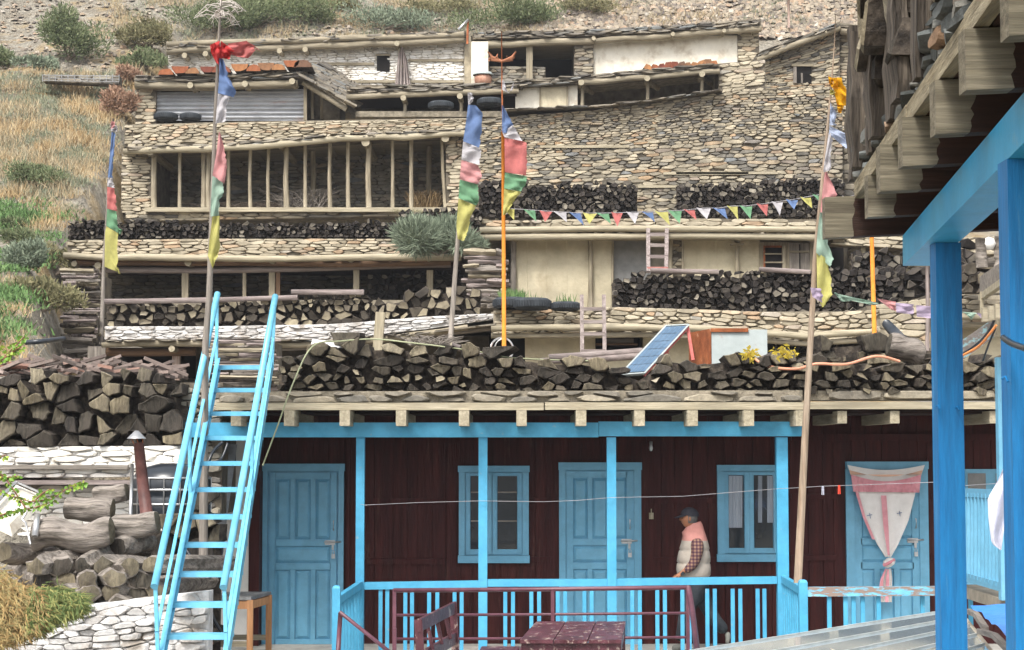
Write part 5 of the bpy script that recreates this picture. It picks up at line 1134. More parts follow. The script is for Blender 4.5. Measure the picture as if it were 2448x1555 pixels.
mb = MB(); a = V(2085,762,24); mb.tube([a, V(2110,790,23.5), V(2128,812,23.2)], [.06,.075,.085], 12); tag(mb.build('black_pipe_elbow', BLKP), 'short black pipe elbow above the dark logs on the right', 'pipe')
trunk(2090,810,2170,830,22.8,.17,'thick dark stump lying on top of the dark logs on the right')
# ------------------------------------------------------------------ flagpoles and flags
def pole(pts, r, m, label, name='flagpole', P=Q, grp='flagpoles'):
    pp = [P(*p) for p in pts]; mb = MB(); mb.tube(pp, r, 9, wob=.05); o = mb.build(name, m); return tag(o, label, 'flagpole', grp)
def flag(d, label, panels, cat='prayer flag', grp='vertical prayer flags', amp=.05, name='prayer_flag', P=Q):
    allp = [p for _, L, R in panels for p in L+R]; b = max(allp, key=lambda p: p[1]); t = thing(name, label, cat, P(b[0], b[1], d), grp)
    for ci, (m, L, R) in enumerate(panels):
        n, nu = 18, 7; vs = []
        def along(pl, s):
            if len(pl) == 1: return pl[0]
            f = s*(len(pl)-1); i = min(int(f), len(pl)-2); u = f-i; return (pl[i][0]*(1-u)+pl[i+1][0]*u, pl[i][1]*(1-u)+pl[i+1][1]*u)
        for i in range(n+1):
            l, r = along(L, i/n), along(R, i/n)
            for j in range(nu+1):
                u = j/nu; x = l[0]*(1-u)+r[0]*u; y = l[1]*(1-u)+r[1]*u; o = amp*math.sin(u*7+i*.3+ci*2.1)*u**.6+amp*.5*math.sin(i*.7+ci)*u+amp*.7*mn.noise(Vector((u*3, i*.25, ci*5.1)))
                edge = (random.uniform(-1.8, 1.8) if j == nu else 0)
                vs.append(P(x+edge, y, d-o))
        mb = MB(); mb.add(vs, [(i*(nu+1)+j, i*(nu+1)+j+1, (i+1)*(nu+1)+j+1, (i+1)*(nu+1)+j) for i in range(n) for j in range(nu)], 0, True); mb.build('cloth_panel', m, t)
    return t
pole([(242,824,34.6),(248,640,34.6),(262,420,34.6),(271,284,34.6)], [.042,.034,.026,.018], GREY['z'], 'grey flagpole at the far left, left of the dark wood store')
flag(34.5, 'narrow flag of blue, white, red, green and yellow on the leftmost pole', [(CB, [(267,316),(258,425)], [(276,318),(268,425)]), (CW_, [(258,426),(256,446)], [(268,426),(274,450)]), (CR, [(256,447),(256,499)], [(274,450),(279,505)]), (CG, [(256,500),(254,540)], [(279,506),(282,557)]), (CG, [(279,544)], [(292,550),(286,561)]), (CYL, [(254,541),(251,560),(250,638)], [(282,558),(280,645),(284,652)]), (CYL, [(276,638),(282,640)], [(284,655),(288,656)])], amp=.03)
flag(34.5, 'whitish knot of cloth tied round the tip of the leftmost pole', [(CPK, [(266,290),(264,308)], [(274,292),(277,310)]), (CW_, [(264,300),(266,316)], [(281,300),(279,315)])], amp=.08, name='cloth_knot', cat='cloth', grp='cloths tied on pole tips')
pole([(485,1520,20.4),(487,1171,20.4),(491,823,20.4),(500,708,20.4),(515,260,20.4),(523,95,20.4),(528,0,20.4),(530,-60,20.4)], [.055,.047,.037,.034,.020,.015,.013,.011], GREY['z'], 'tallest bare flagpole, rising behind the stairs to the twiggy top')
mb = MB(); rg = random.Random(9); c0 = Q(528,30,20.4)
for i in range(26):
    z = rg.uniform(-.02, .17); a = rg.random()*6.283; L = rg.uniform(.12, .34); p = Q(528,40,20.4)+Vector((0,0,z)); q = p+Vector((math.cos(a)*L*.6, math.sin(a)*L*.6, L*.1)); r = q+Vector((math.cos(a)*L*.5, math.sin(a)*L*.5, -L*rg.uniform(.1, .6)))
    mb.tube([p, q, r], [.007,.005,.003], 5)
    for _ in range(3): s = q.lerp(r, rg.random()); mb.tube([s, s+Vector((rg.uniform(-.07, .07), rg.uniform(-.05, .05), rg.uniform(-.07, .03)))], [.004,.002], 4)
tag(mb.build('dead_twigs', mat('bleached_twig', [(.45,.40,.36),(.6,.55,.5)], var=.2)), 'whorl of bleached dead twigs at the tip of the tallest flagpole', 'twigs')
flag(20.3, 'long faded flag of blue, white, pink, mint and yellow on the tallest pole', [(CB, [(524,139),(524,180),(521,223)], [(533,142),(548,190),(565,218),(559,233)]), (CW_, [(521,224),(518,262),(515,296)], [(550,232),(541,250),(541,275),(538,292)]), (CPK, [(523,316),(517,370),(508,420)], [(526,316),(538,365),(542,400),(536,440)]), (CMT, [(508,421),(505,470),(503,518)], [(533,434),(535,462),(524,480),(522,516)]), (CYL, [(508,518),(500,580),(497,612),(508,642)], [(526,516),(525,600),(512,634)])], amp=.05)
t = flag(20.3, 'crumpled scarlet scarf streaming to the right from the tallest pole', [(CSC, [(502,108),(504,125),(516,150)], [(524,98),(528,120),(532,160)]), (CSC, [(528,98),(527,120),(530,140)], [(560,122),(552,132),(548,142)]), (CR, [(545,105),(545,122),(556,133)], [(590,98),(604,108),(610,120),(594,140),(575,138)]), (CR, [(585,99),(598,108)], [(605,108),(624,124)])], amp=.12, cat='scarf', grp='cloths tied on pole tips', name='red_scarf')
pole([(1076,822,29.5),(1092,600,29.5),(1108,420,29.5),(1124,232,29.5)], [.042,.036,.028,.018], GREY['z'], 'grey flagpole just left of the orange one')
flag(29.4, 'broad flag of blue, white, pink, green, yellow on the pole left of the orange one', [(CB, [(1119,251),(1113,300),(1107,338)], [(1136,252),(1154,272),(1151,310),(1147,354)]), (CW_, [(1107,339),(1103,382)], [(1147,354),(1150,362),(1145,395)]), (CPK, [(1103,383),(1099,429)], [(1145,396),(1152,424),(1143,441)]), (CG, [(1099,430),(1096,474)], [(1143,442),(1144,485),(1138,491)]), (CYL, [(1096,475),(1091,540),(1094,572)], [(1138,492),(1125,520),(1116,560),(1108,577)])], amp=.05)
flag(29.4, 'white knot of cloth on the tip of the pole left of the orange one', [(CW_, [(1118,222),(1119,250)], [(1128,222),(1133,236),(1126,250)])], amp=.08, name='cloth_knot', cat='cloth', grp='cloths tied on pole tips')
mb = MB(); pp = [Q(1205,846,26.5), Q(1204,560,26.5), Q(1202,315,26.5)]; mb.tube(pp, [.032,.029,.024], 10, 0); mb.tube([pp[-1], Q(1200,200,26.5), Q(1199,76,26.5)], [.012,.010,.007], 7, 1)
tag(mb.build('flagpole', [ORG, RUST]), 'orange painted flagpole in the middle, topped by a brown twig cross', 'flagpole', 'flagpoles')
flag(26.4, 'flag of blue, white, red, green and yellow on the orange pole in the middle', [(CB, [(1200,250),(1200,300),(1201,318)], [(1201,252),(1219,282),(1226,298),(1218,318)]), (CW_, [(1201,318),(1206,329)], [(1226,299),(1249,338)]), (CR, [(1206,330),(1207,412)], [(1250,338),(1260,344),(1259,420)]), (CG, [(1207,413),(1205,451)], [(1259,422),(1258,438),(1246,458)]), (CYL, [(1205,452),(1202,516)], [(1246,459),(1230,480),(1212,510)])], amp=.04)
mb = MB(); rg = random.Random(2); c = Q(1200,147,26.5)
for s in (-1, 1):
    for i in range(3):
        q = c+Vector((s*.15, 0, .02+i*.02)); r = c+Vector((s*(.15+i*.025), 0, .10-i*.0+.02*i)); mb.tube([c, q, r], [.016,.022,.014], 6, wob=.3)
    for _ in range(8): p = c+Vector((s*rg.uniform(.05, .18), rg.uniform(-.03, .03), rg.uniform(0, .1))); mb.tube([p, p+Vector((rg.uniform(-.03, .03), 0, rg.uniform(-.03, .04)))], [.012,.007], 5)
tag(mb.build('dry_sprigs', mat('red_brown_sprig', [(.32,.13,.07),(.44,.20,.11)], var=.2)), 'reddish brown dry sprigs tied crosswise near the tip of the orange pole', 'twigs')
flag(26.4, 'white scarf looped round the thin tip of the orange pole', [(CW_, [(1201,190),(1200,215)], [(1206,196),(1214,222)]), (CW_, [(1214,222),(1216,224)], [(1226,215),(1228,198)])], amp=.02, name='cloth_knot', cat='scarf', grp='cloths tied on pole tips')
pole([(2091,822,32.8),(2084,560,32.8),(2080,440,32.8)], [.042,.038,.036], ORG, 'orange pole on the right, seen under the near roof beams')
pole([(1907,1400,20.9),(1925,1036,20.9),(1949,620,20.9),(1959,508,20.9),(1984,244,20.9),(1994,120,20.9),(1998,34,20.9)], [.048,.040,.030,.024,.014,.007,.004], wood('brown_pole', (.20,.13,.08), (.36,.29,.22), 'z'), 'leaning bare flagpole at the right end of the veranda')
flag(20.8, 'bright golden cloth bundled at the top of the leaning pole on the right', [(CGO, [(1992,186),(1993,210),(2000,250)], [(2010,186),(2022,212),(2034,240),(2030,255)]), (CGO, [(2000,245),(2003,268)], [(2020,250),(2010,272)]), (CGO, [(1980,182),(1982,200)], [(1992,188),(1993,215)]), (CYL, [(1984,214),(1984,226)], [(1997,218),(1996,228)])], amp=.14, cat='cloth', grp='cloths tied on pole tips', name='golden_cloth')
flag(20.8, 'tattered flag of pale blue, white, pink, mint, yellow on the leaning right pole', [(CPB, [(1985,245),(1984,270),(1983,300)], [(1992,258),(2001,272),(1994,295),(2003,300)]), (CPB, [(1983,301),(1982,322)], [(2026,322),(2027,340),(2024,356)]), (CW_, [(1981,318),(1972,380),(1968,412)], [(1992,320),(1985,370),(1986,408)]), (CPK, [(1972,412),(1966,460),(1961,508)], [(1976,412),(2003,466),(1984,480),(1972,510)]), (CMT, [(1960,508),(1954,560),(1951,604)], [(1973,505),(1980,585),(1992,620),(1985,640)]), (CYL, [(1952,603),(1953,650),(1953,700),(1965,735)], [(1978,620),(1986,660),(1989,705),(1970,734)])], amp=.05)
# bunting of coloured pennants
t = thing('pennant_string', 'string of small coloured triangular pennants across the flat roof in the middle', 'bunting', Q(1600,500,38))
PN = [(1216,499,CYL),(1265,502,CG),(1305,505,CR),(1338,507,CW_),(1374,509,CB),(1410,510,CYL),(1440,510,CG),(1475,509,CR),(1512,508,CW_),(1547,507,CB),(1580,506,CYL),(1613,504,CG),(1647,502,CR),(1682,498,CW_),(1718,498,CB),(1750,493,CYL),(1783,493,CG),(1822,488,CR),(1858,483,CW_),(1893,478,CB),(1925,472,CYL),(1958,466,CG),(2005,478,CR),(2030,470,CW_)]
ds = lambda x: 26.5+(x-1205)/830*(-5.5)
mb = MB(); mb.tube([Q(1204,497,ds(1204))]+[Q(x, y, ds(x)) for x, y, _ in PN]+[Q(2050,466,ds(2050))], .004, 5); mb.build('cord', CW_, t)
rg = random.Random(21)
for i, (x, y, m) in enumerate(PN):
    d = ds(x); w_ = rg.uniform(13, 18); o = rg.uniform(-.04, .04); tip = Q(x+rg.uniform(-2, 22), y+rg.uniform(22, 34), d-.05); a, b = Q(x-w_, y-2, d), Q(x+w_, y+1, d); mb = MB()
    m1 = a.lerp(tip, .5)+Vector((0, o, 0)); m2 = b.lerp(tip, .5)+Vector((0, -o, 0)); mc = a.lerp(b, .5)+Vector((0, .03, -.01)); mb.add([a, mc, b, m1, m2, tip, m1.lerp(m2, .5)+Vector((0, .04, 0))], ((0,1,6,3),(1,2,4,6),(3,6,5),(6,4,5)), 0, True); mb.build('pennant', m, t)
# faded string of cloths to the right
flag(20.0, 'faded string of mint, pink and lavender cloths sagging right of the leaning pole', [(CLV, [(1937,688),(1942,710),(1962,722)], [(1962,690),(1966,705),(1966,726)]), (CMT, [(1993,700),(2012,722)], [(1996,700),(2034,720)]), (CMT, [(1995,701),(2004,712)], [(2102,725),(2090,731)]), (CPK, [(2096,714),(2130,740)], [(2142,722),(2141,744)]), (CLV, [(2141,724),(2143,748)], [(2184,728),(2183,752)]), (CLV, [(2190,730),(2192,758)], [(2250,734),(2250,764)]), (CMT, [(2300,746),(2310,752)], [(2335,748),(2322,765)]), (CLV, [(2333,748),(2350,766)], [(2385,755),(2382,772)])], cat='bunting', grp=None, amp=.03, name='faded_cloth_string')
# clothes line
mb = MB(); pts = [(862,1206,22.08),(872,1208,22.1),(1000,1202,22.1),(1146,1198,22.1),(1300,1200,22.1),(1380,1197,22.1),(1460,1190,22.1),(1632,1187,22.1),(1860,1169,22.1),(1900,1167,21.8),(1964,1163,21.5),(2024,1161,21.3),(2242,1153,20.5),(2300,1162,19.8),(2390,1156,18.6)]
mb.tube([Q(*p) for p in pts], .0030, 5); tag(mb.build('clothes_line', CW_), 'thin pale wire strung along the veranda posts', 'clothes line')
for x, y, d, m, lab in ((1967,1173,21.45,CWH,'white clothes peg on the wire'),(2006,1171,21.3,mat('red_plastic', [(.75,.06,.03),(.8,.08,.04)], var=.05, rough=.4),'red clothes peg on the wire')):
    c = Q(x, y, d); mb = MB(); mb.beam(c+Vector((-.010,0,-.05)), c+Vector((-.006,0,.05)), .010, .012, up=(0,1,0)); mb.beam(c+Vector((.010,0,-.05)), c+Vector((.006,0,.05)), .010, .012, up=(0,1,0)); mb.box(c+Vector((-.014,-.008,.0)), c+Vector((.014,.008,.012))); tag(mb.build('clothes_peg', m), lab, 'clothes peg', 'clothes pegs')
# small light switch plate, lamp socket under beam
mb = MB(); c = Q(1557,1234,23.74); mb.box(c+Vector((-.028,-.01,-.04)), c+Vector((.028,.01,.04))); mb.box(c+Vector((-.01,-.02,-.012)), c+Vector((.01,-.01,.012))); mb.box(c+Vector((-.006,-.005,.04)), c+Vector((.006,.005,.09))); tag(mb.build('switch_plate', PALE['z']), 'small cream switch plate on the maroon boards beside the middle door', 'switch')
mb = MB(); c = Q(1556,1060,23.0); mb.lathe([(0,0),(.018,.01),(.025,.04),(.018,.07),(.02,.12),(0,.125)], c-Vector((0,0,.1)), 12); tag(mb.build('lamp_holder', STEEL), 'bare lamp holder hanging under the veranda ceiling', 'lamp')
# door curtain -------------------------------------------------------------------
t = thing('door_curtain', 'white curtain with pink frill and stripe, knotted in the middle, on the right door', 'curtain', Q(2118,1435,23.6))
CUR = mat('cream_cotton', [(.70,.67,.64),(.78,.76,.74)], scale=3, var=.06, bump=.25, bscale=4); CPINK = mat('rose_cotton', [(.62,.25,.29),(.70,.34,.38)], scale=3, var=.15, bump=.4, bscale=8)
DC = 23.62
def sheet(L, R, m, nu=24, nv=22, amp=.012, fr=9, off=0, name='cloth', dd=DC):
    vs = []; fl = lerp_poly([(p[1], p[0]) for p in L]); fr_ = lerp_poly([(p[1], p[0]) for p in R]); y0, y1 = L[0][1], L[-1][1]; ry0, ry1 = R[0][1], R[-1][1]
    for i in range(nv+1):
        s = i/nv
        for j in range(nu+1):
            u = j/nu; yl = y0+(y1-y0)*s; yr = ry0+(ry1-ry0)*s; xl = fl(yl); xr = fr_(yr); sag = off*math.sin(u*math.pi)*(1-s)
            vs.append(Q(xl+(xr-xl)*u, yl+(yr-yl)*u+sag, dd-amp*math.sin(u*fr*(1+.15*math.sin(s*3)))*(.4+s*.6)-.02*s))
    mb = MB(); mb.add(vs, [(i*(nu+1)+j, i*(nu+1)+j+1, (i+1)*(nu+1)+j+1, (i+1)*(nu+1)+j) for i in range(nv) for j in range(nu)], 0, True); return mb.build(name, m, t)
sheet([(2026,1112),(2046,1172),(2070,1245),(2096,1300),(2116,1332)], [(2211,1112),(2190,1172),(2172,1245),(2146,1305),(2130,1332)], CUR, off=12, fr=14)
sheet([(2045,1177),(2062,1235),(2085,1290)], [(2052,1177),(2069,1235),(2092,1290)], CPINK, nu=3, dd=DC-.035, amp=0, name='edge_band')
sheet([(2106,1185),(2112,1260),(2122,1328)], [(2119,1185),(2124,1260),(2127,1328)], CPINK, nu=4, dd=DC-.045, amp=.0, name='stripe')
sheet([(2034,1135),(2040,1176)], [(2202,1135),(2198,1178)], CPINK, nu=60, nv=6, amp=.014, fr=70, off=16, name='frill', dd=DC-.04)
sheet([(2030,1124),(2033,1135)], [(2206,1124),(2203,1135)], mat('peach_band', [(.70,.42,.30),(.74,.48,.36)], var=.1), nu=30, nv=3, amp=.004, off=16, name='band', dd=DC-.045)
mb = MB(); c = Q(2125,1345,DC-.06)
for k in range(3):
    mb.lathe([(0,-.055),(.045,-.04),(.062,-.005),(.05,.035),(0,.05)], c+Vector(((k-1)*.016, -.01*k, (k-1)*.014)), 12)
mb.build('knot', CUR, t)
mb = MB(); mb.tube([Q(2112,1352,DC-.11), Q(2124,1347,DC-.14), Q(2138,1338,DC-.11)], .02, 8); mb.build('knot_band', CPINK, t)
sheet([(2118,1360),(2108,1380),(2100,1440)], [(2130,1360),(2133,1380),(2132,1440)], CUR, amp=.03, fr=12, name='tail'); sheet([(2116,1360),(2105,1385),(2098,1425)], [(2120,1360),(2112,1385),(2110,1430)], CPINK, nu=5, amp=.005, name='tail_stripe', dd=DC-.05)
sheet([(2121,1362),(2118,1385),(2116,1440)], [(2125,1362),(2126,1385),(2124,1440)], CPINK, nu=4, amp=.0, name='tail_stripe', dd=DC-.06)
for (x, y) in ((2079,1233),(2150,1228)):   # small printed figures
    mb = MB(); mb.beam(Q(x-6, y, DC-.03), Q(x+6, y-2, DC-.03), .004, .008); mb.beam(Q(x, y-6, DC-.03), Q(x+2, y+7, DC-.03), .006, .006, up=(0,1,0)); mb.build('print', CB, t)
# ------------------------------------------------------------------ courtyard furniture
t = thing('steel_railing', 'low maroon steel railing in front of the veranda', 'railing', Q(1290,1560,18.8)); DR = 18.8
for y0, y1, r in ((1412,1405,.022),(1471,1466,.014),(1528,1524,.014)):
    mb = MB(); mb.tube([Q(941, y0, DR), Q(1290, (y0+y1)/2+1, DR), Q(1646, y1, DR)], r, 8); mb.build('bar', MARP, t)
for x in (943,1321,1644):
    mb = MB(); p = Q(x, 1408, DR); mb.beam(Vector((p.x, DR, FZ)), p, .035, .035, up=(0,1,0)); mb.build('post', MARP, t)
mb = MB(); mb.tube([Q(1646,1406,DR), Q(1655,1460,18.0), Q(1667,1562,16.6)], .028, 8); mb.build('bar', MARP, t)
t = thing('stair_rail', 'maroon steel handrail sloping down beside the left newel post', 'railing', Q(815,1560,17.5))
mb = MB(); mb.tube([Q(814,1465,17.8), Q(930,1558,16.8)], .018, 8); mb.build('bar', MARP, t); mb = MB(); mb.tube([Q(814,1465,17.8), Q(808,1560,17.8)], .022, 8); mb.build('post', MARP, t)
mb = MB(); mb.beam(Vector((Q(943,1500,17).x, 17, FZ)), Q(944,1502,17), .03, .03, up=(0,1,0)); mb.build('post', MARP, t)
def table(fl, fr, br, bl, z, label, d0, d1, legs=True):
    P = [Q(*fl, d0), Q(*fr, d0), Q(*br, d1), Q(*bl, d1)]; P = [Vector((p.x, p.y, z)) for p in P]; t = thing('wooden_table', label, 'table', (sum(p.x for p in P)/4, (d0+d1)/2, FZ), 'maroon courtyard tables')
    for k in range(3):
        u0, u1 = k/3+.005, (k+1)/3-.005; A = [P[0].lerp(P[1], u0), P[0].lerp(P[1], u1), P[3].lerp(P[2], u1), P[3].lerp(P[2], u0)]; mb = MB(); o = Vector((0,0,-.028)); o2 = Vector((0,0,random.uniform(-.003,.003)))
        mb.add([a+o2 for a in A]+[a+o for a in A], ((0,1,2,3),(7,6,5,4),(0,4,5,1),(1,5,6,2),(2,6,7,3),(3,7,4,0))); mb.build('top_board', MARF, t)
    c = sum(P, Vector())/4; o = Vector((0,0,-.075))
    for i, j in ((0,1),(1,2),(2,3),(3,0)): a, b = P[i]+(c-P[i])*.06+o, P[j]+(c-P[j])*.06+o; mb = MB(); mb.beam(a, b, .03, .09); mb.build('apron', MARF, t)
    for p in P: q = p+(c-p)*.09; mb = MB(); mb.beam(Vector((q.x, q.y, FZ)), q+Vector((0,0,-.03)), .06, .06, up=(0,1,0)); mb.build('leg', MARF, t)
table((1242,1527),(1487,1527),(1497,1483),(1281,1483),.665,'worn maroon wooden table with three wide boards in front of the railing',16.5,18.3)
table((1130,1590),(1422,1590),(1430,1538),(1150,1536),.50,'lower maroon table cut by the bottom edge, in front of the larger one',16.2,17.6)
t = thing('wooden_bench', 'maroon wooden bench with a slatted back, seen end on left of the tables', 'bench', Q(1040,1560,16.4))
A0, A1 = Q(998,1483,16.3), Q(1084,1441,18.0); dv = A1-A0; up_ = Vector((-.02,0,1)); 
for s in (0.02, .98):
    p = A0+dv*s; mb = MB(); mb.beam(Vector((p.x+.06, p.y, FZ)), p, .07, .05, up=(0,1,0)); mb.build('back_post', MARF, t)
for z0, h in ((-.045,.11),(-.33,.11)):
    mb = MB(); o = Vector((.012-.06*z0*.6, 0, z0)); mb.beam(A0+o, A1+o, .03, h); mb.build('back_rail', MARF, t)
for s in (.25,.5,.75):
    p = A0+dv*s; mb = MB(); mb.beam(p+Vector((.05,0,-.30)), p+Vector((.0,0,-.06)), .035, .025, up=(0,1,0)); mb.build('back_slat', MARF, t)
a, b = Vector((A0.x+.05, A0.y, .33)), Vector((A1.x+.05, A1.y, .33)); mb = MB(); mb.add([a, a+Vector((.42,0,0)), b+Vector((.42,0,0)), b, a+Vector((0,0,-.03)), a+Vector((.42,0,-.03)), b+Vector((.42,0,-.03)), b+Vector((0,0,-.03))], ((0,1,2,3),(7,6,5,4),(0,4,5,1),(1,5,6,2),(2,6,7,3),(3,7,4,0))); mb.build('seat', MARF, t)
for q in (a, b): mb = MB(); mb.beam(Vector((q.x+.4, q.y, FZ)), q+Vector((.4,0,-.03)), .05, .05, up=(0,1,0)); mb.build('front_leg', MARF, t)
# ------------------------------------------------------------------ plants near the camera, lower left
t = thing('leafy_branch', 'bright green leafy twigs reaching in from the left edge', 'branch', V(-30,1250,12)); rg = random.Random(15)
LF = mat('fresh_leaf', [(0,(.10,.22,.03)),(.5,(.17,.32,.04)),(1,(.34,.38,.06))], 'island', var=.2, bump=0, rough=.5)
def twig(pts, d, nl, r=.006, ls=.026):
    P = [V(x, y, d) for x, y in pts]; mb = MB(); mb.tube(P, [r*(1-.7*i/len(P)) for i in range(len(P))], 6); mb.build('twig', wood('red_twig', (.22,.10,.06), (.34,.17,.10), 'x'), t); mb = MB()
    for _ in range(nl):
        f = rg.random()*(len(P)-1); i = min(int(f), len(P)-2); p = P[i].lerp(P[i+1], f-i); a = rg.random()*6.283; dirv = Vector((math.cos(a), rg.uniform(-.7, .7), math.sin(a)*.6-.45)).normalized(); L = ls*rg.uniform(.6, 1.3); s = dirv.cross(Vector((rg.uniform(-1,1), 1, rg.uniform(-.5,.5)))).normalized()*L*.33; b0 = p+dirv*.012; n_ = dirv.cross(s).normalized()*L*.08
        mb.add([b0, b0+dirv*L*.3+s, b0+dirv*L*.65+s*.8, b0+dirv*L*1.05, b0+dirv*L*.65-s*.8, b0+dirv*L*.3-s, b0+dirv*L*.5-n_], ((0,1,6),(1,2,6),(2,3,6),(3,4,6),(4,5,6),(5,0,6)), 0, True)
    mb.build('leaves', LF, t)
twig([(-40,1130),(20,1165),(70,1180),(120,1175),(165,1145),(200,1135)], 12, 120); twig([(-40,1230),(20,1205),(80,1195),(130,1178)], 12.1, 90); twig([(60,1195),(40,1165),(10,1120),(-10,1110)], 12, 70); twig([(80,1180),(100,1160),(120,1150)], 12, 40)
twig([(-40,1080),(-5,1078),(15,1070)], 12, 30); twig([(-40,880),(0,850),(30,820),(60,790)], 12, 110); twig([(0,850),(30,828),(50,815)], 12, 40); twig([(-40,850),(-5,815),(5,800)], 12, 30); twig([(-30,1110),(10,1125),(40,1120)], 12, 50)
t = thing('conifer_bush', 'golden and green feathery conifer bush at the lower left corner', 'bush', V(60,1480,16.8))
for mname, col, nn, xr, sd_ in (('golden_needles', [(0,(.27,.17,.07)),(.5,(.36,.26,.11)),(1,(.24,.22,.10))], 2200, (-40,100), 3), ('green_needles', [(0,(.07,.11,.035)),(.5,(.14,.18,.06)),(1,(.30,.28,.10))], 2300, (60,190), 4)):
    m_ = mat(mname, col, 'island', var=.25, bump=0, rough=.9); mb = MB(); rg = random.Random(sd_)
    for _ in range(nn):
        x = rg.uniform(*xr); ytop = lerp_poly([(-40,1320),(20,1345),(60,1380),(130,1378),(200,1400)])(x); ybot = lerp_poly([(-40,1530),(40,1500),(100,1470),(195,1425)])(x); y = ytop+(ybot-ytop)*rg.random()**.8; d = 16.8+rg.uniform(-.35, .35); p = V(x, y, d)
        g = Vector((rg.gauss(.45, .35), rg.gauss(-.1, .4), rg.gauss(-.45, .35))).normalized(); L = rg.uniform(.06, .15)
        q = p; 
        for k in range(3):
            g2 = (g+Vector((rg.gauss(0, .35), rg.gauss(0, .3), rg.gauss(-.1, .3)))).normalized(); e = p+g*L*.3*k; f = e+g2*L*.6; s = g2.cross(Vector((0,1,0))).normalized()*.006; mb.add([e-s, e+s, f], ((0,1,2),))
    mb.build('foliage', m_, t)
mb = MB(); 
for i in range(7): mb.tube([V(-20,1480,16.8), V(20+i*20,1430-i*3,16.7), V(50+i*22,1410,16.7)], [.02,.012,.005], 5)
mb.build('branch', TWIG, t)
# ------------------------------------------------------------------ the walking man
def skin(name, pts, edges, m, parent, sub=2):
    me = bpy.data.meshes.new(name); b = Vector(parent['base']); me.from_pydata([Vector(p[0])-b for p in pts], edges, []); me.materials.append(m)
    o = bpy.data.objects.new(name, me); C.objects.link(o); o.parent = parent; o['base'] = tuple(b)
    sk = o.modifiers.new('skin', 'SKIN'); sk.use_smooth_shade = True
    lay = me.skin_vertices[0] if me.skin_vertices else None
    if lay is None:
        import bmesh; bm = bmesh.new(); bm.from_mesh(me); bm.verts.layers.skin.verify(); bm.to_mesh(me); bm.free(); lay = me.skin_vertices[0]
    for i, p in enumerate(pts): r = p[1]; lay.data[i].radius = r if isinstance(r, tuple) else (r, r)
    lay.data[0].use_root = True
    s = o.modifiers.new('sub', 'SUBSURF'); s.levels = s.render_levels = sub; return o
DM = 22.9
man = thing('person', 'man in dark cap, pink and beige padded vest and plaid shirt walking along the veranda', 'person', Q(1668,1552,DM))
SK = mat('skin', [(.30,.125,.065),(.36,.16,.085)], scale=6, var=.1, rough=.55, bump=.05)
TRO = mat('dark_trousers', [(.022,.027,.034),(.045,.052,.06)], scale=6, var=.3, bump=.5, bscale=9, bdist=.03); SHOE = mat('grey_shoe', [(.16,.16,.14),(.24,.24,.22)], var=.2)
VB = mat('beige_padding', [(.36,.31,.26),(.42,.37,.32)], scale=5, var=.12, bump=.5, bscale=10); VP = mat('pink_padding', [(.44,.19,.16),(.52,.24,.21)], scale=5, var=.12, bump=.4, bscale=10)
CAP = mat('dark_cap', [(.022,.022,.03),(.035,.035,.045)], var=.2, rough=.8, bump=.1)
m = bpy.data.materials.new('plaid_shirt'); m.use_nodes = True; n_ = m.node_tree.nodes; L_ = m.node_tree.links; tc = n_.new('ShaderNodeTexCoord'); sx = n_.new('ShaderNodeSeparateXYZ'); L_.new(tc.outputs['Object'], sx.inputs[0])
def stripe(out, f):
    a = n_.new('ShaderNodeMath'); a.operation = 'MULTIPLY'; a.inputs[1].default_value = f; L_.new(out, a.inputs[0]); b = n_.new('ShaderNodeMath'); b.operation = 'FRACT'; L_.new(a.outputs[0], b.inputs[0]); c = n_.new('ShaderNodeMath'); c.operation = 'GREATER_THAN'; c.inputs[1].default_value = .5; L_.new(b.outputs[0], c.inputs[0]); return c.outputs[0]
s1, s2 = stripe(sx.outputs[0], 24), stripe(sx.outputs[2], 24); ad = n_.new('ShaderNodeMath'); ad.operation = 'ADD'; L_.new(s1, ad.inputs[0]); L_.new(s2, ad.inputs[1]); hf = n_.new('ShaderNodeMath'); hf.operation = 'MULTIPLY'; hf.inputs[1].default_value = .5; L_.new(ad.outputs[0], hf.inputs[0])
rp = n_.new('ShaderNodeValToRGB'); rp.color_ramp.elements[0].color = (.05,.015,.03,1); rp.color_ramp.elements[1].color = (.27,.16,.105,1); k = rp.color_ramp.elements.new(.5); k.color = (.12,.055,.055,1); L_.new(hf.outputs[0], rp.inputs[0]); L_.new(rp.outputs[0], n_['Principled BSDF'].inputs['Base Color']); n_['Principled BSDF'].inputs['Roughness'].default_value = .9
PLAID = m
# body: one continuous figure under the clothes, pelvis first
def q3(x, y, o=0): return Q(x, y, DM+o)
B = [(q3(1667,1398), (.08,.10)), (q3(1664,1350), (.09,.12)), (q3(1662,1305), (.10,.14)), (q3(1661,1282), (.07,.10)), (q3(1657,1266), .052), (q3(1650,1248), .06),
  (q3(1662,1292,-.17), .05), (q3(1658,1345,-.20), .038), (q3(1630,1371,-.22), .026), (q3(1662,1292,.17), .05), (q3(1650,1345,.20), .038), (q3(1622,1375,.22), .026),
  (q3(1660,1412,-.09), .07), (q3(1637,1470,-.09), .06), (q3(1628,1538,-.09), .04), (q3(1676,1412,.09), .07), (q3(1700,1468,.09), .06), (q3(1732,1508,.09), .035)]
E = [(0,1),(1,2),(2,3),(3,4),(4,5),(3,6),(6,7),(7,8),(3,9),(9,10),(10,11),(0,12),(12,13),(13,14),(0,15),(15,16),(16,17)]
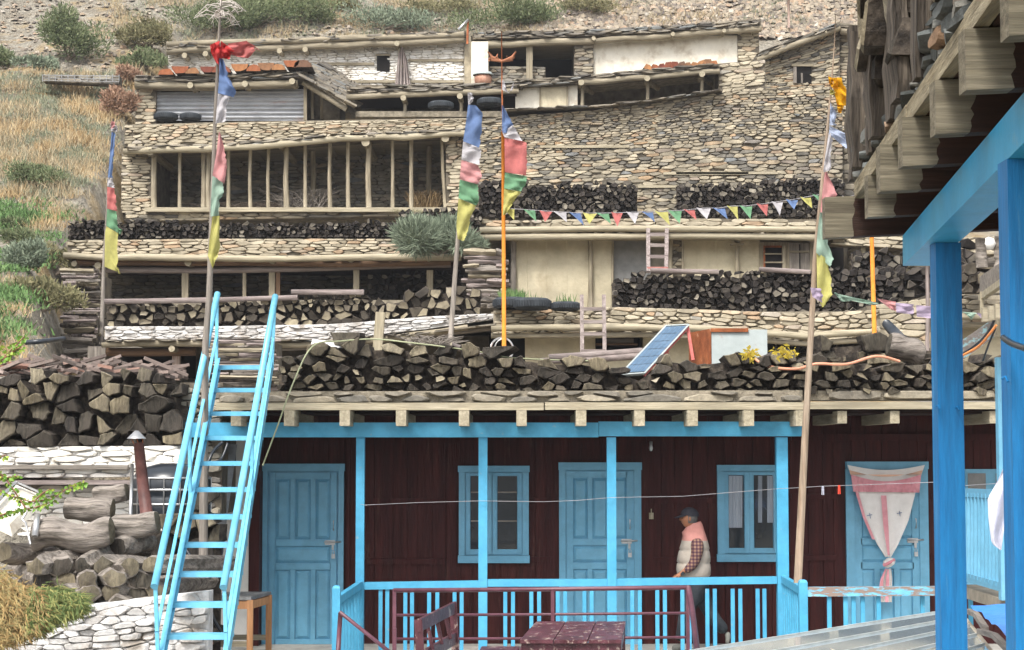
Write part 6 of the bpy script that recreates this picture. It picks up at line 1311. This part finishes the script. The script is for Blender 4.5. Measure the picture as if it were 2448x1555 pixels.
# hands: palm and five fingers each
def hand(i0, wx, wy, o, B, E):
    w_ = q3(wx, wy, o); p = w_+Vector((-.045, 0, -.03)); B.append((p, (.030,.018))); pi = len(B)-1; E.append((i0, pi))
    for k in range(4):
        yk = (k-1.5)*.020; L = (.040,.046,.043,.034)[k]; a = p+Vector((-.028, yk, -.010)); b = a+Vector((-L*.55, yk*.1, -.018)); c = b+Vector((-.004, 0, -L*.6))
        for q in (a, b, c): B.append((q, .0085))
        j = len(B); E += [(pi, j-3), (j-3, j-2), (j-2, j-1)]
    a = w_+Vector((-.03, -.026, -.03)); b = a+Vector((-.018,-.008,-.028)); B += [(a, .010), (b, .009)]; j = len(B); E += [(pi, j-2), (j-2, j-1)]
hand(8, 1630, 1371, -.22, B, E); hand(11, 1622, 1375, .22, B, E)
skin('body', B, E, SK, man, 2)
# head
hc = q3(1647,1240); mb = MB(); nu, nv = 28, 22; vs = []
for j in range(nv+1):
    ph = math.pi*j/nv; z = math.cos(ph); r = math.sin(ph)
    for i in range(nu):
        a = 2*math.pi*i/nu; x = -math.cos(a)*r; y = math.sin(a)*r     # -x is the face side
        X, Y, Z = x*.098, y*.076, z*.118
        if x < 0:
            f = max(0, -x)**1.5
            if z < -.1: X += .016*f*min(1, (-.1-z)*2); Y *= 1-.30*min(1, (-z-.1))
            nose = math.exp(-((z+.10)/.16)**2-(y/.16)**2); X -= .030*nose*f
            X -= .008*math.exp(-((z-.18)/.10)**2-(y/.5)**2)*f                     # brow
            X += .012*math.exp(-((z-.04)/.09)**2)*(math.exp(-((abs(y)-.34)/.14)**2))*f   # eye sockets
            X -= .010*math.exp(-((z+.42)/.07)**2-(y/.25)**2)*f+.009*math.exp(-((z+.54)/.06)**2-(y/.22)**2)*f  # lips
            X -= .016*math.exp(-((z+.78)/.16)**2-(y/.30)**2)*f                  # chin
        vs.append(hc+Vector((X, Y, Z)))
mb.add(vs, [(j*nu+i, j*nu+(i+1) % nu, (j+1)*nu+(i+1) % nu, (j+1)*nu+i) for j in range(nv) for i in range(nu)], 0, True)
for s in (-1, 1):
    e = hc+Vector((.004, s*.074, -.004)); mb.lathe([(.0,.006),(.016,.012),(.026,.0),(.02,-.008)], Vector((0,0,0)), 10); 
    base = len(mb.v)-40
    for q in range(base, len(mb.v)): v = mb.v[q]; mb.v[q] = (e.x+v[0]*.72, e.y+v[2]*s, e.z+v[1]*1.25)
mb.build('head', SK, man)
mb = MB()
for s in (-1, 1): mb.lathe([(0,.012),(.008,.008),(.012,0),(.008,-.008),(0,-.012)], hc+Vector((-.076, s*.030, .006)), 10)
mb.build('eyes', mat('dark_eye', [(.02,.015,.012),(.03,.02,.02)], var=0, rough=.2), man)
mb = MB(); vs = []   # short hair at the back, under the cap
for j in range(9):
    z = .05-.105*j/8
    for i in range(15): a = -1.75+3.5*i/14; r = math.sqrt(max(.05, 1-(z/.118)**2)); vs.append(hc+Vector((math.cos(a)*.103*r, math.sin(a)*.081*r, z)))
mb.add(vs, [(j*15+i, j*15+i+1, (j+1)*15+i+1, (j+1)*15+i) for j in range(8) for i in range(14)], 0, True); mb.build('hair', mat('grey_hair', [(.09,.085,.08),(.16,.15,.14)], scale=20, var=.4, bump=.6, bscale=60), man)
mb = MB(); vs = []
cc = hc+Vector((.010,0,.030))
for j in range(9):
    ph = (math.pi/2)*j/8
    for i in range(26): a = 2*math.pi*i/26; vs.append(cc+Vector((-math.cos(a)*math.cos(ph)*.113, math.sin(a)*math.cos(ph)*.090, math.sin(ph)*.108-.002+(.012 if math.cos(a) > 0 else 0)*(1-j/8))))
mb.add(vs, [(j*26+i, j*26+(i+1) % 26, (j+1)*26+(i+1) % 26, (j+1)*26+i) for j in range(8) for i in range(26)], 0, True)
br = []
for k in range(9):
    a = -1.15+2.3*k/8; br += [cc+Vector((-math.cos(a)*.108, math.sin(a)*.088, .012)), cc+Vector((-.105-math.cos(a)*.085, math.sin(a)*.078, -.018))]
b0 = len(br); br2 = [p+Vector((0,0,-.006)) for p in br]; mb.add(br+br2, [(2*k, 2*k+1, 2*k+3, 2*k+2) for k in range(8)]+[(b0+2*k, b0+2*k+2, b0+2*k+3, b0+2*k+1) for k in range(8)]+[(2*k+1, b0+2*k+1, b0+2*k+3, 2*k+3) for k in range(8)], 0, True)
mb.build('cap', CAP, man)
# vest lofted from its profile
ST_ = [(1250,1648,1675,.06),(1257,1640,1679,.075),(1266,1633,1682,.09),(1273,1630,1685,.14),(1282,1632,1688,.185),(1292,1630,1691,.205),(1303,1627,1694,.210),(1312,1624,1696,.205),(1314,1626,1694,.20),(1318,1623,1696,.207),(1330,1620,1698,.207),(1343,1618,1698,.205),(1345,1621,1696,.20),(1349,1618,1698,.207),(1362,1617,1699,.207),(1374,1619,1698,.205),(1379,1624,1695,.19)]
mb = MB(); n = 28; vs = []
for (y, xl, xr, dy) in ST_:
    l, r = q3(xl, y), q3(xr, y); c = (l+r)/2; hx = (r.x-l.x)/2
    if y < 1272: c = c+Vector((0,0,0))
    for i in range(n):
        a = 2*math.pi*i/n; ca, sa = math.cos(a), math.sin(a); vs.append(c+Vector((math.copysign(abs(ca)**.8, ca)*hx, math.copysign(abs(sa)**.8, sa)*dy, (.02 if y < 1270 else 0)*ca)))
for j in range(len(ST_)-1): mb.add([], []); 
mb.add(vs, [(j*n+i, j*n+(i+1) % n, (j+1)*n+(i+1) % n, (j+1)*n+i) for j in range(len(ST_)-1) for i in range(n)], 0, True)
for j in range(len(ST_)-1):
    for i in range(n): mb.m[j*n+i] = 1 if ST_[j][0] < 1292 else 0
mb.add(vs[-n:], [tuple(range(n))]); mb.build('vest', [VB, VP], man)
skin('shirt_sleeve', [(q3(1664,1288,-.17), .078), (q3(1668,1305,-.215), .084), (q3(1666,1325,-.225), .076), (q3(1660,1347,-.225), .066), (q3(1649,1358,-.228), .056), (q3(1637,1368,-.226), .043)], [(0,1),(1,2),(2,3),(3,4),(4,5)], PLAID, man)
skin('shirt_sleeve', [(q3(1664,1288,.17), .066), (q3(1660,1305,.21), .062), (q3(1652,1347,.225), .050), (q3(1628,1370,.225), .037)], [(0,1),(1,2),(2,3)], PLAID, man)
mb = MB(); mb.lathe([(.03,-.014),(.033,0),(.03,.014)], Vector((0,0,0)), 14)
wc = q3(1631,1371,-.222); R_ = Matrix.Rotation(math.radians(-55), 3, 'Y'); mb.v = [tuple(wc+R_@Vector(v)) for v in mb.v]; c = wc+Vector((.002,-.033,0)); mb.box(c+Vector((-.018,-.006,-.018)), c+Vector((.018,.004,.018)), 0, Matrix.Rotation(.9, 3, 'Y')); mb.build('watch', BLKP, man)
skin('trousers', [(q3(1661,1372), (.17,.17)), (q3(1667,1402), (.165,.165)), (q3(1659,1425,-.09), .112), (q3(1646,1452,-.09), .098), (q3(1637,1475,-.09), .088), (q3(1632,1505,-.09), .078), (q3(1627,1535,-.09), .074), (q3(1677,1425,.09), .112), (q3(1689,1448,.09), .098), (q3(1700,1470,.09), .086), (q3(1716,1491,.09), .080), (q3(1737,1514,.09), .078)],
     [(0,1),(1,2),(2,3),(3,4),(4,5),(5,6),(1,7),(7,8),(8,9),(9,10),(10,11)], TRO, man)
skin('shoe', [(q3(1632,1546,-.09), .040), (q3(1620,1549,-.09), (.034,.044)), (q3(1606,1551,-.09), (.020,.036))], [(0,1),(1,2)], SHOE, man)
skin('shoe', [(q3(1738,1510,.09), .040), (q3(1741,1524,.09), (.044,.036)), (q3(1738,1541,.09), (.036,.02))], [(0,1),(1,2)], SHOE, man)
# ------------------------------------------------------------------ the near porch roof, top right
t = thing('near_porch', 'near porch corner with strong blue posts and beam under projecting grey rafters, right', 'porch', (1.85, 8.0, -.1))
xl = lambda y: 1.28+(y-3.5)*(1.89-1.28)/5.52
mb = MB(); vs = []
for y in (9.02, 3.2):
    x = xl(y); vs += [Vector((x, y, 3.2)), Vector((x+.14, y, 3.2)), Vector((x+.14, y, 3.345)), Vector((x, y, 3.345))]
mb.add(vs, ((0,1,2,3),(7,6,5,4),(0,4,5,1),(1,5,6,2),(2,6,7,3),(3,7,4,0))); mb.build('beam', mat('near_blue_beam_paint', [(.03,.33,.60),(.05,.40,.66)], scale=1.5, var=.15, vscale=5, rough=.38, bump=.22, bscale=24, spec=.5, mask=((.25,.38,.46), 5, .62, .72, .5)), t)
for x, y, w_ in ((1.818, 8.0, .109), (1.519, 5.7, .14)):
    mb = MB(); mb.box((x, y, -.1), (x+w_, y+.115, 3.199)); mb.build('post', BLUEF, t)
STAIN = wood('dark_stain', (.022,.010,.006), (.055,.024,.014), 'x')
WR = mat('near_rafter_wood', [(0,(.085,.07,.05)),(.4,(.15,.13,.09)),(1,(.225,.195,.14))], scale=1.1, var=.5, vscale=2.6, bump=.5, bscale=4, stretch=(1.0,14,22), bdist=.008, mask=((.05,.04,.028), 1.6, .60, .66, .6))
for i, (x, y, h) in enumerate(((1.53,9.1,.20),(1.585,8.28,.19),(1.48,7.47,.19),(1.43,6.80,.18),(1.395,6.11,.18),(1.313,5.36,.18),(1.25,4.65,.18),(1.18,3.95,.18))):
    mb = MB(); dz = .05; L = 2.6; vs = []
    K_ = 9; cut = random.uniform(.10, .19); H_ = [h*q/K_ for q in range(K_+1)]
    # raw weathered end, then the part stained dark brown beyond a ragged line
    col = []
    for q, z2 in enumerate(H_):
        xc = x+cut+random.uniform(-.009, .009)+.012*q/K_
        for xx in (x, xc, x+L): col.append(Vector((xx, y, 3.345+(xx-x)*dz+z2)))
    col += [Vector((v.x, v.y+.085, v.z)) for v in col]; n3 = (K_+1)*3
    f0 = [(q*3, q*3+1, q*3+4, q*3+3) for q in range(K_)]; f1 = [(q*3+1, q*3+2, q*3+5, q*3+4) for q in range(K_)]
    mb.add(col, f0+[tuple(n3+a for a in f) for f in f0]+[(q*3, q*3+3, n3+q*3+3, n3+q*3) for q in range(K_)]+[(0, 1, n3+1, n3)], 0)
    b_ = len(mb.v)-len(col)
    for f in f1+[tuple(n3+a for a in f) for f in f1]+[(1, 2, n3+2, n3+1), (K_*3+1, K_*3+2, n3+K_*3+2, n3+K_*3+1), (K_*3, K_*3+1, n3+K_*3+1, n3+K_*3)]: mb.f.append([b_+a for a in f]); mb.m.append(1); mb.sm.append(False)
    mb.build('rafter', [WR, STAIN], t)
xp = lambda y: 1.315+(y-5.05)*(1.663-1.315)/3.97
mb = MB(); 
for y0, y1, o in ((9.06, 7.0, 0), (7.0, 5.55, .004), (5.55, 3.2, -.003)):
    vs = []
    for y in (y0, y1): x = xp(y)+o; vs += [Vector((x, y, 3.533)), Vector((x+.045, y, 3.533)), Vector((x+.045, y, 3.61)), Vector((x, y, 3.61))]
    mb.add(vs, ((0,1,2,3),(7,6,5,4),(0,4,5,1),(1,5,6,2),(2,6,7,3),(3,7,4,0)))
mb.build('fascia', wood('near_fascia', (.22,.18,.11), (.38,.33,.23), 'y', scale=1.5, bump=.8), t)
mb = MB(); vs = []
for y in (9.3, 3.2): x = xp(y)+.05; vs += [Vector((x, y, 3.535)), Vector((x+2.6, y, 3.66)), Vector((x+2.6, y, 3.80)), Vector((x, y, 3.60))]
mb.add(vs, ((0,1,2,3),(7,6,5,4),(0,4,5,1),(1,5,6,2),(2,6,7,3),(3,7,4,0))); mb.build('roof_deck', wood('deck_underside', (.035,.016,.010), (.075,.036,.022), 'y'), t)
for x, y, z, s in ((2345-0,1313,0,0),):
    pass
for (px, py, d) in ((2240,972,7.99),(2286,975,7.99),(2398,905,5.69)):   # bent nails
    p = Q(px, py, d); mb = MB(); mb.tube([p+Vector((0,.01,0)), p+Vector((0,-.03,.004)), p+Vector((.004,-.04,-.012))], .004, 6); mb.build('nail', BLUEF, t)
# stones and logs on its edge
ROCK = mat('blue_grey_rock', [(0,(.06,.065,.06)),(.5,(.13,.14,.135)),(.8,(.22,.21,.18)),(1,(.24,.15,.09))], 'island', var=.45, vscale=7, bump=1, bscale=12, bdist=.03)
rg = random.Random(41); mb = MB()
def mpe(u, v, w): y = 9.2-u; return Vector((xp(y)+.055-w, y, 3.612+v))
for c in cells(5.4, .20, .26, .062, rg, None, .3):
    stone_cell(mb, c, mpe, rg, gap=.008, proud=.05, deep=.1)
mb.build('edge_stone', ROCK, t)
mb = MB(); P_ = [mpe(0,0,-.05), mpe(5.4,0,-.05), mpe(5.4,0,-.5), mpe(0,0,-.5)]; mb.add(P_+[q+Vector((0,0,.2)) for q in P_], ((0,1,2,3),(7,6,5,4),(0,4,5,1),(1,5,6,2),(2,6,7,3),(3,7,4,0))); mb.build('mud_fill', MUD, t)
NL5 = ('row of near porch logs', 'logs piled on the near porch roof', ('at its far end', 'above the second rafter', 'above the third rafter', 'above the fourth rafter', 'at top edge'), 'rough')
def mpn(u, v, w): y = 9.25-u; return Vector((xp(y)+.06-w+.04*math.sin(u*3), y, 3.79+v))
pile([(0,0),(1,1)], [(0,0),(1,1)], 6.0, .30, .24, 120, near=NL5, frame=(5.4, 1.05, lambda u: .85+.1*math.sin(u*4), mpn), ragged=.6, pr=.10, depth=.6, gap=.02)
rg = random.Random(6)
BKS = wood('dark_bark_slab', (.05,.04,.032), (.17,.14,.11), 'z', var=.7, vscale=3, bump=1, bscale=5, scale=1.6)
for i in range(7):      # upright splintered slabs leaning against the far end of that pile
    y = 9.2-i*.42; x = xp(y)+.01-.03*(i % 2); h = rg.uniform(.45, .85); mb = MB(); N = 8; wd = rg.uniform(.10, .17); vs = []
    for j in range(N+1):
        s = j/N; ww = wd*(.75+.5*mn.noise(Vector((s*2, i*3.1, 0)))+.3)*(1-.35*abs(s-.5)*2)
        for dx, dy in ((-.025,-ww),(.035,-ww*.8),(.05,ww*.7),(-.015,ww)): vs.append(Vector((x+dx+.02*mn.noise(Vector((s*4, i, dx*9))), y+dy*.6, 3.64+h*s)))
    mb.add(vs, [(j*4+k, j*4+(k+1) % 4, j*4+4+(k+1) % 4, j*4+4+k) for j in range(N) for k in range(4)]+[(0,1,2,3),(N*4+3,N*4+2,N*4+1,N*4)]); tag(mb.build('bark_slab', BKS), '%s upright bark slab from the far end of the near porch log pile' % ORD[i], 'bark slab', 'bark slabs against the near porch logs')
# ------------------------------------------------------------------ translucent roof and tarpaulin
t = thing('translucent_roof', 'glossy ribbed translucent lean to roof sheets, bottom right', 'roof', (2.4, 11, 1.1))
z0 = 1.2; P0, P1 = Vector((.98,10.45,z0)), Vector((3.12,13.25,z0)); dr_ = Vector((.42,-3.6,-.12)); dq_ = Vector((-.52,-3.6,-.12))
SH_ = bpy.data.materials.new('polycarbonate'); SH_.use_nodes = True; pb = SH_.node_tree.nodes['Principled BSDF']; pb.inputs['Base Color'].default_value = (.44,.56,.64,1); pb.inputs['Roughness'].default_value = .05; pb.inputs['Specular IOR Level'].default_value = .6; pb.inputs['IOR'].default_value = 1.5; pb.inputs['Coat Weight'].default_value = 1.0; pb.inputs['Coat Roughness'].default_value = .05; pb.inputs['Transmission Weight'].default_value = .15
mb = MB(); N = 8
for k in range(N):
    a0, a1 = k/N, (k+1)/N-.004; A = [P0+dr_*a0, P1+dq_*a0, P1+dq_*a1, P0+dr_*a1]
    M_ = 12; vs = []
    for i in range(M_+1):
        for p, q in ((A[0], A[1]), (A[3], A[2])): vs.append(p.lerp(q, i/M_)+Vector((0,0,.0015*mn.noise(Vector((i*.6, k*2.0, 0))))))
    mb.add(vs, [(2*i, 2*i+1, 2*i+3, 2*i+2) for i in range(M_)], 0, True)
mb.build('sheet', SH_, t)
RIB = mat('pale_rib', [(.42,.44,.42),(.52,.54,.52)], var=.2, rough=.5)
for k in range(N+1): mb = MB(); mb.beam(P0+dr_*k/N+Vector((0,0,.004)), P1+dq_*k/N+Vector((0,0,.004)), .010, .014); mb.build('rib', RIB, t)
mb = MB(); mb.beam(P0+(P1-P0)*.34+Vector((0,0,-.02)), P0+(P1-P0)*.34+dr_+Vector((0.25,0,-.02)), .05, .03); mb.beam(P1+Vector((0,0,-.02)), P1+dq_+Vector((0,0,-.02)), .05, .04); mb.beam(P0+Vector((0,0,-.02)), P0+dr_+Vector((0,0,-.02)), .05, .04); mb.build('batten', mat('pale_batten', [(.42,.36,.27),(.52,.46,.36)], var=.2), t)
for p in (P0, P1, P0+dr_, P1+dq_, (P0+P1)/2): mb = MB(); mb.beam(Vector((p.x, p.y, -.1)), p+Vector((0,0,-.03)), .07, .07, up=(0,1,0)); mb.build('support_post', PALE['z'], t)
DKF = mat('plant_bed_under_roof', [(.06,.07,.06),(.12,.13,.11)], var=.4)
TP = mat('blue_tarpaulin', [(.01,.20,.72),(.02,.26,.82)], scale=2, var=.15, vscale=4, rough=.3, spec=.6, bump=.6, bscale=4, bdist=.05)
mb = MB(); n = 18; vs = []
for i in range(n+1):
    for j in range(n+1):
        u, v = i/n, j/n; d = 13.1-3.4*v; xl_, xr_ = 3.18-.49*v, 4.9
        vs.append(Vector((xl_+(xr_-xl_)*u, d, 1.24+.08*u+.03*mn.noise(Vector((u*6, v*7, 2)))+.02*mn.noise(Vector((u*17, v*17, 5))))))
mb.add(vs, [(i*(n+1)+j, (i+1)*(n+1)+j, (i+1)*(n+1)+j+1, i*(n+1)+j+1) for i in range(n) for j in range(n)], 0, True); tag(mb.build('tarpaulin', TP), 'crumpled bright blue tarpaulin beside the translucent roof, bottom right', 'tarpaulin')
for p, q, lab in (((2314,1461,12.6),(2357,1505,11.2),'short brown batten lying on the left edge of the blue tarpaulin'),((2342,1509,11.3),(2418,1560,10.2),'long curved brown batten nearest the bottom edge on the blue tarpaulin')):
    a, b = Q(*p), Q(*q); mb = MB(); c = a.lerp(b, .5)+Vector((.0,0,.03)); mb.beam(a, c, .035, .03); mb.beam(c, b, .035, .03); tag(mb.build('wood_batten', GREY['y']), lab, 'batten', 'battens on the tarpaulin')
# ------------------------------------------------------------------ right wing seen between the posts
t = thing('side_balcony', 'blue balcony of the neighbouring wing with slatted railing and wooden roof, far right', 'balcony', Q(2350,1440,19))
tr0, tr1, br0, br1 = Q(2285,1177,20.0), Q(2396,1182,17.8), Q(2285,1372,20.0), Q(2394,1403,17.8)
for a, b in ((tr0, tr1), (br0, br1)): mb = MB(); mb.beam(a, b, .05, .085); mb.build('rail', BLUED, t)
for i in range(13): s = (i+.3)/13; mb = MB(); mb.beam(br0.lerp(br1, s), tr0.lerp(tr1, s), .06, .02, up=(0,1,0)); mb.build('baluster', BLUED, t)
mb = MB(); a, b = Q(2391,1435,17.6), Q(2412,1000,17.6); mb.box((a.x, 17.55, a.z), (b.x, 17.65, Q(2391,855,17.6).z)); mb.build('post', BLUED, t)
mb = MB(); a, b = Q(2300,1440,19.8), Q(2392,1395,17.7); mb.add([Q(2290,1398,20), Q(2392,1432,17.7), Q(2460,1432,17.7), Q(2400,1398,20), Q(2290,1425,20), Q(2392,1458,17.7), Q(2460,1458,17.7), Q(2400,1425,20)], ((0,1,2,3),(7,6,5,4),(0,4,5,1),(1,5,6,2),(2,6,7,3),(3,7,4,0))); mb.build('floor_slab', SLATE, t)
for i in range(4): a = Q(2348+i*15, 745+8-i*4, 17.4-i*.35); mb = MB(); mb.beam(a, a+Vector((1.0,0,.02)), .07, .13); mb.build('rafter', PALE['x'], t)
mb = MB(); mb.beam(Q(2345,712,17.8), Q(2405,670,16.2), .05, .06); mb.build('fascia', PALE['x'], t)
mb = MB(); vs = [Q(2342,662,17.9), Q(2400,622,16.3), Q(2400,668,16.3), Q(2342,706,17.9)]; mb.add(vs+[v+Vector((.06,.05,0)) for v in vs], ((0,1,2,3),(7,6,5,4),(0,4,5,1),(1,5,6,2),(2,6,7,3),(3,7,4,0))); mb.build('side_board', GREY['x'], t)
mb = MB(); a = Q(2383,805,17.3); mb.box((a.x, 17.3, a.z), (a.x+.4, 17.4, Q(2383,752,17.3).z)); mb.beam(Q(2347,750,17.6), Q(2347,698,17.6), .03, .03, up=(0,1,0)); mb.build('bracket', PALE['z'], t)
mb = MB(); c = Q(2362,640,18); mb.tube([c+Vector((-.06,0,0)), c+Vector((-.075,0,.28))], [.06,.05], 8, wob=.2); mb.tube([c+Vector((.10,0,0)), c+Vector((.12,0,.30))], [.05,.045], 8, wob=.2); mb.tube([c+Vector((-.05,.02,.04)), c+Vector((.10,.02,.06))], .045, 8, wob=.2); tag(mb.build('forked_trunk', TRW), 'grey forked trunk standing on the neighbouring roof between the blue posts', 'log')
mb = MB(); c = Q(2364,584,18); mb.lathe([(0,.07),(.05,.05),(.07,0),(.04,-.05),(0,-.06)], c, 12); tag(mb.build('white_pot', WALLP), 'small white pot resting in the forked trunk', 'pot')
mb = MB(); vs = [Q(2300,815,18.5), Q(2385,757,17.5), Q(2385,800,17.5), Q(2300,862,18.5)]; nrm = Vector((.1,.3,.1))
for k in range(10):
    u0, u1 = k/10, (k+.55)/10; A = vs[0].lerp(vs[3], u0), vs[1].lerp(vs[2], u0), vs[1].lerp(vs[2], u1)+Vector((0,-.03,.02)), vs[0].lerp(vs[3], u1)+Vector((0,-.03,.02)); u2 = (k+1)/10; Bq = vs[1].lerp(vs[2], u2), vs[0].lerp(vs[3], u2)
    mb.add(list(A)+list(Bq), ((0,1,2,3),(3,2,4,5)))
tag(mb.build('painted_sheet', mat('flaked_turquoise', [(.20,.17,.15),(.28,.24,.22)], scale=3, var=.3, mask=((.30,.52,.55), 4, .52, .60, .9), stretch=(1,1,5))), 'sloping weathered sheet with flakes of turquoise paint between the blue posts', 'roof sheet')
hose([(2300,848,17.9),(2340,820,17.6),(2365,790,17.3),(2380,758,17.2)], .014, BLKP, 'black cable looping over the turquoise flaked sheet', 'cable', 'cable', P=Q)
hose([(2300,851,17.7),(2340,828,17.4),(2365,800,17.1),(2382,778,17.0)], .012, mat('orange_cable', [(.70,.25,.08),(.75,.3,.1)], var=.1), 'orange cable beside the black one over the flaked sheet', 'cable', 'cable', P=Q)
hose([(2350,862,17.5),(2365,820,17.3),(2380,785,17.2)], .010, BLKP, 'straight black wire below the orange cable between the blue posts', 'cable', 'cable', P=Q)
hose([(2399,808,5.65),(2420,822,5.5),(2455,835,5.3)], .010, BLKP, 'dark cable hooked on the nearest blue post', 'cable', 'cable', P=Q)
# small panel in a frame low on the roof
mb = MB(); vs = [Q(2222,868,21), Q(2244,835,21), Q(2250,868,21), Q(2232,876,21)]; mb.add(vs+[v+Vector((0,.06,0)) for v in vs], ((0,1,2,3),(7,6,5,4),(0,4,5,1),(1,5,6,2),(2,6,7,3),(3,7,4,0))); tag(mb.build('small_panel', BLKP), 'small dark panel behind the first blue post, on the log covered roof', 'panel')
# laundry
t = thing('white_laundry', 'white cloth hanging on the line beside the nearest blue post', 'laundry', Q(2390,1320,14)); mb = MB(); vs = []; Lp = lerp_poly([(1097,2408),(1150,2385),(1192,2361),(1240,2363),(1300,2370),(1315,2391)]); Rp = lerp_poly([(1097,2412),(1226,2412),(1270,2400),(1315,2394)])
for i in range(21):
    y = 1097+218*i/20
    for j in range(11): u = j/10; x = Lp(y)*(1-u)+Rp(y)*u; vs.append(Q(x, y, 14+.05*math.sin(u*6+i*.2)))
mb.add(vs, [(i*11+j, i*11+j+1, (i+1)*11+j+1, (i+1)*11+j) for i in range(20) for j in range(10)], 0, True); mb.build('cloth', CWH, t)
mb = MB(); vs = []
for i in range(7):
    for j in range(3): vs.append(Q(2409+j*2.5-i*.3, 1240+18*i, 13.9+.01*j))
mb.add(vs, [(i*3+j, i*3+j+1, (i+1)*3+j+1, (i+1)*3+j) for i in range(6) for j in range(2)], 0, True); mb.build('strip', CWH, t)
flush_near()
# ------------------------------------------------------------------ thin mountain haze
hz = MB(); hz.box((-47, -8, -1.4), (47, 98, 46)); hm = bpy.data.materials.new('haze'); hm.use_nodes = True; hn = hm.node_tree; hn.nodes.clear()
pv = hn.nodes.new('ShaderNodeVolumePrincipled'); pv.inputs['Color'].default_value = (.93,.95,1,1); pv.inputs['Density'].default_value = .0005; pv.inputs['Anisotropy'].default_value = .2
ho = hn.nodes.new('ShaderNodeOutputMaterial'); hn.links.new(pv.outputs[0], ho.inputs['Volume'])
tag(hz.build('haze', hm), 'thin pale haze in the air over the hillside', 'haze', kind='stuff')
